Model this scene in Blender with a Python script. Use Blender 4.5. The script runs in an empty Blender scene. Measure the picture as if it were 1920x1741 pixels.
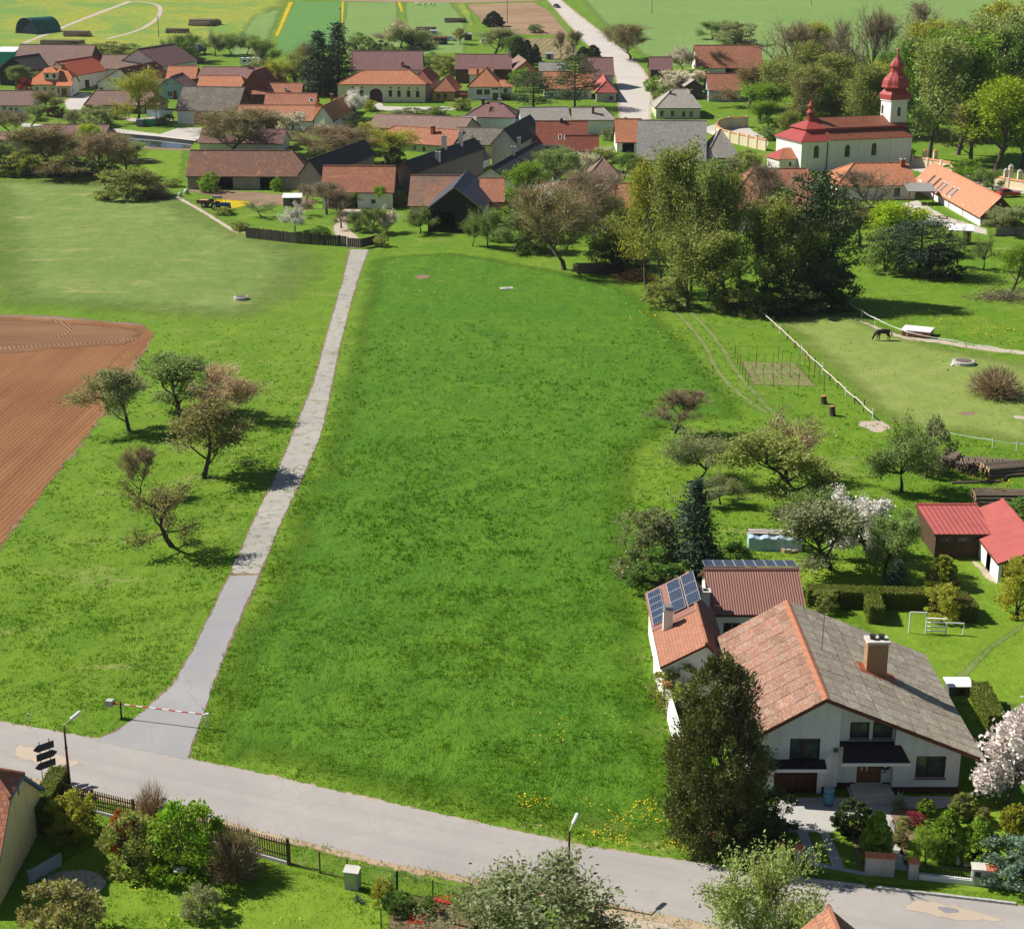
import bpy, bmesh, math, random
import numpy as np
from mathutils import Vector, Matrix
from mathutils.geometry import tessellate_polygon, delaunay_2d_cdt
SC = bpy.context.scene
COL = SC.collection
R = math.radians
# ------------------------------------------------------------ camera, sky, sun, exposure
CAM_H, PITCH, FPX = 47.0, R(18.4), 3000.0
PW, PH = 1920.0, 1741.0
cam_data = bpy.data.cameras.new("camera")
cam = bpy.data.objects.new("camera", cam_data)
COL.objects.link(cam)
cam.location = (0, 0, CAM_H)
cam.rotation_euler = (R(90) - PITCH, 0, 0)
cam_data.sensor_fit = 'HORIZONTAL'
cam_data.sensor_width = 36.0
cam_data.lens = 36.0 * FPX / PW
cam_data.clip_start = 0.5
cam_data.clip_end = 20000
SC.camera = cam
SUN_EL, SUN_AZ = 42.5, 162.0          # azimuth of the sun measured from +X, counter-clockwise
world = bpy.data.worlds.new("World")
SC.world = world
world.use_nodes = True
wt = world.node_tree
for n in list(wt.nodes):
 wt.nodes.remove(n)
w_out = wt.nodes.new("ShaderNodeOutputWorld")
w_bg = wt.nodes.new("ShaderNodeBackground")
w_sky = wt.nodes.new("ShaderNodeTexSky")
w_sky.sky_type = 'NISHITA'
w_sky.sun_disc = False
w_sky.sun_elevation = R(SUN_EL)
w_sky.sun_rotation = R(90 - SUN_AZ)
w_sky.altitude = 500
w_sky.air_density = 1.0
w_sky.dust_density = 0.5
w_bg.inputs["Strength"].default_value = 0.05
wt.links.new(w_sky.outputs[0], w_bg.inputs[0])
wt.links.new(w_bg.outputs[0], w_out.inputs[0])
sun_data = bpy.data.lights.new("sun", 'SUN')
sun_data.energy = 4.9
sun_data.angle = R(0.53)
sun_data.color = (1.0, 0.945, 0.85)
sun = bpy.data.objects.new("sun", sun_data)
COL.objects.link(sun)
_sd = Vector((math.cos(R(SUN_EL)) * math.cos(R(SUN_AZ)), math.cos(R(SUN_EL)) * math.sin(R(SUN_AZ)), math.sin(R(SUN_EL))))
sun.rotation_euler = _sd.to_track_quat('Z', 'Y').to_euler()
sun.location = (0, 0, 200)
SC.view_settings.view_transform = 'Standard'
SC.view_settings.look = 'None'
SC.view_settings.exposure = 0.6
SC.view_settings.gamma = 1.0
SC.view_settings.use_curve_mapping = False
SC.render.engine = 'CYCLES'
SC.cycles.max_bounces = 6
SC.cycles.diffuse_bounces = 3
SC.cycles.glossy_bounces = 2
SC.cycles.transparent_max_bounces = 12
SC.cycles.volume_bounces = 0
SC.cycles.use_denoising = True
# ------------------------------------------------------------ the lie of the land
KNOTS = [(-500.0, 0.0), (320.0, 0.0), (335.0, 0.094), (350.0, 0.375), (365.0, 0.844), (380.0, 1.5), (1300.0, 47.5), (9000.0, 120.0)]
def ZT(y):
 for (a, za), (b, zb) in zip(KNOTS, KNOTS[1:]):
  if y <= b:
   return za + (zb - za) * (y - a) / (b - a)
 return KNOTS[-1][1]
_cp, _sp = math.cos(PITCH), math.sin(PITCH)
def RAY(px, py):
 u = (PH / 2 - py) / FPX
 return Vector(((px - PW / 2) / FPX, _cp + u * _sp, -_sp + u * _cp))
def G(px, py, z=0.0):
 d = RAY(px, py)
 lo, hi = 1.0, 12000.0
 for _ in range(60):
  m = (lo + hi) / 2
  if CAM_H + d.z * m > ZT(d.y * m) + z:
   lo = m
  else:
   hi = m
 return Vector((d.x * lo, d.y * lo, ZT(d.y * lo) + z))
def HT(p, py):
 k = (PH / 2 - py) / FPX
 return CAM_H - p.y * (_sp - k * _cp) / (_cp + k * _sp) - p.z
def DIST(p):
 return p.y * _cp + (CAM_H - p.z) * _sp
def PXM(p):
 return FPX / DIST(p)
# ------------------------------------------------------------ mesh helper
class MB:
 def __init__(s):
  s.v, s.f, s.m, s.uv = [], [], [], []
 def face(s, pts, mat=0, uv=None):
  i = len(s.v)
  s.v.extend([tuple(p) for p in pts])
  s.f.append(tuple(range(i, i + len(pts))))
  s.m.append(mat)
  if uv is None:
   uv = s.planar(pts)
  s.uv.append(uv)
 @staticmethod
 def planar(pts):
  p = [Vector(q) for q in pts]
  n = Vector((0, 0, 0))
  for k in range(len(p)):
   a, b = p[k], p[(k + 1) % len(p)]
   n += a.cross(b)
  if n.length < 1e-12:
   return [(0, 0)] * len(p)
  n.normalize()
  up = Vector((0, 0, 1))
  if abs(n.z) > 0.999:
   uax, vax = Vector((1, 0, 0)), Vector((0, 1, 0))
  else:
   uax = up.cross(n).normalized()
   vax = n.cross(uax)
  return [(q.dot(uax), q.dot(vax)) for q in p]
 def box(s, x0, x1, y0, y1, z0, z1, mat=0, M=None):
  c = [Vector((x, y, z)) for z in (z0, z1) for y in (y0, y1) for x in (x0, x1)]
  if M is not None:
   c = [M @ p for p in c]
  for q in ((0, 2, 3, 1), (4, 5, 7, 6), (0, 1, 5, 4), (1, 3, 7, 5), (3, 2, 6, 7), (2, 0, 4, 6)):
   s.face([c[k] for k in q], mat)
 def prism(s, poly, z0, z1, mat=0, side=None, M=None):
  side = mat if side is None else side
  T = (lambda p: M @ Vector(p)) if M is not None else (lambda p: Vector(p))
  s.face([T((x, y, z1)) for x, y in poly], mat)
  s.face([T((x, y, z0)) for x, y in reversed(poly)], mat)
  n = len(poly)
  for k in range(n):
   a, b = poly[k], poly[(k + 1) % n]
   s.face([T((a[0], a[1], z0)), T((b[0], b[1], z0)), T((b[0], b[1], z1)), T((a[0], a[1], z1))], side)
 def slab(s, pts, th, mat=0, side=1):
  s.face(pts, mat)
  low = [(p[0], p[1], p[2] - th) for p in pts]
  s.face(low[::-1], side)
  n = len(pts)
  for k in range(n):
   a, b = k, (k + 1) % n
   s.face([low[a], low[b], pts[b], pts[a]], side)
 def tube(s, pts, rad, n=6, mat=0, cap=True):
  pts = [Vector(p) for p in pts]
  rings = []
  for i, p in enumerate(pts):
   d = (pts[min(i + 1, len(pts) - 1)] - pts[max(i - 1, 0)])
   d = d.normalized() if d.length > 1e-9 else Vector((0, 0, 1))
   a = d.orthogonal().normalized()
   if abs(d.z) < 0.95:
    a = d.cross(Vector((0, 0, 1))).normalized()
   b = d.cross(a)
   r = rad[i] if isinstance(rad, (list, tuple)) else rad
   rings.append([p + a * (r * math.cos(2 * math.pi * k / n)) + b * (r * math.sin(2 * math.pi * k / n)) for k in range(n)])
  base = len(s.v)
  for rg in rings:
   s.v.extend([tuple(q) for q in rg])
  for i in range(len(rings) - 1):
   for k in range(n):
    k2 = (k + 1) % n
    s.f.append((base + i * n + k, base + i * n + k2, base + (i + 1) * n + k2, base + (i + 1) * n + k))
    s.m.append(mat)
    s.uv.append([(k / n, i), ((k + 1) / n, i), ((k + 1) / n, i + 1), (k / n, i + 1)])
  if cap:
   s.face(rings[0][::-1], mat)
   s.face(rings[-1], mat)
 def lathe(s, prof, n=16, mat=0, c=(0, 0), sq=None, rot=0.0):
  base = len(s.v)
  for r, z in prof:
   for k in range(n):
    a = 2 * math.pi * k / n + rot
    s.v.append((c[0] + r * math.cos(a), c[1] + r * math.sin(a), z))
  for i in range(len(prof) - 1):
   for k in range(n):
    k2 = (k + 1) % n
    s.f.append((base + i * n + k, base + i * n + k2, base + (i + 1) * n + k2, base + (i + 1) * n + k))
    s.m.append(mat)
    s.uv.append([(k, i), (k + 1, i), (k + 1, i + 1), (k, i + 1)])
  s.f.append(tuple(base + k for k in reversed(range(n))))
  s.m.append(mat)
  s.uv.append([(0, 0)] * n)
  l = base + (len(prof) - 1) * n
  s.f.append(tuple(l + k for k in range(n)))
  s.m.append(mat)
  s.uv.append([(0, 0)] * n)
 def holed(s, outer, holes, T, mat=0, depth=0.0, rmat=None):
  loops = [outer] + holes
  vecs = [[Vector((u, z, 0)) for u, z in lp] for lp in loops]
  flat = [p for lp in loops for p in lp]
  want = None
  for tri in tessellate_polygon(vecs):
   q = [flat[k] for k in tri]
   ar = (q[1][0] - q[0][0]) * (q[2][1] - q[0][1]) - (q[2][0] - q[0][0]) * (q[1][1] - q[0][1])
   if ar < 0:
    q = q[::-1]
   s.face([T(u, z, 0) for u, z in q], mat, [(u, z) for u, z in q])
  for h in holes:
   n = len(h)
   for k in range(n):
    a, b = h[k], h[(k + 1) % n]
    s.face([T(a[0], a[1], 0), T(b[0], b[1], 0), T(b[0], b[1], depth), T(a[0], a[1], depth)], mat if rmat is None else rmat)
 def mesh(s, name, mats, smooth=False):
  me = bpy.data.meshes.new(name)
  me.from_pydata(s.v, [], s.f)
  for mt in (mats if isinstance(mats, (list, tuple)) else [mats]):
   me.materials.append(mt)
  if len(me.materials) > 1:
   me.polygons.foreach_set("material_index", s.m)
  ul = me.uv_layers.new(name="UVMap")
  ul.data.foreach_set("uv", [c for f in s.uv for q in f for c in q])
  if smooth:
   me.polygons.foreach_set("use_smooth", [True] * len(me.polygons))
  me.update()
  return me
 def build(s, name, mats, parent=None, smooth=False):
  return put(s.mesh(name, mats, smooth), name, parent)
def put(me, name, parent=None, loc=None, rz=None):
 o = bpy.data.objects.new(name, me)
 COL.objects.link(o)
 if parent is not None:
  o.parent = parent
 if loc is not None:
  o.location = loc
 if rz is not None:
  o.rotation_euler = (0, 0, rz)
 return o
def tag(o, label=None, cat=None, group=None, kind=None):
 if label:
  o['label'] = label
 if cat:
  o['category'] = cat
 if group:
  o['group'] = group
 if kind:
  o['kind'] = kind
 return o
def thing(name, label, cat, loc, rz=0.0, group=None):
 o = bpy.data.objects.new(name, None)
 COL.objects.link(o)
 o.empty_display_size = 0.5
 o.location = loc
 o.rotation_euler = (0, 0, rz)
 return tag(o, label, cat, group)
def copy_tree(o, parent=None):
 c = o.copy()
 COL.objects.link(c)
 c.parent = parent
 for ch in list(o.children):
  copy_tree(ch, c)
 return c
# ------------------------------------------------------------ materials
def lin(r, g, b):
 f = lambda c: (c / 255.0) / 12.92 if c / 255.0 <= 0.04045 else ((c / 255.0 + 0.055) / 1.055) ** 2.4
 return (f(r), f(g), f(b), 1.0)
class NT:
 def __init__(s, name):
  s.mat = bpy.data.materials.new(name)
  s.mat.use_nodes = True
  s.t = s.mat.node_tree
  for n in list(s.t.nodes):
   s.t.nodes.remove(n)
  s.out = s.n("ShaderNodeOutputMaterial")
  s.b = s.n("ShaderNodeBsdfPrincipled")
  s.l(s.b.outputs[0], s.out.inputs[0])
  s.b.inputs["Roughness"].default_value = 0.85
  s.b.inputs["Specular IOR Level"].default_value = 0.25
  s._c = None
 def n(s, t, **kw):
  nd = s.t.nodes.new(t)
  for k, v in kw.items():
   setattr(nd, k, v)
  return nd
 def l(s, a, b):
  s.t.links.new(a, b)
 def coords(s, kind="Object"):
  if s._c is None:
   s._c = s.n("ShaderNodeTexCoord")
  return s._c.outputs[kind]
 def pos(s):
  return s.n("ShaderNodeNewGeometry").outputs["Position"]
 def mapv(s, vec, scale=(1, 1, 1), rot=(0, 0, 0), loc=(0, 0, 0)):
  m = s.n("ShaderNodeMapping")
  m.inputs["Scale"].default_value = scale
  m.inputs["Rotation"].default_value = rot
  m.inputs["Location"].default_value = loc
  s.l(vec, m.inputs[0])
  return m.outputs[0]
 def noise(s, vec, scale, detail=4, rough=0.55, dist=0.0):
  n = s.n("ShaderNodeTexNoise")
  n.inputs["Scale"].default_value = scale
  n.inputs["Detail"].default_value = detail
  n.inputs["Roughness"].default_value = rough
  n.inputs["Distortion"].default_value = dist
  s.l(vec, n.inputs["Vector"])
  return n.outputs[0]
 def ramp(s, fac, stops, interp='LINEAR'):
  r = s.n("ShaderNodeValToRGB")
  r.color_ramp.interpolation = interp
  els = r.color_ramp.elements
  while len(els) < len(stops):
   els.new(0.5)
  for e, (p, c) in zip(els, stops):
   e.position = p
   e.color = c if len(c) == 4 else (*c, 1)
  s.l(fac, r.inputs[0])
  return r.outputs[0]
 def mix(s, fac, a, b, mode='MIX'):
  m = s.n("ShaderNodeMix", data_type='RGBA', blend_type=mode)
  for sock, v in ((m.inputs[0], fac), (m.inputs[6], a), (m.inputs[7], b)):
   if isinstance(v, (int, float)):
    sock.default_value = v
   elif isinstance(v, tuple):
    sock.default_value = v if len(v) == 4 else (*v, 1)
   else:
    s.l(v, sock)
  return m.outputs[2]
 def math(s, op, a, b=None, clamp=False):
  m = s.n("ShaderNodeMath", operation=op, use_clamp=clamp)
  for sock, v in ((m.inputs[0], a), (m.inputs[1], b)):
   if v is None:
    continue
   if isinstance(v, (int, float)):
    sock.default_value = v
   else:
    s.l(v, sock)
  return m.outputs[0]
 def sep(s, vec):
  n = s.n("ShaderNodeSeparateXYZ")
  s.l(vec, n.inputs[0])
  return n.outputs
 def color(s, c):
  if isinstance(c, tuple):
   s.b.inputs["Base Color"].default_value = c if len(c) == 4 else (*c, 1)
  else:
   s.l(c, s.b.inputs["Base Color"])
  return s
 def rough(s, v):
  if isinstance(v, (int, float)):
   s.b.inputs["Roughness"].default_value = v
  else:
   s.l(v, s.b.inputs["Roughness"])
  return s
 def bump(s, h, strength=0.5, dist=0.05):
  b = s.n("ShaderNodeBump")
  b.inputs["Strength"].default_value = strength
  b.inputs["Distance"].default_value = dist
  s.l(h, b.inputs["Height"])
  s.l(b.outputs[0], s.b.inputs["Normal"])
  return s
def rgb(c, k=1.0):
 return (c[0] * k, c[1] * k, c[2] * k, 1.0)
def m_plain(name, c, rough=0.7, var=0.12, scale=3.0, metal=0.0, bump=0.0):
 t = NT(name)
 nz = t.noise(t.coords("Object"), scale, 5)
 t.color(t.ramp(nz, [(0.25, rgb(c, 1 - var)), (0.75, rgb(c, 1 + var))])).rough(rough)
 t.b.inputs["Metallic"].default_value = metal
 if bump:
  t.bump(nz, bump, 0.03)
 return t.mat
def m_plaster(name, c, dirt=(0.16, 0.13, 0.1), amt=0.35):
 t = NT(name)
 p = t.coords("Object")
 big = t.noise(p, 0.35, 6, 0.65)
 fine = t.noise(p, 6.0, 5)
 st = t.noise(t.mapv(p, (2.2, 2.2, 0.25)), 1.0, 5, 0.6)
 c1 = t.mix(t.math('MULTIPLY', t.ramp(st, [(0.5, (0, 0, 0)), (0.78, (1, 1, 1))]), amt), c, rgb(dirt))
 c2 = t.mix(t.math('MULTIPLY', t.ramp(big, [(0.45, (0, 0, 0)), (0.75, (1, 1, 1))]), amt * 0.7), c1, rgb(c, 0.75))
 t.color(c2).rough(0.9).bump(fine, 0.25, 0.02)
 return t.mat
def m_tiles(name, base, dark, light, row=0.33, col=0.25, patch=None, patch_amt=0.0, moss=0.0, bump=0.6):
 t = NT(name)
 uv = t.coords("UV")
 oi = t.n("ShaderNodeObjectInfo")
 br = t.n("ShaderNodeTexBrick")
 br.offset = 0.5
 br.inputs["Scale"].default_value = 1.0
 br.inputs["Brick Width"].default_value = col
 br.inputs["Row Height"].default_value = row
 br.inputs["Mortar Size"].default_value = 0.02
 br.inputs["Mortar Smooth"].default_value = 0.3
 br.inputs["Bias"].default_value = -0.1
 br.inputs["Color1"].default_value = rgb(base, 0.8)
 br.inputs["Color2"].default_value = rgb(light, 1.05)
 br.inputs["Mortar"].default_value = rgb(dark, 0.6)
 t.l(uv, br.inputs["Vector"])
 add = t.n("ShaderNodeVectorMath", operation='ADD')
 t.l(t.coords("Object"), add.inputs[0])
 t.l(oi.outputs["Location"], add.inputs[1])
 p = add.outputs[0]
 big = t.noise(p, 0.22, 7, 0.68, 0.4)
 med = t.noise(p, 1.3, 5, 0.7)
 c = t.mix(t.math('MULTIPLY', t.ramp(big, [(0.35, (0, 0, 0)), (0.7, (1, 1, 1))]), 0.75), br.outputs["Color"], rgb(dark))
 c = t.mix(t.math('MULTIPLY', t.ramp(med, [(0.5, (0, 0, 0)), (0.8, (1, 1, 1))]), 0.45), c, rgb(light, 1.15))
 if patch:
  pn = t.noise(p, 0.9, 6, 0.75, 0.8)
  c = t.mix(t.math('MULTIPLY', t.ramp(pn, [(0.56, (0, 0, 0)), (0.64, (1, 1, 1))]), patch_amt), c, rgb(patch))
 if moss:
  mn = t.noise(p, 0.55, 8, 0.75)
  c = t.mix(t.math('MULTIPLY', t.ramp(mn, [(0.5, (0, 0, 0)), (0.7, (1, 1, 1))]), moss), c, (0.055, 0.06, 0.022, 1))
 t.color(c).rough(0.85)
 t.bump(br.outputs["Fac"], bump, -0.04)
 return t.mat
def m_ribbed(name, c, c2, pitch=0.18, rough=0.5, var=0.3, metal=0.0, axis='X'):
 t = NT(name)
 uv = t.coords("UV")
 w = t.n("ShaderNodeTexWave", wave_type='BANDS', bands_direction=axis, wave_profile='SIN')
 w.inputs["Scale"].default_value = 0.31416 / pitch
 t.l(uv, w.inputs["Vector"])
 nz = t.noise(t.coords("Object"), 0.7, 6, 0.65)
 col = t.mix(t.math('MULTIPLY', t.ramp(nz, [(0.35, (0, 0, 0)), (0.7, (1, 1, 1))]), var * 2), c, c2)
 t.color(col).rough(rough)
 t.b.inputs["Metallic"].default_value = metal
 t.bump(w.outputs["Fac"], 0.8, 0.04)
 return t.mat
def m_boards(name, c, c2, w=0.18, rough=0.8, axis='X'):
 t = NT(name)
 uv = t.coords("UV")
 wv = t.n("ShaderNodeTexWave", wave_type='BANDS', bands_direction=axis, wave_profile='SAW')
 wv.inputs["Scale"].default_value = 0.31416 / w
 t.l(uv, wv.inputs["Vector"])
 st = t.noise(t.mapv(uv, (1 / w, 0.15, 1) if axis == 'X' else (0.15, 1 / w, 1)), 1.0, 4, 0.7)
 g = t.ramp(wv.outputs["Fac"], [(0.0, (0.25, 0.25, 0.25)), (0.12, (1, 1, 1)), (1.0, (0.9, 0.9, 0.9))])
 t.color(t.mix(0.8, t.mix(t.ramp(st, [(0.3, (0, 0, 0)), (0.7, (1, 1, 1))]), c, c2), g, 'MULTIPLY')).rough(rough)
 t.bump(wv.outputs["Fac"], 0.4, 0.02)
 return t.mat
def m_leaf(name, rough=0.6, trans=0.25, tint2=(1.25, 1.1, 0.6)):
 t = NT(name)
 oi = t.n("ShaderNodeObjectInfo")
 at = t.n("ShaderNodeAttribute", attribute_name="rnd")
 hs = t.n("ShaderNodeHueSaturation")
 t.l(oi.outputs["Color"], hs.inputs["Color"])
 t.l(t.math('ADD', t.math('MULTIPLY', at.outputs["Fac"], 1.0), 0.5), hs.inputs["Value"])
 t.l(t.math('ADD', t.math('MULTIPLY', at.outputs["Fac"], 0.05), 0.475), hs.inputs["Hue"])
 col = hs.outputs[0]
 t.color(col).rough(rough)
 tr = t.n("ShaderNodeBsdfTranslucent")
 t.l(t.mix(1.0, col, (*tint2, 1), 'MULTIPLY'), tr.inputs[0])
 mx = t.n("ShaderNodeMixShader")
 mx.inputs[0].default_value = trans
 t.l(t.b.outputs[0], mx.inputs[1])
 t.l(tr.outputs[0], mx.inputs[2])
 t.l(mx.outputs[0], t.out.inputs[0])
 return t.mat
def m_glass(name="window_glass", c=(0.02, 0.026, 0.03)):
 t = NT(name)
 nz = t.noise(t.coords("Object"), 1.4, 2)
 t.color(t.ramp(nz, [(0.35, rgb(c, 0.5)), (0.7, rgb(c, 1.8))])).rough(0.08)
 t.b.inputs["Specular IOR Level"].default_value = 0.6
 return t.mat
# ------------------------------------------------------------ ground materials
def m_grass(name, a, b, c, dry=0.0, big=0.02, clump=0.35, soft=False, bump=0.6, stripes=None, fleck=None):
 t = NT(name)
 p = t.pos()
 n1 = t.noise(p, big, 5, 0.6, 0.3)
 n2 = t.noise(p, clump, 6, 0.68, 0.6)
 n3 = t.noise(t.mapv(p, (1, 0.6, 1)), 2.6, 5, 0.7, 0.4)
 n4 = t.noise(p, 0.09, 5, 0.6, 0.8)
 col = t.mix(t.ramp(n1, [(0.3, (0, 0, 0)), (0.7, (1, 1, 1))]), b, c)
 col = t.mix(t.math('MULTIPLY', t.ramp(n2, [(0.42, (1, 1, 1)), (0.62, (0, 0, 0))]), 0.5), col, rgb(a))
 col = t.mix(t.math('MULTIPLY', t.ramp(n4, [(0.5, (0, 0, 0)), (0.72, (1, 1, 1))]), 0.55), col, rgb(a, 1.15))
 col = t.mix(t.math('MULTIPLY', t.ramp(n3, [(0.35, (0.0, 0.0, 0.0)), (0.75, (1, 1, 1))]), 0.35), col, rgb(c, 1.25))
 n5 = t.noise(t.mapv(p, (1, 0.45, 1), (0, 0, 0.35)), 0.22, 6, 0.72, 1.0)
 col = t.mix(t.math('MULTIPLY', t.ramp(n5, [(0.46, (0, 0, 0)), (0.62, (1, 1, 1))]), 0.38), col, rgb(a, 1.05))
 if dry:
  nd = t.noise(t.mapv(p, (0.5, 1.1, 1), (0, 0, 0.5), loc=(31, 7, 0)), 0.16, 8, 0.78, 0.5)
  col = t.mix(t.math('MULTIPLY', t.ramp(nd, [(0.56, (0, 0, 0)), (0.65, (1, 1, 1))]), dry), col, (0.36, 0.31, 0.14, 1))
 if stripes:
  ang, wid, amt, sc = stripes
  w = t.n("ShaderNodeTexWave", wave_type='BANDS', bands_direction='X', wave_profile='SIN')
  w.inputs["Scale"].default_value = 0.31416 / wid
  w.inputs["Distortion"].default_value = 1.5
  w.inputs["Detail Scale"].default_value = 0.3
  t.l(t.mapv(p, rot=(0, 0, ang)), w.inputs["Vector"])
  col = t.mix(t.math('MULTIPLY', t.ramp(w.outputs["Fac"], [(0.55, (0, 0, 0)), (0.95, (1, 1, 1))]), amt), col, sc)
 if fleck:
  fb = t.noise(p, 0.03, 4, 0.6, 0.7)
  fn = t.noise(p, 0.5, 7, 0.8)
  f = t.math('MULTIPLY', t.ramp(fn, [(0.42, (0, 0, 0)), (0.62, (1, 1, 1))]), t.ramp(fb, [(0.42, (0, 0, 0)), (0.54, (1, 1, 1))]))
  col = t.mix(t.math('MULTIPLY', f, fleck), col, (0.52, 0.36, 0.012, 1))
 t.color(col).rough(0.95)
 t.b.inputs["Specular IOR Level"].default_value = 0.1
 if bump:
  h = t.math('ADD', t.math('ADD', t.math('MULTIPLY', n3, 0.35), n2), t.math('MULTIPLY', n5, 1.2))
  t.bump(h, bump, 0.35)
 if soft:
  soften(t, 0.5, 0.9, 0.05, 0.95)
 return t.mat
def soften(t, scale=0.8, amt=0.9, lo=0.3, hi=0.6):
 at = t.n("ShaderNodeAttribute", attribute_name="edge")
 nz = t.noise(t.pos(), scale, 6, 0.7)
 f = t.math('ADD', at.outputs["Fac"], t.math('MULTIPLY', t.math('SUBTRACT', nz, 0.5), amt))
 f = t.ramp(f, [(lo, (0, 0, 0)), (hi, (1, 1, 1))])
 tr = t.n("ShaderNodeBsdfTransparent")
 mx = t.n("ShaderNodeMixShader")
 t.l(f, mx.inputs[0])
 t.l(tr.outputs[0], mx.inputs[1])
 t.l(t.b.outputs[0], mx.inputs[2])
 t.l(mx.outputs[0], t.out.inputs[0])
GA, GB, GC = (0.062, 0.145, 0.009, 1), (0.110, 0.205, 0.013, 1), (0.16, 0.245, 0.024, 1)
M_ground = m_grass("meadow_grass", GA, GB, GC, dry=0.35)
M_plot = m_grass("tall_meadow_grass", (0.038, 0.116, 0.009, 1), (0.068, 0.168, 0.011, 1), (0.105, 0.205, 0.015, 1), clump=0.5, soft=True, bump=0.9)
M_lawn = m_grass("mown_lawn", (0.085, 0.165, 0.012, 1), (0.14, 0.24, 0.018, 1), (0.20, 0.285, 0.03, 1), soft=True, bump=0.35)
M_paddock = m_grass("grazed_grass", (0.13, 0.195, 0.035, 1), (0.20, 0.26, 0.06, 1), (0.25, 0.29, 0.085, 1), dry=0.25, soft=True, bump=0.3)
M_pale = m_grass("pale_meadow", (0.085, 0.155, 0.028, 1), (0.145, 0.215, 0.048, 1), (0.205, 0.26, 0.075, 1), dry=0.75, soft=True, bump=0.4)
M_crop = m_grass("young_crop", (0.07, 0.19, 0.045, 1), (0.095, 0.22, 0.055, 1), (0.12, 0.24, 0.06, 1), bump=0.1, stripes=(R(-8), 1.6, 0.25, (0.09, 0.17, 0.06, 1)))
M_crop2 = m_grass("far_pasture", (0.11, 0.205, 0.05, 1), (0.15, 0.25, 0.065, 1), (0.20, 0.28, 0.085, 1), bump=0.1, soft=True, dry=0.15)
M_dandel = m_grass("dandelion_meadow", (0.10, 0.21, 0.035, 1), (0.14, 0.24, 0.045, 1), (0.19, 0.27, 0.055, 1), soft=True, bump=0.15, fleck=0.62)
M_yellow = m_grass("yellow_flower_strip", (0.30, 0.24, 0.012, 1), (0.48, 0.35, 0.012, 1), (0.60, 0.43, 0.015, 1), soft=True, bump=0.1)
M_track = m_grass("pressed_grass", (0.10, 0.17, 0.03, 1), (0.15, 0.20, 0.05, 1), (0.22, 0.24, 0.08, 1), soft=True, bump=0.3)
def m_road(name, c, warm, soft=False, crack=0.5, weeds=0):
 t = NT(name)
 p = t.pos()
 n1 = t.noise(p, 0.12, 7, 0.65, 0.5)
 n2 = t.noise(p, 1.2, 6, 0.7)
 n3 = t.noise(p, 14, 3, 0.6)
 col = t.mix(t.ramp(n1, [(0.35, (0, 0, 0)), (0.68, (1, 1, 1))]), c, warm)
 col = t.mix(t.math('MULTIPLY', t.ramp(n2, [(0.52, (0, 0, 0)), (0.75, (1, 1, 1))]), 0.35), col, rgb(c, 0.72))
 col = t.mix(t.math('MULTIPLY', n3, 0.3), col, rgb(c, 0.8))
 if crack:
  v = t.n("ShaderNodeTexVoronoi", feature='DISTANCE_TO_EDGE')
  v.inputs["Scale"].default_value = 0.3
  ad = t.n("ShaderNodeVectorMath", operation='ADD')
  nn = t.n("ShaderNodeTexNoise")
  nn.inputs["Scale"].default_value = 0.8
  t.l(p, nn.inputs["Vector"])
  t.l(p, ad.inputs[0])
  t.l(nn.outputs["Color"], ad.inputs[1])
  t.l(ad.outputs[0], v.inputs["Vector"])
  cm = t.math('MULTIPLY', t.ramp(v.outputs["Distance"], [(0.0, (1, 1, 1)), (0.018, (0, 0, 0))]), t.ramp(n1, [(0.48, (0, 0, 0)), (0.6, (1, 1, 1))]))
  col = t.mix(t.math('MULTIPLY', cm, crack), col, rgb(c, 0.45))
 if crack == 0.22:
  sn = t.noise(t.mapv(t.mapv(p, rot=(0, 0, R(22))), (0.03, 0.9, 1)), 1.0, 5, 0.65)
  col = t.mix(t.math('MULTIPLY', t.ramp(sn, [(0.45, (0, 0, 0)), (0.65, (1, 1, 1))]), 0.3), col, rgb(c, 0.78))
 if weeds:
  wn = t.noise(p, 0.9, 8, 0.8, 0.6)
  col = t.mix(t.math('MULTIPLY', t.ramp(wn, [(0.53, (0, 0, 0)), (0.6, (1, 1, 1))]), weeds), col, (0.12, 0.15, 0.04, 1))
 t.color(col).rough(0.92).bump(n3, 0.15, 0.01)
 if soft:
  soften(t, 1.6, 0.9)
 return t.mat
M_asphalt = m_road("worn_asphalt", (0.32, 0.30, 0.285, 1), (0.40, 0.365, 0.335, 1), crack=0.22)
M_asphalt2 = m_road("grey_asphalt", (0.27, 0.268, 0.275, 1), (0.34, 0.33, 0.325, 1), crack=0.35)
M_concrete = m_road("old_concrete_path", (0.31, 0.295, 0.27, 1), (0.42, 0.385, 0.34, 1), crack=0.7, weeds=0.75)
M_farroad = m_road("pale_lane", (0.46, 0.42, 0.38, 1), (0.54, 0.49, 0.44, 1), crack=0.0)
M_verge = m_road("sandy_verge", (0.36, 0.26, 0.17, 1), (0.46, 0.36, 0.25, 1), soft=True, crack=0)
M_earth = m_road("bare_earth", (0.19, 0.12, 0.075, 1), (0.29, 0.2, 0.13, 1), soft=True, crack=0)
M_patch = m_road("road_patch", (0.22, 0.22, 0.23, 1), (0.26, 0.255, 0.26, 1), soft=True, crack=0)
M_dust = m_road("pale_dust", (0.42, 0.34, 0.26, 1), (0.5, 0.42, 0.34, 1), soft=True, crack=0)
M_slab = m_road("concrete_slabs", (0.40, 0.39, 0.37, 1), (0.47, 0.45, 0.42, 1), crack=0.2)
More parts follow.
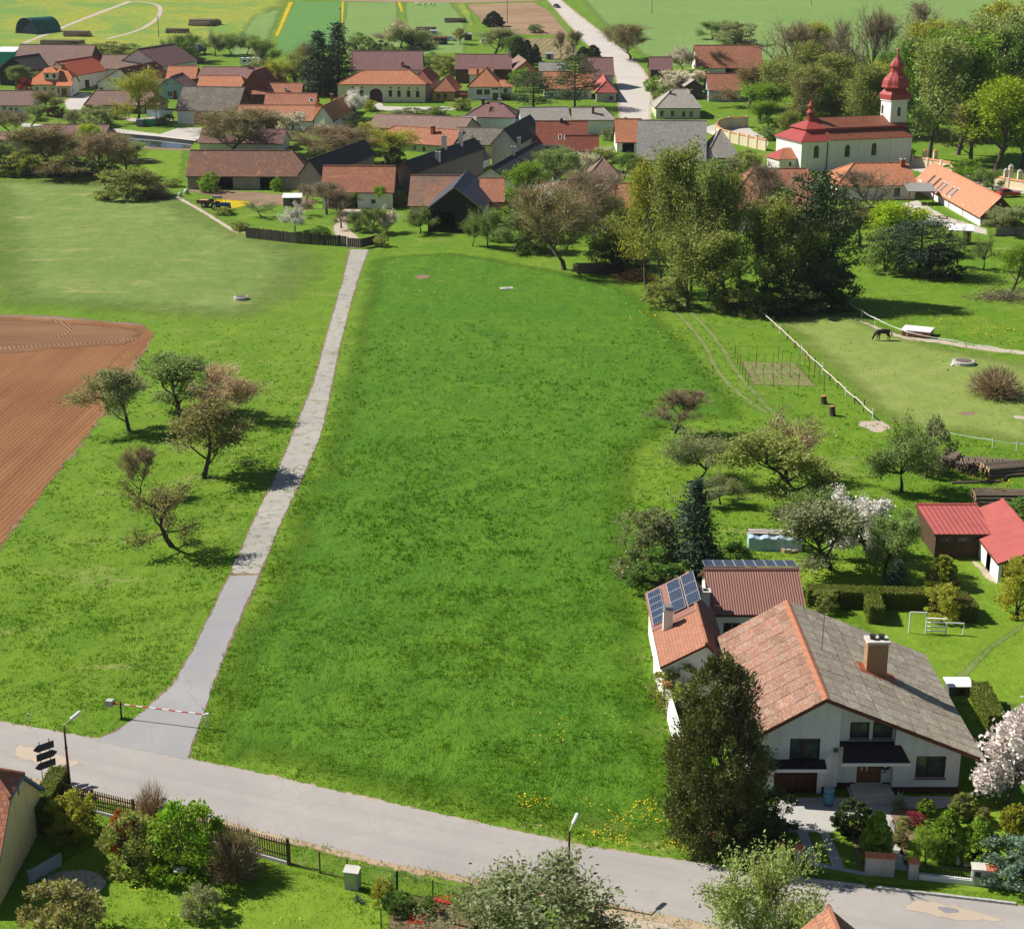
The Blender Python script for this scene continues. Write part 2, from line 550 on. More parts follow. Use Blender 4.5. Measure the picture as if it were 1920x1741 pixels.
def m_plough(name, ang, c=(0.205, 0.09, 0.038, 1), c2=(0.31, 0.155, 0.07, 1), wid=0.9, soft=False, amt=0.6):
 t = NT(name)
 p = t.pos()
 w = t.n("ShaderNodeTexWave", wave_type='BANDS', bands_direction='X', wave_profile='SIN')
 w.inputs["Scale"].default_value = 0.31416 / wid
 w.inputs["Distortion"].default_value = 1.6
 w.inputs["Detail"].default_value = 4
 w.inputs["Detail Scale"].default_value = 0.35
 mp = t.mapv(p, rot=(0, 0, ang))
 t.l(mp, w.inputs["Vector"])
 st = t.noise(t.mapv(mp, (0.35, 0.015, 1)), 1.0, 6, 0.7)
 n2 = t.noise(p, 0.05, 5, 0.6)
 n3 = t.noise(p, 3.0, 5, 0.7)
 col = t.mix(t.ramp(n2, [(0.3, (0, 0, 0)), (0.7, (1, 1, 1))]), c, c2)
 col = t.mix(t.math('MULTIPLY', t.ramp(st, [(0.45, (0, 0, 0)), (0.75, (1, 1, 1))]), 0.6), col, rgb(c2, 1.25))
 col = t.mix(t.math('MULTIPLY', n3, 0.5), col, rgb(c, 0.7))
 n6 = t.noise(t.mapv(mp, (0.16, 0.012, 1)), 1.0, 6, 0.75, 0.4)
 col = t.mix(t.math('MULTIPLY', t.ramp(n6, [(0.45, (0, 0, 0)), (0.6, (1, 1, 1))]), 0.5), col, rgb(c, 0.68))
 t.color(col).rough(0.95)
 t.b.inputs["Specular IOR Level"].default_value = 0.1
 t.bump(t.math('ADD', t.math('MULTIPLY', w.outputs["Fac"], amt), t.math('MULTIPLY', n3, 0.5)), 0.8, 0.25)
 if soft:
  soften(t, 0.8, 0.9)
 return t.mat
# ------------------------------------------------------------ sheets that follow the land
EXCL = []                                 # outlines where no grass tufts grow
_rs = random.Random(5)
def split_knots(bm):
 ys = [v.co.y for v in bm.verts]
 if not ys:
  return
 for k, _ in KNOTS[1:-1]:
  if min(ys) < k < max(ys):
   bmesh.ops.bisect_plane(bm, geom=bm.verts[:] + bm.edges[:] + bm.faces[:], plane_co=(0, k, 0), plane_no=(0, 1, 0), dist=1e-4)
def smooth_loop(pts, it=1, closed=True):
 for _ in range(it):
  out = []
  n = len(pts)
  rng = range(n) if closed else range(n - 1)
  if not closed:
   out.append(pts[0])
  for i in rng:
   a, b = pts[i], pts[(i + 1) % n]
   out.append((a[0] * .75 + b[0] * .25, a[1] * .75 + b[1] * .25))
   out.append((a[0] * .25 + b[0] * .75, a[1] * .25 + b[1] * .75))
  if not closed:
   out.append(pts[-1])
  pts = out
 return pts
def densify(pts, step):
 out = []
 n = len(pts)
 for i in range(n):
  a, b = pts[i], pts[(i + 1) % n]
  L = math.hypot(b[0] - a[0], b[1] - a[1])
  k = max(1, int(L / step))
  for j in range(k):
   f = j / k
   out.append((a[0] + (b[0] - a[0]) * f, a[1] + (b[1] - a[1]) * f))
 return out
def area2(p):
 return sum(p[i][0] * p[(i + 1) % len(p)][1] - p[(i + 1) % len(p)][0] * p[i][1] for i in range(len(p)))
def sheet_xy(name, pts, dz, mat, soft=0.0, jit=0.0, step=1.0, smooth=0, excl=False, kind='structure'):
 if area2(pts) < 0:
  pts = pts[::-1]
 if smooth:
  pts = smooth_loop(pts, smooth)
 if excl:
  EXCL.append(np.array(pts))
 if soft:
  per = sum(math.hypot(pts[i][0] - pts[i - 1][0], pts[i][1] - pts[i - 1][1]) for i in range(len(pts)))
  soft = min(soft, 0.32 * abs(area2(pts)) / per)
  jit = min(jit, soft * 0.4)
  pts = smooth_loop(densify(pts, max(soft * 2.5, 1.0)), 2)
 if jit or soft:
  pts = densify(pts, step)
  pts = [(x + _rs.uniform(-jit, jit), y + _rs.uniform(-jit, jit)) for x, y in pts]
 bm = bmesh.new()
 lay = bm.verts.layers.float.new("edge")
 n = len(pts)
 if soft:
  P = np.array(pts)
  Q = np.roll(P, -1, axis=0)
  cand = []
  for i in range(n):
   a, b, c = pts[i - 1], pts[i], pts[(i + 1) % n]
   d1 = Vector((b[0] - a[0], b[1] - a[1])).normalized()
   d2 = Vector((c[0] - b[0], c[1] - b[1])).normalized()
   t = d1 + d2
   t = d1 if t.length < 1e-6 else t.normalized()
   for f in (0.5, 1.0):
    cand.append((b[0] - t.y * soft * f, b[1] + t.x * soft * f, f))
  keep = []
  E = Q - P
  EL2 = (E ** 2).sum(1) + 1e-12
  for x, y, f in cand:
   w = np.array((x, y)) - P
   tt = np.clip((w * E).sum(1) / EL2, 0, 1)
   dd = np.sqrt(((w - E * tt[:, None]) ** 2).sum(1)).min()
   cr = ((P[:, 1] > y) != (Q[:, 1] > y)) & (x < E[:, 0] * (y - P[:, 1]) / np.where(E[:, 1] == 0, 1e-12, E[:, 1]) + P[:, 0])
   if cr.sum() % 2 == 1 and dd > soft * f * 0.8:
    keep.append((x, y, f))
  allv = [Vector((x, y)) for x, y in pts] + [Vector((x, y)) for x, y, f in keep]
  att = [0.0] * n + [f for x, y, f in keep]
  vo, eo, fo, ov_, oe_, of_ = delaunay_2d_cdt(allv, [], [list(range(n))], 1, 1e-4)
  bv = []
  for v, src in zip(vo, ov_):
   q = bm.verts.new((v.x, v.y, 0))
   q[lay] = max([att[k] for k in src] + [0.0])
   bv.append(q)
  for f in fo:
   try:
    bm.faces.new([bv[k] for k in f])
   except ValueError:
    pass
 else:
  ring = [bm.verts.new((x, y, 0)) for x, y in pts]
  for v in ring:
   v[lay] = 1.0
  for tri in tessellate_polygon([[v.co for v in ring]]):
   try:
    bm.faces.new([ring[k] for k in tri])
   except ValueError:
    pass
 for f in bm.faces:
  f.normal_update()
  if f.normal.z < 0:
   f.normal_flip()
 split_knots(bm)
 for v in bm.verts:
  v.co.z = ZT(v.co.y) + dz
 me = bpy.data.meshes.new(name)
 bm.to_mesh(me)
 bm.free()
 me.materials.append(mat)
 o = put(me, name)
 if kind:
  tag(o, kind=kind)
 return o
def XY(*px):
 return [tuple(G(x, y))[:2] for x, y in px]
def sheet(name, px, dz, mat, **kw):
 return sheet_xy(name, XY(*px), dz, mat, **kw)
def strip_xy(name, line, w, dz, mat, **kw):
 line = smooth_loop(line, kw.pop('smooth_line', 2), closed=False)
 n = len(line)
 ws = w if isinstance(w, (list, tuple)) else [w, w]
 L, Rr = [], []
 for i in range(n):
  a, b = line[max(i - 1, 0)], line[min(i + 1, n - 1)]
  t = Vector((b[0] - a[0], b[1] - a[1])).normalized()
  f = i / (n - 1) * (len(ws) - 1)
  k = min(int(f), len(ws) - 2)
  hw = (ws[k] + (ws[k + 1] - ws[k]) * (f - k)) / 2
  L.append((line[i][0] - t.y * hw, line[i][1] + t.x * hw))
  Rr.append((line[i][0] + t.y * hw, line[i][1] - t.x * hw))
 return sheet_xy(name, L + Rr[::-1], dz, mat, **kw)
def strip(name, px, w, dz, mat, **kw):
 return strip_xy(name, XY(*px), w, dz, mat, **kw)
bm = bmesh.new()
ys = sorted(set([-300.0, -100.0, 0.0, 100.0, 200.0] + [k for k, _ in KNOTS[1:]] + [500.0, 650.0, 800.0, 1000.0, 2000.0, 4000.0]))
xs = [-9000.0, -3000.0, -1000.0, -400.0, -150.0, 0.0, 150.0, 400.0, 1000.0, 3000.0, 9000.0]
gv = [[bm.verts.new((x, y, ZT(y))) for x in xs] for y in ys]
for j in range(len(ys) - 1):
 for i in range(len(xs) - 1):
  bm.faces.new((gv[j][i], gv[j][i + 1], gv[j + 1][i + 1], gv[j + 1][i]))
me = bpy.data.meshes.new("ground")
bm.to_mesh(me)
bm.free()
me.materials.append(M_ground)
tag(put(me, "ground"), kind='structure')
# ---- grass of different kinds
sheet("tall_meadow", [(690, 480), (860, 470), (1050, 505), (1210, 545), (1300, 640), (1360, 720), (1430, 790), (1280, 790), (1210, 850), (1190, 960), (1205, 1080), (1225, 1210),
      (1262, 1380), (1320, 1570), (1310, 1608), (1100, 1575), (800, 1508), (500, 1443), (352, 1412), (375, 1330), (440, 1190), (500, 1065), (560, 930), (610, 800), (650, 640)],
  0.006, M_plot, soft=3.5, jit=0.5, step=2)
sheet("pale_meadow", [(-60, 330), (180, 335), (330, 352), (450, 410), (560, 445), (640, 470), (600, 560), (480, 610), (300, 600), (100, 585), (-60, 580)],
  0.006, M_pale, soft=22, jit=0.8, step=5)
sheet("paddock", [(1425, 588), (1560, 572), (1640, 600), (1760, 645), (1990, 690), (1990, 850), (1880, 828), (1760, 812), (1650, 800), (1570, 720), (1500, 655)],
  0.006, M_paddock, soft=4, jit=0.5, step=2)
sheet("garden_lawn", [(1190, 1050), (1420, 1020), (1560, 1050), (1720, 1040), (1990, 1050), (1990, 1330), (1780, 1330), (1560, 1130), (1300, 1085)],
  0.006, M_lawn, soft=1.2, jit=0.2, step=1.5)
sheet("front_lawn", [(1370, 1590), (1480, 1535), (1600, 1540), (1700, 1520), (1990, 1500), (1990, 1690), (1640, 1660), (1400, 1610)],
  0.006, M_lawn, soft=0.4, jit=0.1, step=1)
sheet("corner_lawn", [(60, 1640), (200, 1560), (400, 1590), (640, 1650), (780, 1700), (760, 1800), (0, 1800)],
  0.006, M_lawn, soft=0.6, jit=0.1, step=1)
sheet("pond_lawn", [(275, 276), (355, 279), (350, 340), (300, 342), (262, 330), (255, 300)], 0.01, M_lawn, soft=2, jit=0.4, step=3)
# ---- ploughed field with its headland
fld = [(-420, 588), (-60, 591), (60, 596), (200, 605), (272, 613), (288, 627), (272, 655), (240, 700), (200, 765), (150, 830), (100, 895), (50, 960), (0, 1022), (-60, 1090), (-420, 1400)]
sheet("field_edge", [(-420, 582), (-60, 585), (100, 590), (275, 606), (296, 626), (280, 660), (210, 770), (110, 898), (8, 1030), (-50, 1100), (-420, 1420)], 0.010, M_earth, soft=1.2, jit=0.3, step=2)
sheet("ploughed_field", fld, 0.014, m_plough("plough_furrows", R(3), wid=0.5, amt=0.14), soft=0.7, jit=0.35, step=1.0, excl=True)
sheet("field_headland", [(-420, 590), (-60, 592), (60, 597), (200, 606), (270, 614), (284, 626), (262, 648), (150, 655), (0, 668), (-420, 690)], 0.018,
  m_plough("headland_furrows", R(86), (0.20, 0.10, 0.05, 1), (0.29, 0.16, 0.088, 1), 0.6, soft=True, amt=0.4), soft=3.0, jit=0.5, step=2)
M_rut = m_plough("pale_furrow", R(-28), (0.24, 0.13, 0.07, 1), (0.33, 0.195, 0.115, 1), 0.5, soft=True)
strip("wheel_rut", [(-20, 655), (60, 648), (150, 645), (215, 640), (262, 634)], 1.3, 0.022, M_rut, soft=0.6, jit=0.1, step=2)
strip("wheel_rut", [(96, 600), (122, 606), (132, 616), (122, 628), (92, 636)], 1.0, 0.023, M_rut, soft=0.5, jit=0.1, step=1.5)
# ---- the foreground road and its verges
road_top = [(-1500, 1085), (-320, 1300), (-60, 1342), (0, 1352), (100, 1370), (190, 1386), (340, 1419), (500, 1452), (640, 1485), (800, 1520), (960, 1556), (1100, 1586), (1230, 1606), (1310, 1617), (1441, 1641), (1641, 1666), (1745, 1677), (1920, 1698), (2250, 1740), (4200, 1990)]
road_bot = [(4200, 2480), (2400, 2000), (1500, 1772), (1283, 1722), (1142, 1693), (1000, 1667), (892, 1647), (725, 1616), (600, 1584), (500, 1560), (420, 1540), (300, 1513), (180, 1487), (100, 1470), (0, 1443), (-60, 1430), (-320, 1390), (-1500, 1150)]
road_xy = XY(*(road_top + road_bot))
sheet("road_verge", [(x, y - 5) for x, y in road_top] + [(x, y + (34 if x > 1100 else 15)) for x, y in road_bot], 0.010, M_verge, soft=0.45, jit=0.12, step=0.8)
sheet_xy("road", road_xy, 0.016, M_asphalt, jit=0.05, step=0.6, excl=True)
sheet("road_patch", [(1752, 1700), (1775, 1697), (1800, 1705), (1798, 1712), (1768, 1712)], 0.021, M_patch, soft=0.3, jit=0.1, step=0.4)
sheet("road_dust", [(1690, 1690), (1740, 1684), (1830, 1705), (1900, 1728), (1840, 1730), (1760, 1722), (1700, 1708)], 0.0195, M_dust, soft=0.6, jit=0.2, step=0.6)
sheet("road_dust", [(1100, 1700), (1290, 1735), (1500, 1790), (1300, 1800), (1140, 1790)], 0.013, M_dust, soft=0.6, jit=0.2, step=0.6)
sheet("road_dust", [(30, 1390), (110, 1410), (180, 1440), (90, 1440), (20, 1420)], 0.0195, M_dust, soft=0.8, jit=0.2, step=0.6)
# ---- the access path: asphalt below, old concrete above
path_lo = [(178, 1388), (219, 1371), (273, 1331), (324, 1284), (362, 1220), (398, 1145), (430, 1080), (486, 1078), (455, 1145), (425, 1215), (400, 1280), (384, 1330), (366, 1380), (350, 1424)]
sheet("path_verge", [(175, 1384), (215, 1367), (268, 1329), (319, 1280), (357, 1218), (393, 1143), (427, 1076), (470, 978), (513, 892), (556, 785), (586, 712), (603, 648), (624, 578), (641, 520), (652, 468),
      (694, 468), (672, 530), (655, 590), (638, 660), (622, 740), (606, 812), (568, 902), (528, 985), (491, 1080), (462, 1145), (432, 1215), (404, 1285), (388, 1335), (356, 1424)], 0.011, M_earth, soft=0.25, jit=0.12, step=0.7)
sheet("path", path_lo, 0.024, M_asphalt2, jit=0.06, step=0.5, excl=True)
path_hi = [(432, 1075), (473, 982), (517, 895), (560, 788), (590, 714), (607, 650), (628, 580), (645, 520), (657, 468), (690, 468), (668, 530), (651, 590), (634, 660), (618, 740), (602, 812), (563, 902), (523, 985), (487, 1075)]
sheet("path", path_hi, 0.022, M_concrete, jit=0.10, step=0.7, excl=True)
sheet("yard_drive", [(655, 467), (694, 463), (672, 440), (655, 425), (668, 405), (690, 392), (640, 390), (632, 405), (618, 430), (630, 450)], 0.02, M_dust, soft=1.0, jit=0.2, step=1.5, excl=True)
# ---- ground round the main house
sheet("patio", [(1440, 1508), (1480, 1495), (1812, 1492), (1815, 1505), (1760, 1515), (1660, 1545), (1600, 1525), (1560, 1560), (1440, 1560)], 0.020, M_slab, jit=0.03, step=0.5, excl=True)
sheet("drive_strip", [(1481, 1522), (1497, 1519), (1538, 1620), (1518, 1623)], 0.022, M_slab, jit=0.02, step=0.5, excl=True)
sheet("drive_strip", [(1521, 1519), (1536, 1517), (1583, 1625), (1563, 1629)], 0.022, M_slab, jit=0.02, step=0.5, excl=True)
sheet("drive_strip", [(1518, 1622), (1540, 1618), (1625, 1636), (1622, 1641)], 0.024, M_slab, jit=0.02, step=0.5)
sheet("garden_path", [(1652, 1540), (1675, 1536), (1704, 1632), (1670, 1630)], 0.022, M_slab, jit=0.03, step=0.5, excl=True)
sheet("flower_bed", [(1590, 1545), (1622, 1540), (1625, 1632), (1605, 1625)], 0.024, M_earth, soft=0.3, jit=0.08, step=0.5)
sheet("flower_bed", [(1665, 1512), (1760, 1515), (1735, 1540), (1700, 1600), (1712, 1640), (1690, 1620), (1672, 1560)], 0.022, M_earth, soft=0.3, jit=0.08, step=0.5)
sheet("mown_track", [(1770, 1285), (1850, 1210), (1920, 1165), (1920, 1180), (1865, 1215), (1795, 1290)], 0.012, M_track, soft=0.6, jit=0.1, step=1)
# ---- left front garden
sheet("sand_heap", [(62, 1655), (110, 1625), (190, 1628), (215, 1650), (190, 1680), (90, 1690)], 0.014, M_dust, soft=0.7, jit=0.1, step=0.5)
sheet("flower_bed", [(735, 1685), (800, 1672), (870, 1690), (960, 1700), (960, 1800), (700, 1800)], 0.014, M_earth, soft=0.5, jit=0.1, step=0.6)
# ---- wheel tracks and worn grass in the meadow
strip("meadow_track", [(1205, 528), (1260, 575), (1320, 640), (1345, 700), (1400, 750), (1440, 775)], 1.0, 0.012, M_track, soft=0.45, jit=0.25, step=1.2)
strip("meadow_track", [(1235, 525), (1290, 580), (1345, 635), (1375, 690), (1420, 745), (1480, 800)], 1.0, 0.012, M_track, soft=0.45, jit=0.25, step=1.2)
strip("fence_track", [(1590, 590), (1680, 632), (1760, 640), (1850, 655), (1990, 668)], [0.4, 2.2, 2.2], 0.014, M_dust, soft=0.6, jit=0.2, step=1.2)
sheet("worn_spot", [(1600, 790), (1650, 785), (1680, 800), (1650, 815), (1620, 805)], 0.013, M_dust, soft=0.8, jit=0.2, step=1)
sheet("worn_spot", [(1795, 772), (1830, 770), (1828, 780), (1800, 780)], 0.013, M_earth, soft=0.4, jit=0.15, step=0.6)
sheet("worn_spot", [(772, 516), (800, 514), (812, 520), (785, 525)], 0.013, M_earth, soft=0.4, jit=0.15, step=0.6)
sheet("worn_spot", [(1895, 778), (1960, 782), (1960, 790), (1900, 785)], 0.013, M_dust, soft=0.4, jit=0.1, step=0.6)
sheet("shed_path", [(1830, 1050), (1875, 1085), (1876, 1098), (1850, 1088), (1818, 1052)], 0.014, M_dust, soft=0.4, jit=0.1, step=0.6)
# ---- village ground
sheet("village_street", [(40, 231), (110, 236), (200, 239), (262, 247), (300, 252), (335, 240), (380, 240), (376, 262), (330, 258), (250, 252), (190, 246), (90, 241), (40, 238)], 0.05, M_farroad, jit=0.1, step=2, excl=True)
sheet("yard_drive", [(118, 190), (160, 172), (172, 180), (150, 205), (132, 212)], 0.04, M_farroad, soft=0.8, jit=0.3, step=2)
sheet("footpath", [(196, 213), (262, 222), (300, 218), (335, 226), (300, 232), (240, 228)], 0.04, M_dust, soft=1.0, jit=0.3, step=2)
sheet("farm_lane", [(700, 199), (760, 201), (835, 200), (860, 205), (820, 210), (760, 208), (705, 207)], 0.05, M_farroad, jit=0.2, step=2)
sheet("farm_lane", [(702, 193), (716, 193), (720, 202), (704, 202)], 0.055, M_farroad, jit=0.2, step=2)
sheet("village_road", [(1012, -14), (1030, 2), (1060, 35), (1095, 75), (1130, 105), (1152, 130), (1160, 160), (1165, 200), (1166, 240), (1212, 240), (1218, 195), (1221, 165), (1205, 135), (1172, 100), (1132, 67), (1085, 32), (1052, 3), (1030, -14)], 0.06, M_farroad, jit=0.1, step=3, excl=True)
sheet("road_verge", [(1006, -14), (1024, 2), (1052, 36), (1087, 76), (1122, 106), (1146, 131), (1152, 160), (1155, 240), (1224, 240), (1229, 195), (1228, 160), (1212, 131), (1180, 97), (1138, 64), (1092, 30), (1058, 2), (1036, -14)], 0.03, M_dust, soft=1.6, jit=0.3, step=3)
sheet("church_lane", [(1318, 240), (1345, 232), (1400, 238), (1440, 262), (1440, 275), (1380, 262), (1330, 252)], 0.04, M_farroad, soft=1.0, jit=0.3, step=2)
sheet("church_lane", [(1700, 300), (1770, 318), (1850, 335), (1990, 352), (1990, 368), (1900, 362), (1800, 345), (1700, 315)], 0.04, M_farroad, soft=1.0, jit=0.3, step=2)
sheet("terrace", [(1692, 382), (1720, 376), (1770, 405), (1850, 430), (1850, 440), (1770, 425), (1710, 412)], 0.03, M_farroad, jit=0.1, step=1.5)
sheet("barn_yard", [(350, 350), (420, 355), (560, 365), (600, 375), (590, 392), (520, 385), (470, 392), (400, 372), (345, 358)], 0.02, M_earth, soft=2, jit=0.4, step=2)
sheet("flower_patch", [(395, 372), (440, 374), (475, 378), (468, 386), (440, 393), (410, 390)], 0.026, M_yellow, soft=1.2, jit=0.3, step=1)
strip("yard_edge", [(328, 368), (370, 390), (410, 415), (450, 440), (460, 432)], 1.2, 0.02, M_dust, soft=0.5, jit=0.25, step=1.2)
M_water = NT("pond_water")
M_water.color((0.03, 0.045, 0.05, 1)).rough(0.04)
M_water.b.inputs["Specular IOR Level"].default_value = 0.8
M_water.bump(M_water.noise(M_water.pos(), 0.9, 3), 0.06, 0.05)
M_water = M_water.mat
sheet("pond_bank", [(184, 250), (230, 252), (368, 267), (360, 283), (278, 281), (200, 268)], 0.02, M_earth, soft=1.0, jit=0.3, step=2)
sheet("pond", [(196, 250), (235, 253), (364, 268), (354, 279), (282, 276), (222, 262)], 0.06, M_water, jit=0.2, step=3, excl=True)
# ---- far fields on the slope behind the village
sheet("far_field", [(-250, -14), (548, -14), (548, 5), (512, 62), (420, 74), (330, 92), (200, 102), (60, 98), (-250, 112)], 0.04, M_dandel, soft=10, jit=2, step=8)
sheet("pasture_strip", [(470, 30), (535, 12), (512, 70), (505, 100), (420, 112), (440, 70)], 0.055, M_crop2, soft=3, jit=0.5, step=6)
sheet("crop_field", [(553, 4), (640, 4), (640, 92), (570, 105), (518, 100), (521, 70)], 0.06, M_crop, jit=0.4, step=6)
sheet("crop_field", [(645, 4), (748, 4), (760, 100), (640, 110), (640, 60)], 0.055, M_crop2, soft=2, jit=0.5, step=6)
sheet("crop_field", [(755, 5), (846, 3), (868, 30), (880, 60), (876, 100), (760, 104)], 0.055, M_crop2, soft=2, jit=0.5, step=6)
sheet("flower_strip", [(539, 5), (552, 4), (524, 68), (513, 70)], 0.075, M_yellow, soft=0.8, jit=0.3, step=3)
sheet("flower_strip", [(640, 4), (646, 4), (643, 50), (639, 55)], 0.075, M_yellow, soft=0.6, jit=0.3, step=3)
sheet("flower_strip", [(744, 5), (752, 5), (757, 22), (751, 24)], 0.075, M_yellow, soft=0.6, jit=0.3, step=3)
sheet("flower_strip", [(852, 8), (872, 5), (885, 26), (892, 52), (876, 48), (866, 30)], 0.075, M_dandel, soft=1.5, jit=0.4, step=3)
sheet("fallow_field", [(876, 9), (1000, 5), (1028, 20), (1062, 60), (1070, 66), (990, 66), (935, 60), (905, 42)], 0.07,
  m_plough("far_plough", R(62), (0.27, 0.17, 0.10, 1), (0.38, 0.27, 0.17, 1), 6.0, amt=0.8), soft=1.0, jit=0.4, step=4)
sheet("fallow_field", [(960, 72), (1072, 70), (1098, 100), (1060, 118), (985, 108)], 0.07, m_plough("stubble", R(10), (0.2, 0.17, 0.08, 1), (0.31, 0.24, 0.13, 1), 2.0, soft=True), soft=4, jit=0.6, step=4)
sheet("fallow_field", [(620, -14), (1004, -14), (1020, 0), (1000, 3), (880, 6), (640, 3)], 0.08, m_plough("far_stubble", R(85), (0.3, 0.2, 0.13, 1), (0.4, 0.3, 0.2, 1), 3.0), jit=0.4, step=6)
sheet("right_field", [(1075, -14), (1990, -14), (1990, 60), (1700, 105), (1500, 112), (1300, 125), (1225, 128), (1180, 90), (1120, 40)], 0.05, M_crop2, soft=4, jit=0.6, step=6)
strip("field_track", [(45, 82), (110, 55), (180, 27), (245, 3)], [2.5, 3.5], 0.08, M_dust, soft=0.7, jit=0.4, step=2)
strip("field_track", [(245, 3), (285, 6), (303, 14), (297, 36), (262, 58), (200, 74)], [2.5, 2.5], 0.085, M_dust, soft=0.7, jit=0.4, step=2)
# ------------------------------------------------------------ plants
def bark_mat(name, c):
 t = NT(name)
 nz = t.noise(t.mapv(t.coords("Object"), (9, 9, 2)), 3.0, 5, 0.7)
 t.color(t.ramp(nz, [(0.3, rgb(c, 0.55)), (0.7, rgb(c, 1.3))])).rough(0.95)
 return t.mat
M_bark = bark_mat("bark", (0.075, 0.058, 0.045, 1))
M_bark_grey = bark_mat("grey_bark", (0.12, 0.105, 0.085, 1))
M_leaf = m_leaf("leaves", 0.6, 0.38)
M_needle = m_leaf("needles", 0.7, 0.16, (1.1, 1.0, 0.7))
M_blossom = m_leaf("blossom", 0.7, 0.2, (1.0, 0.97, 0.92))
M_twig = m_leaf("twigs", 0.9, 0.2)
def leaf_mesh(name, P, D, size, rng, mat, aspect=0.6, flat=0.0, up=0.4, size_var=0.5, rnd=None):
 n = len(P)
 L = D + rng.normal(0, 0.6, (n, 3))
 L /= np.linalg.norm(L, axis=1)[:, None] + 1e-9
 N = rng.normal(0, 1, (n, 3)) * (1 - flat)
 N[:, 2] += up
 Wd = np.cross(L, N)
 Wd /= np.linalg.norm(Wd, axis=1)[:, None] + 1e-9
 sz = size * (1 + rng.uniform(-size_var, size_var, n))
 a = (L * sz[:, None]) * 0.5
 b = (Wd * (sz * aspect)[:, None]) * 0.5
 V = np.empty((n, 4, 3))
 V[:, 0] = P - a
 V[:, 1] = P + b * 0.9 - a * 0.1
 V[:, 2] = P + a
 V[:, 3] = P - b * 0.9 + a * 0.1
 me = bpy.data.meshes.new(name)
 me.vertices.add(n * 4)
 me.vertices.foreach_set("co", V.reshape(-1).astype(np.float32))
 me.loops.add(n * 4)
 me.loops.foreach_set("vertex_index", np.arange(n * 4, dtype=np.int32))
 me.polygons.add(n)
 me.polygons.foreach_set("loop_start", np.arange(0, n * 4, 4, dtype=np.int32))
 me.polygons.foreach_set("loop_total", np.full(n, 4, dtype=np.int32))
 at = me.attributes.new("rnd", 'FLOAT', 'POINT')
 r = rng.random(n) if rnd is None else rnd
 at.data.foreach_set("value", np.repeat(r, 4).astype(np.float32))
 me.materials.append(mat)
 me.update()
 me.validate()
 return me
def twig_mesh(name, S, E, w, rng, mat):
 n = len(S)
 d = E - S
 N = rng.normal(0, 1, (n, 3))
 Wd = np.cross(d, N)
 Wd /= np.linalg.norm(Wd, axis=1)[:, None] + 1e-9
 V = np.empty((n, 3, 3))
 V[:, 0] = S - Wd * w
 V[:, 1] = S + Wd * w
 V[:, 2] = E
 me = bpy.data.meshes.new(name)
 me.vertices.add(n * 3)
 me.vertices.foreach_set("co", V.reshape(-1).astype(np.float32))
 me.loops.add(n * 3)
 me.loops.foreach_set("vertex_index", np.arange(n * 3, dtype=np.int32))
 me.polygons.add(n)
 me.polygons.foreach_set("loop_start", np.arange(0, n * 3, 3, dtype=np.int32))
 me.polygons.foreach_set("loop_total", np.full(n, 3, dtype=np.int32))
 at = me.attributes.new("rnd", 'FLOAT', 'POINT')
 at.data.foreach_set("value", np.repeat(rng.random(n), 3).astype(np.float32))
 me.materials.append(mat)
 me.update()
 me.validate()
 return me
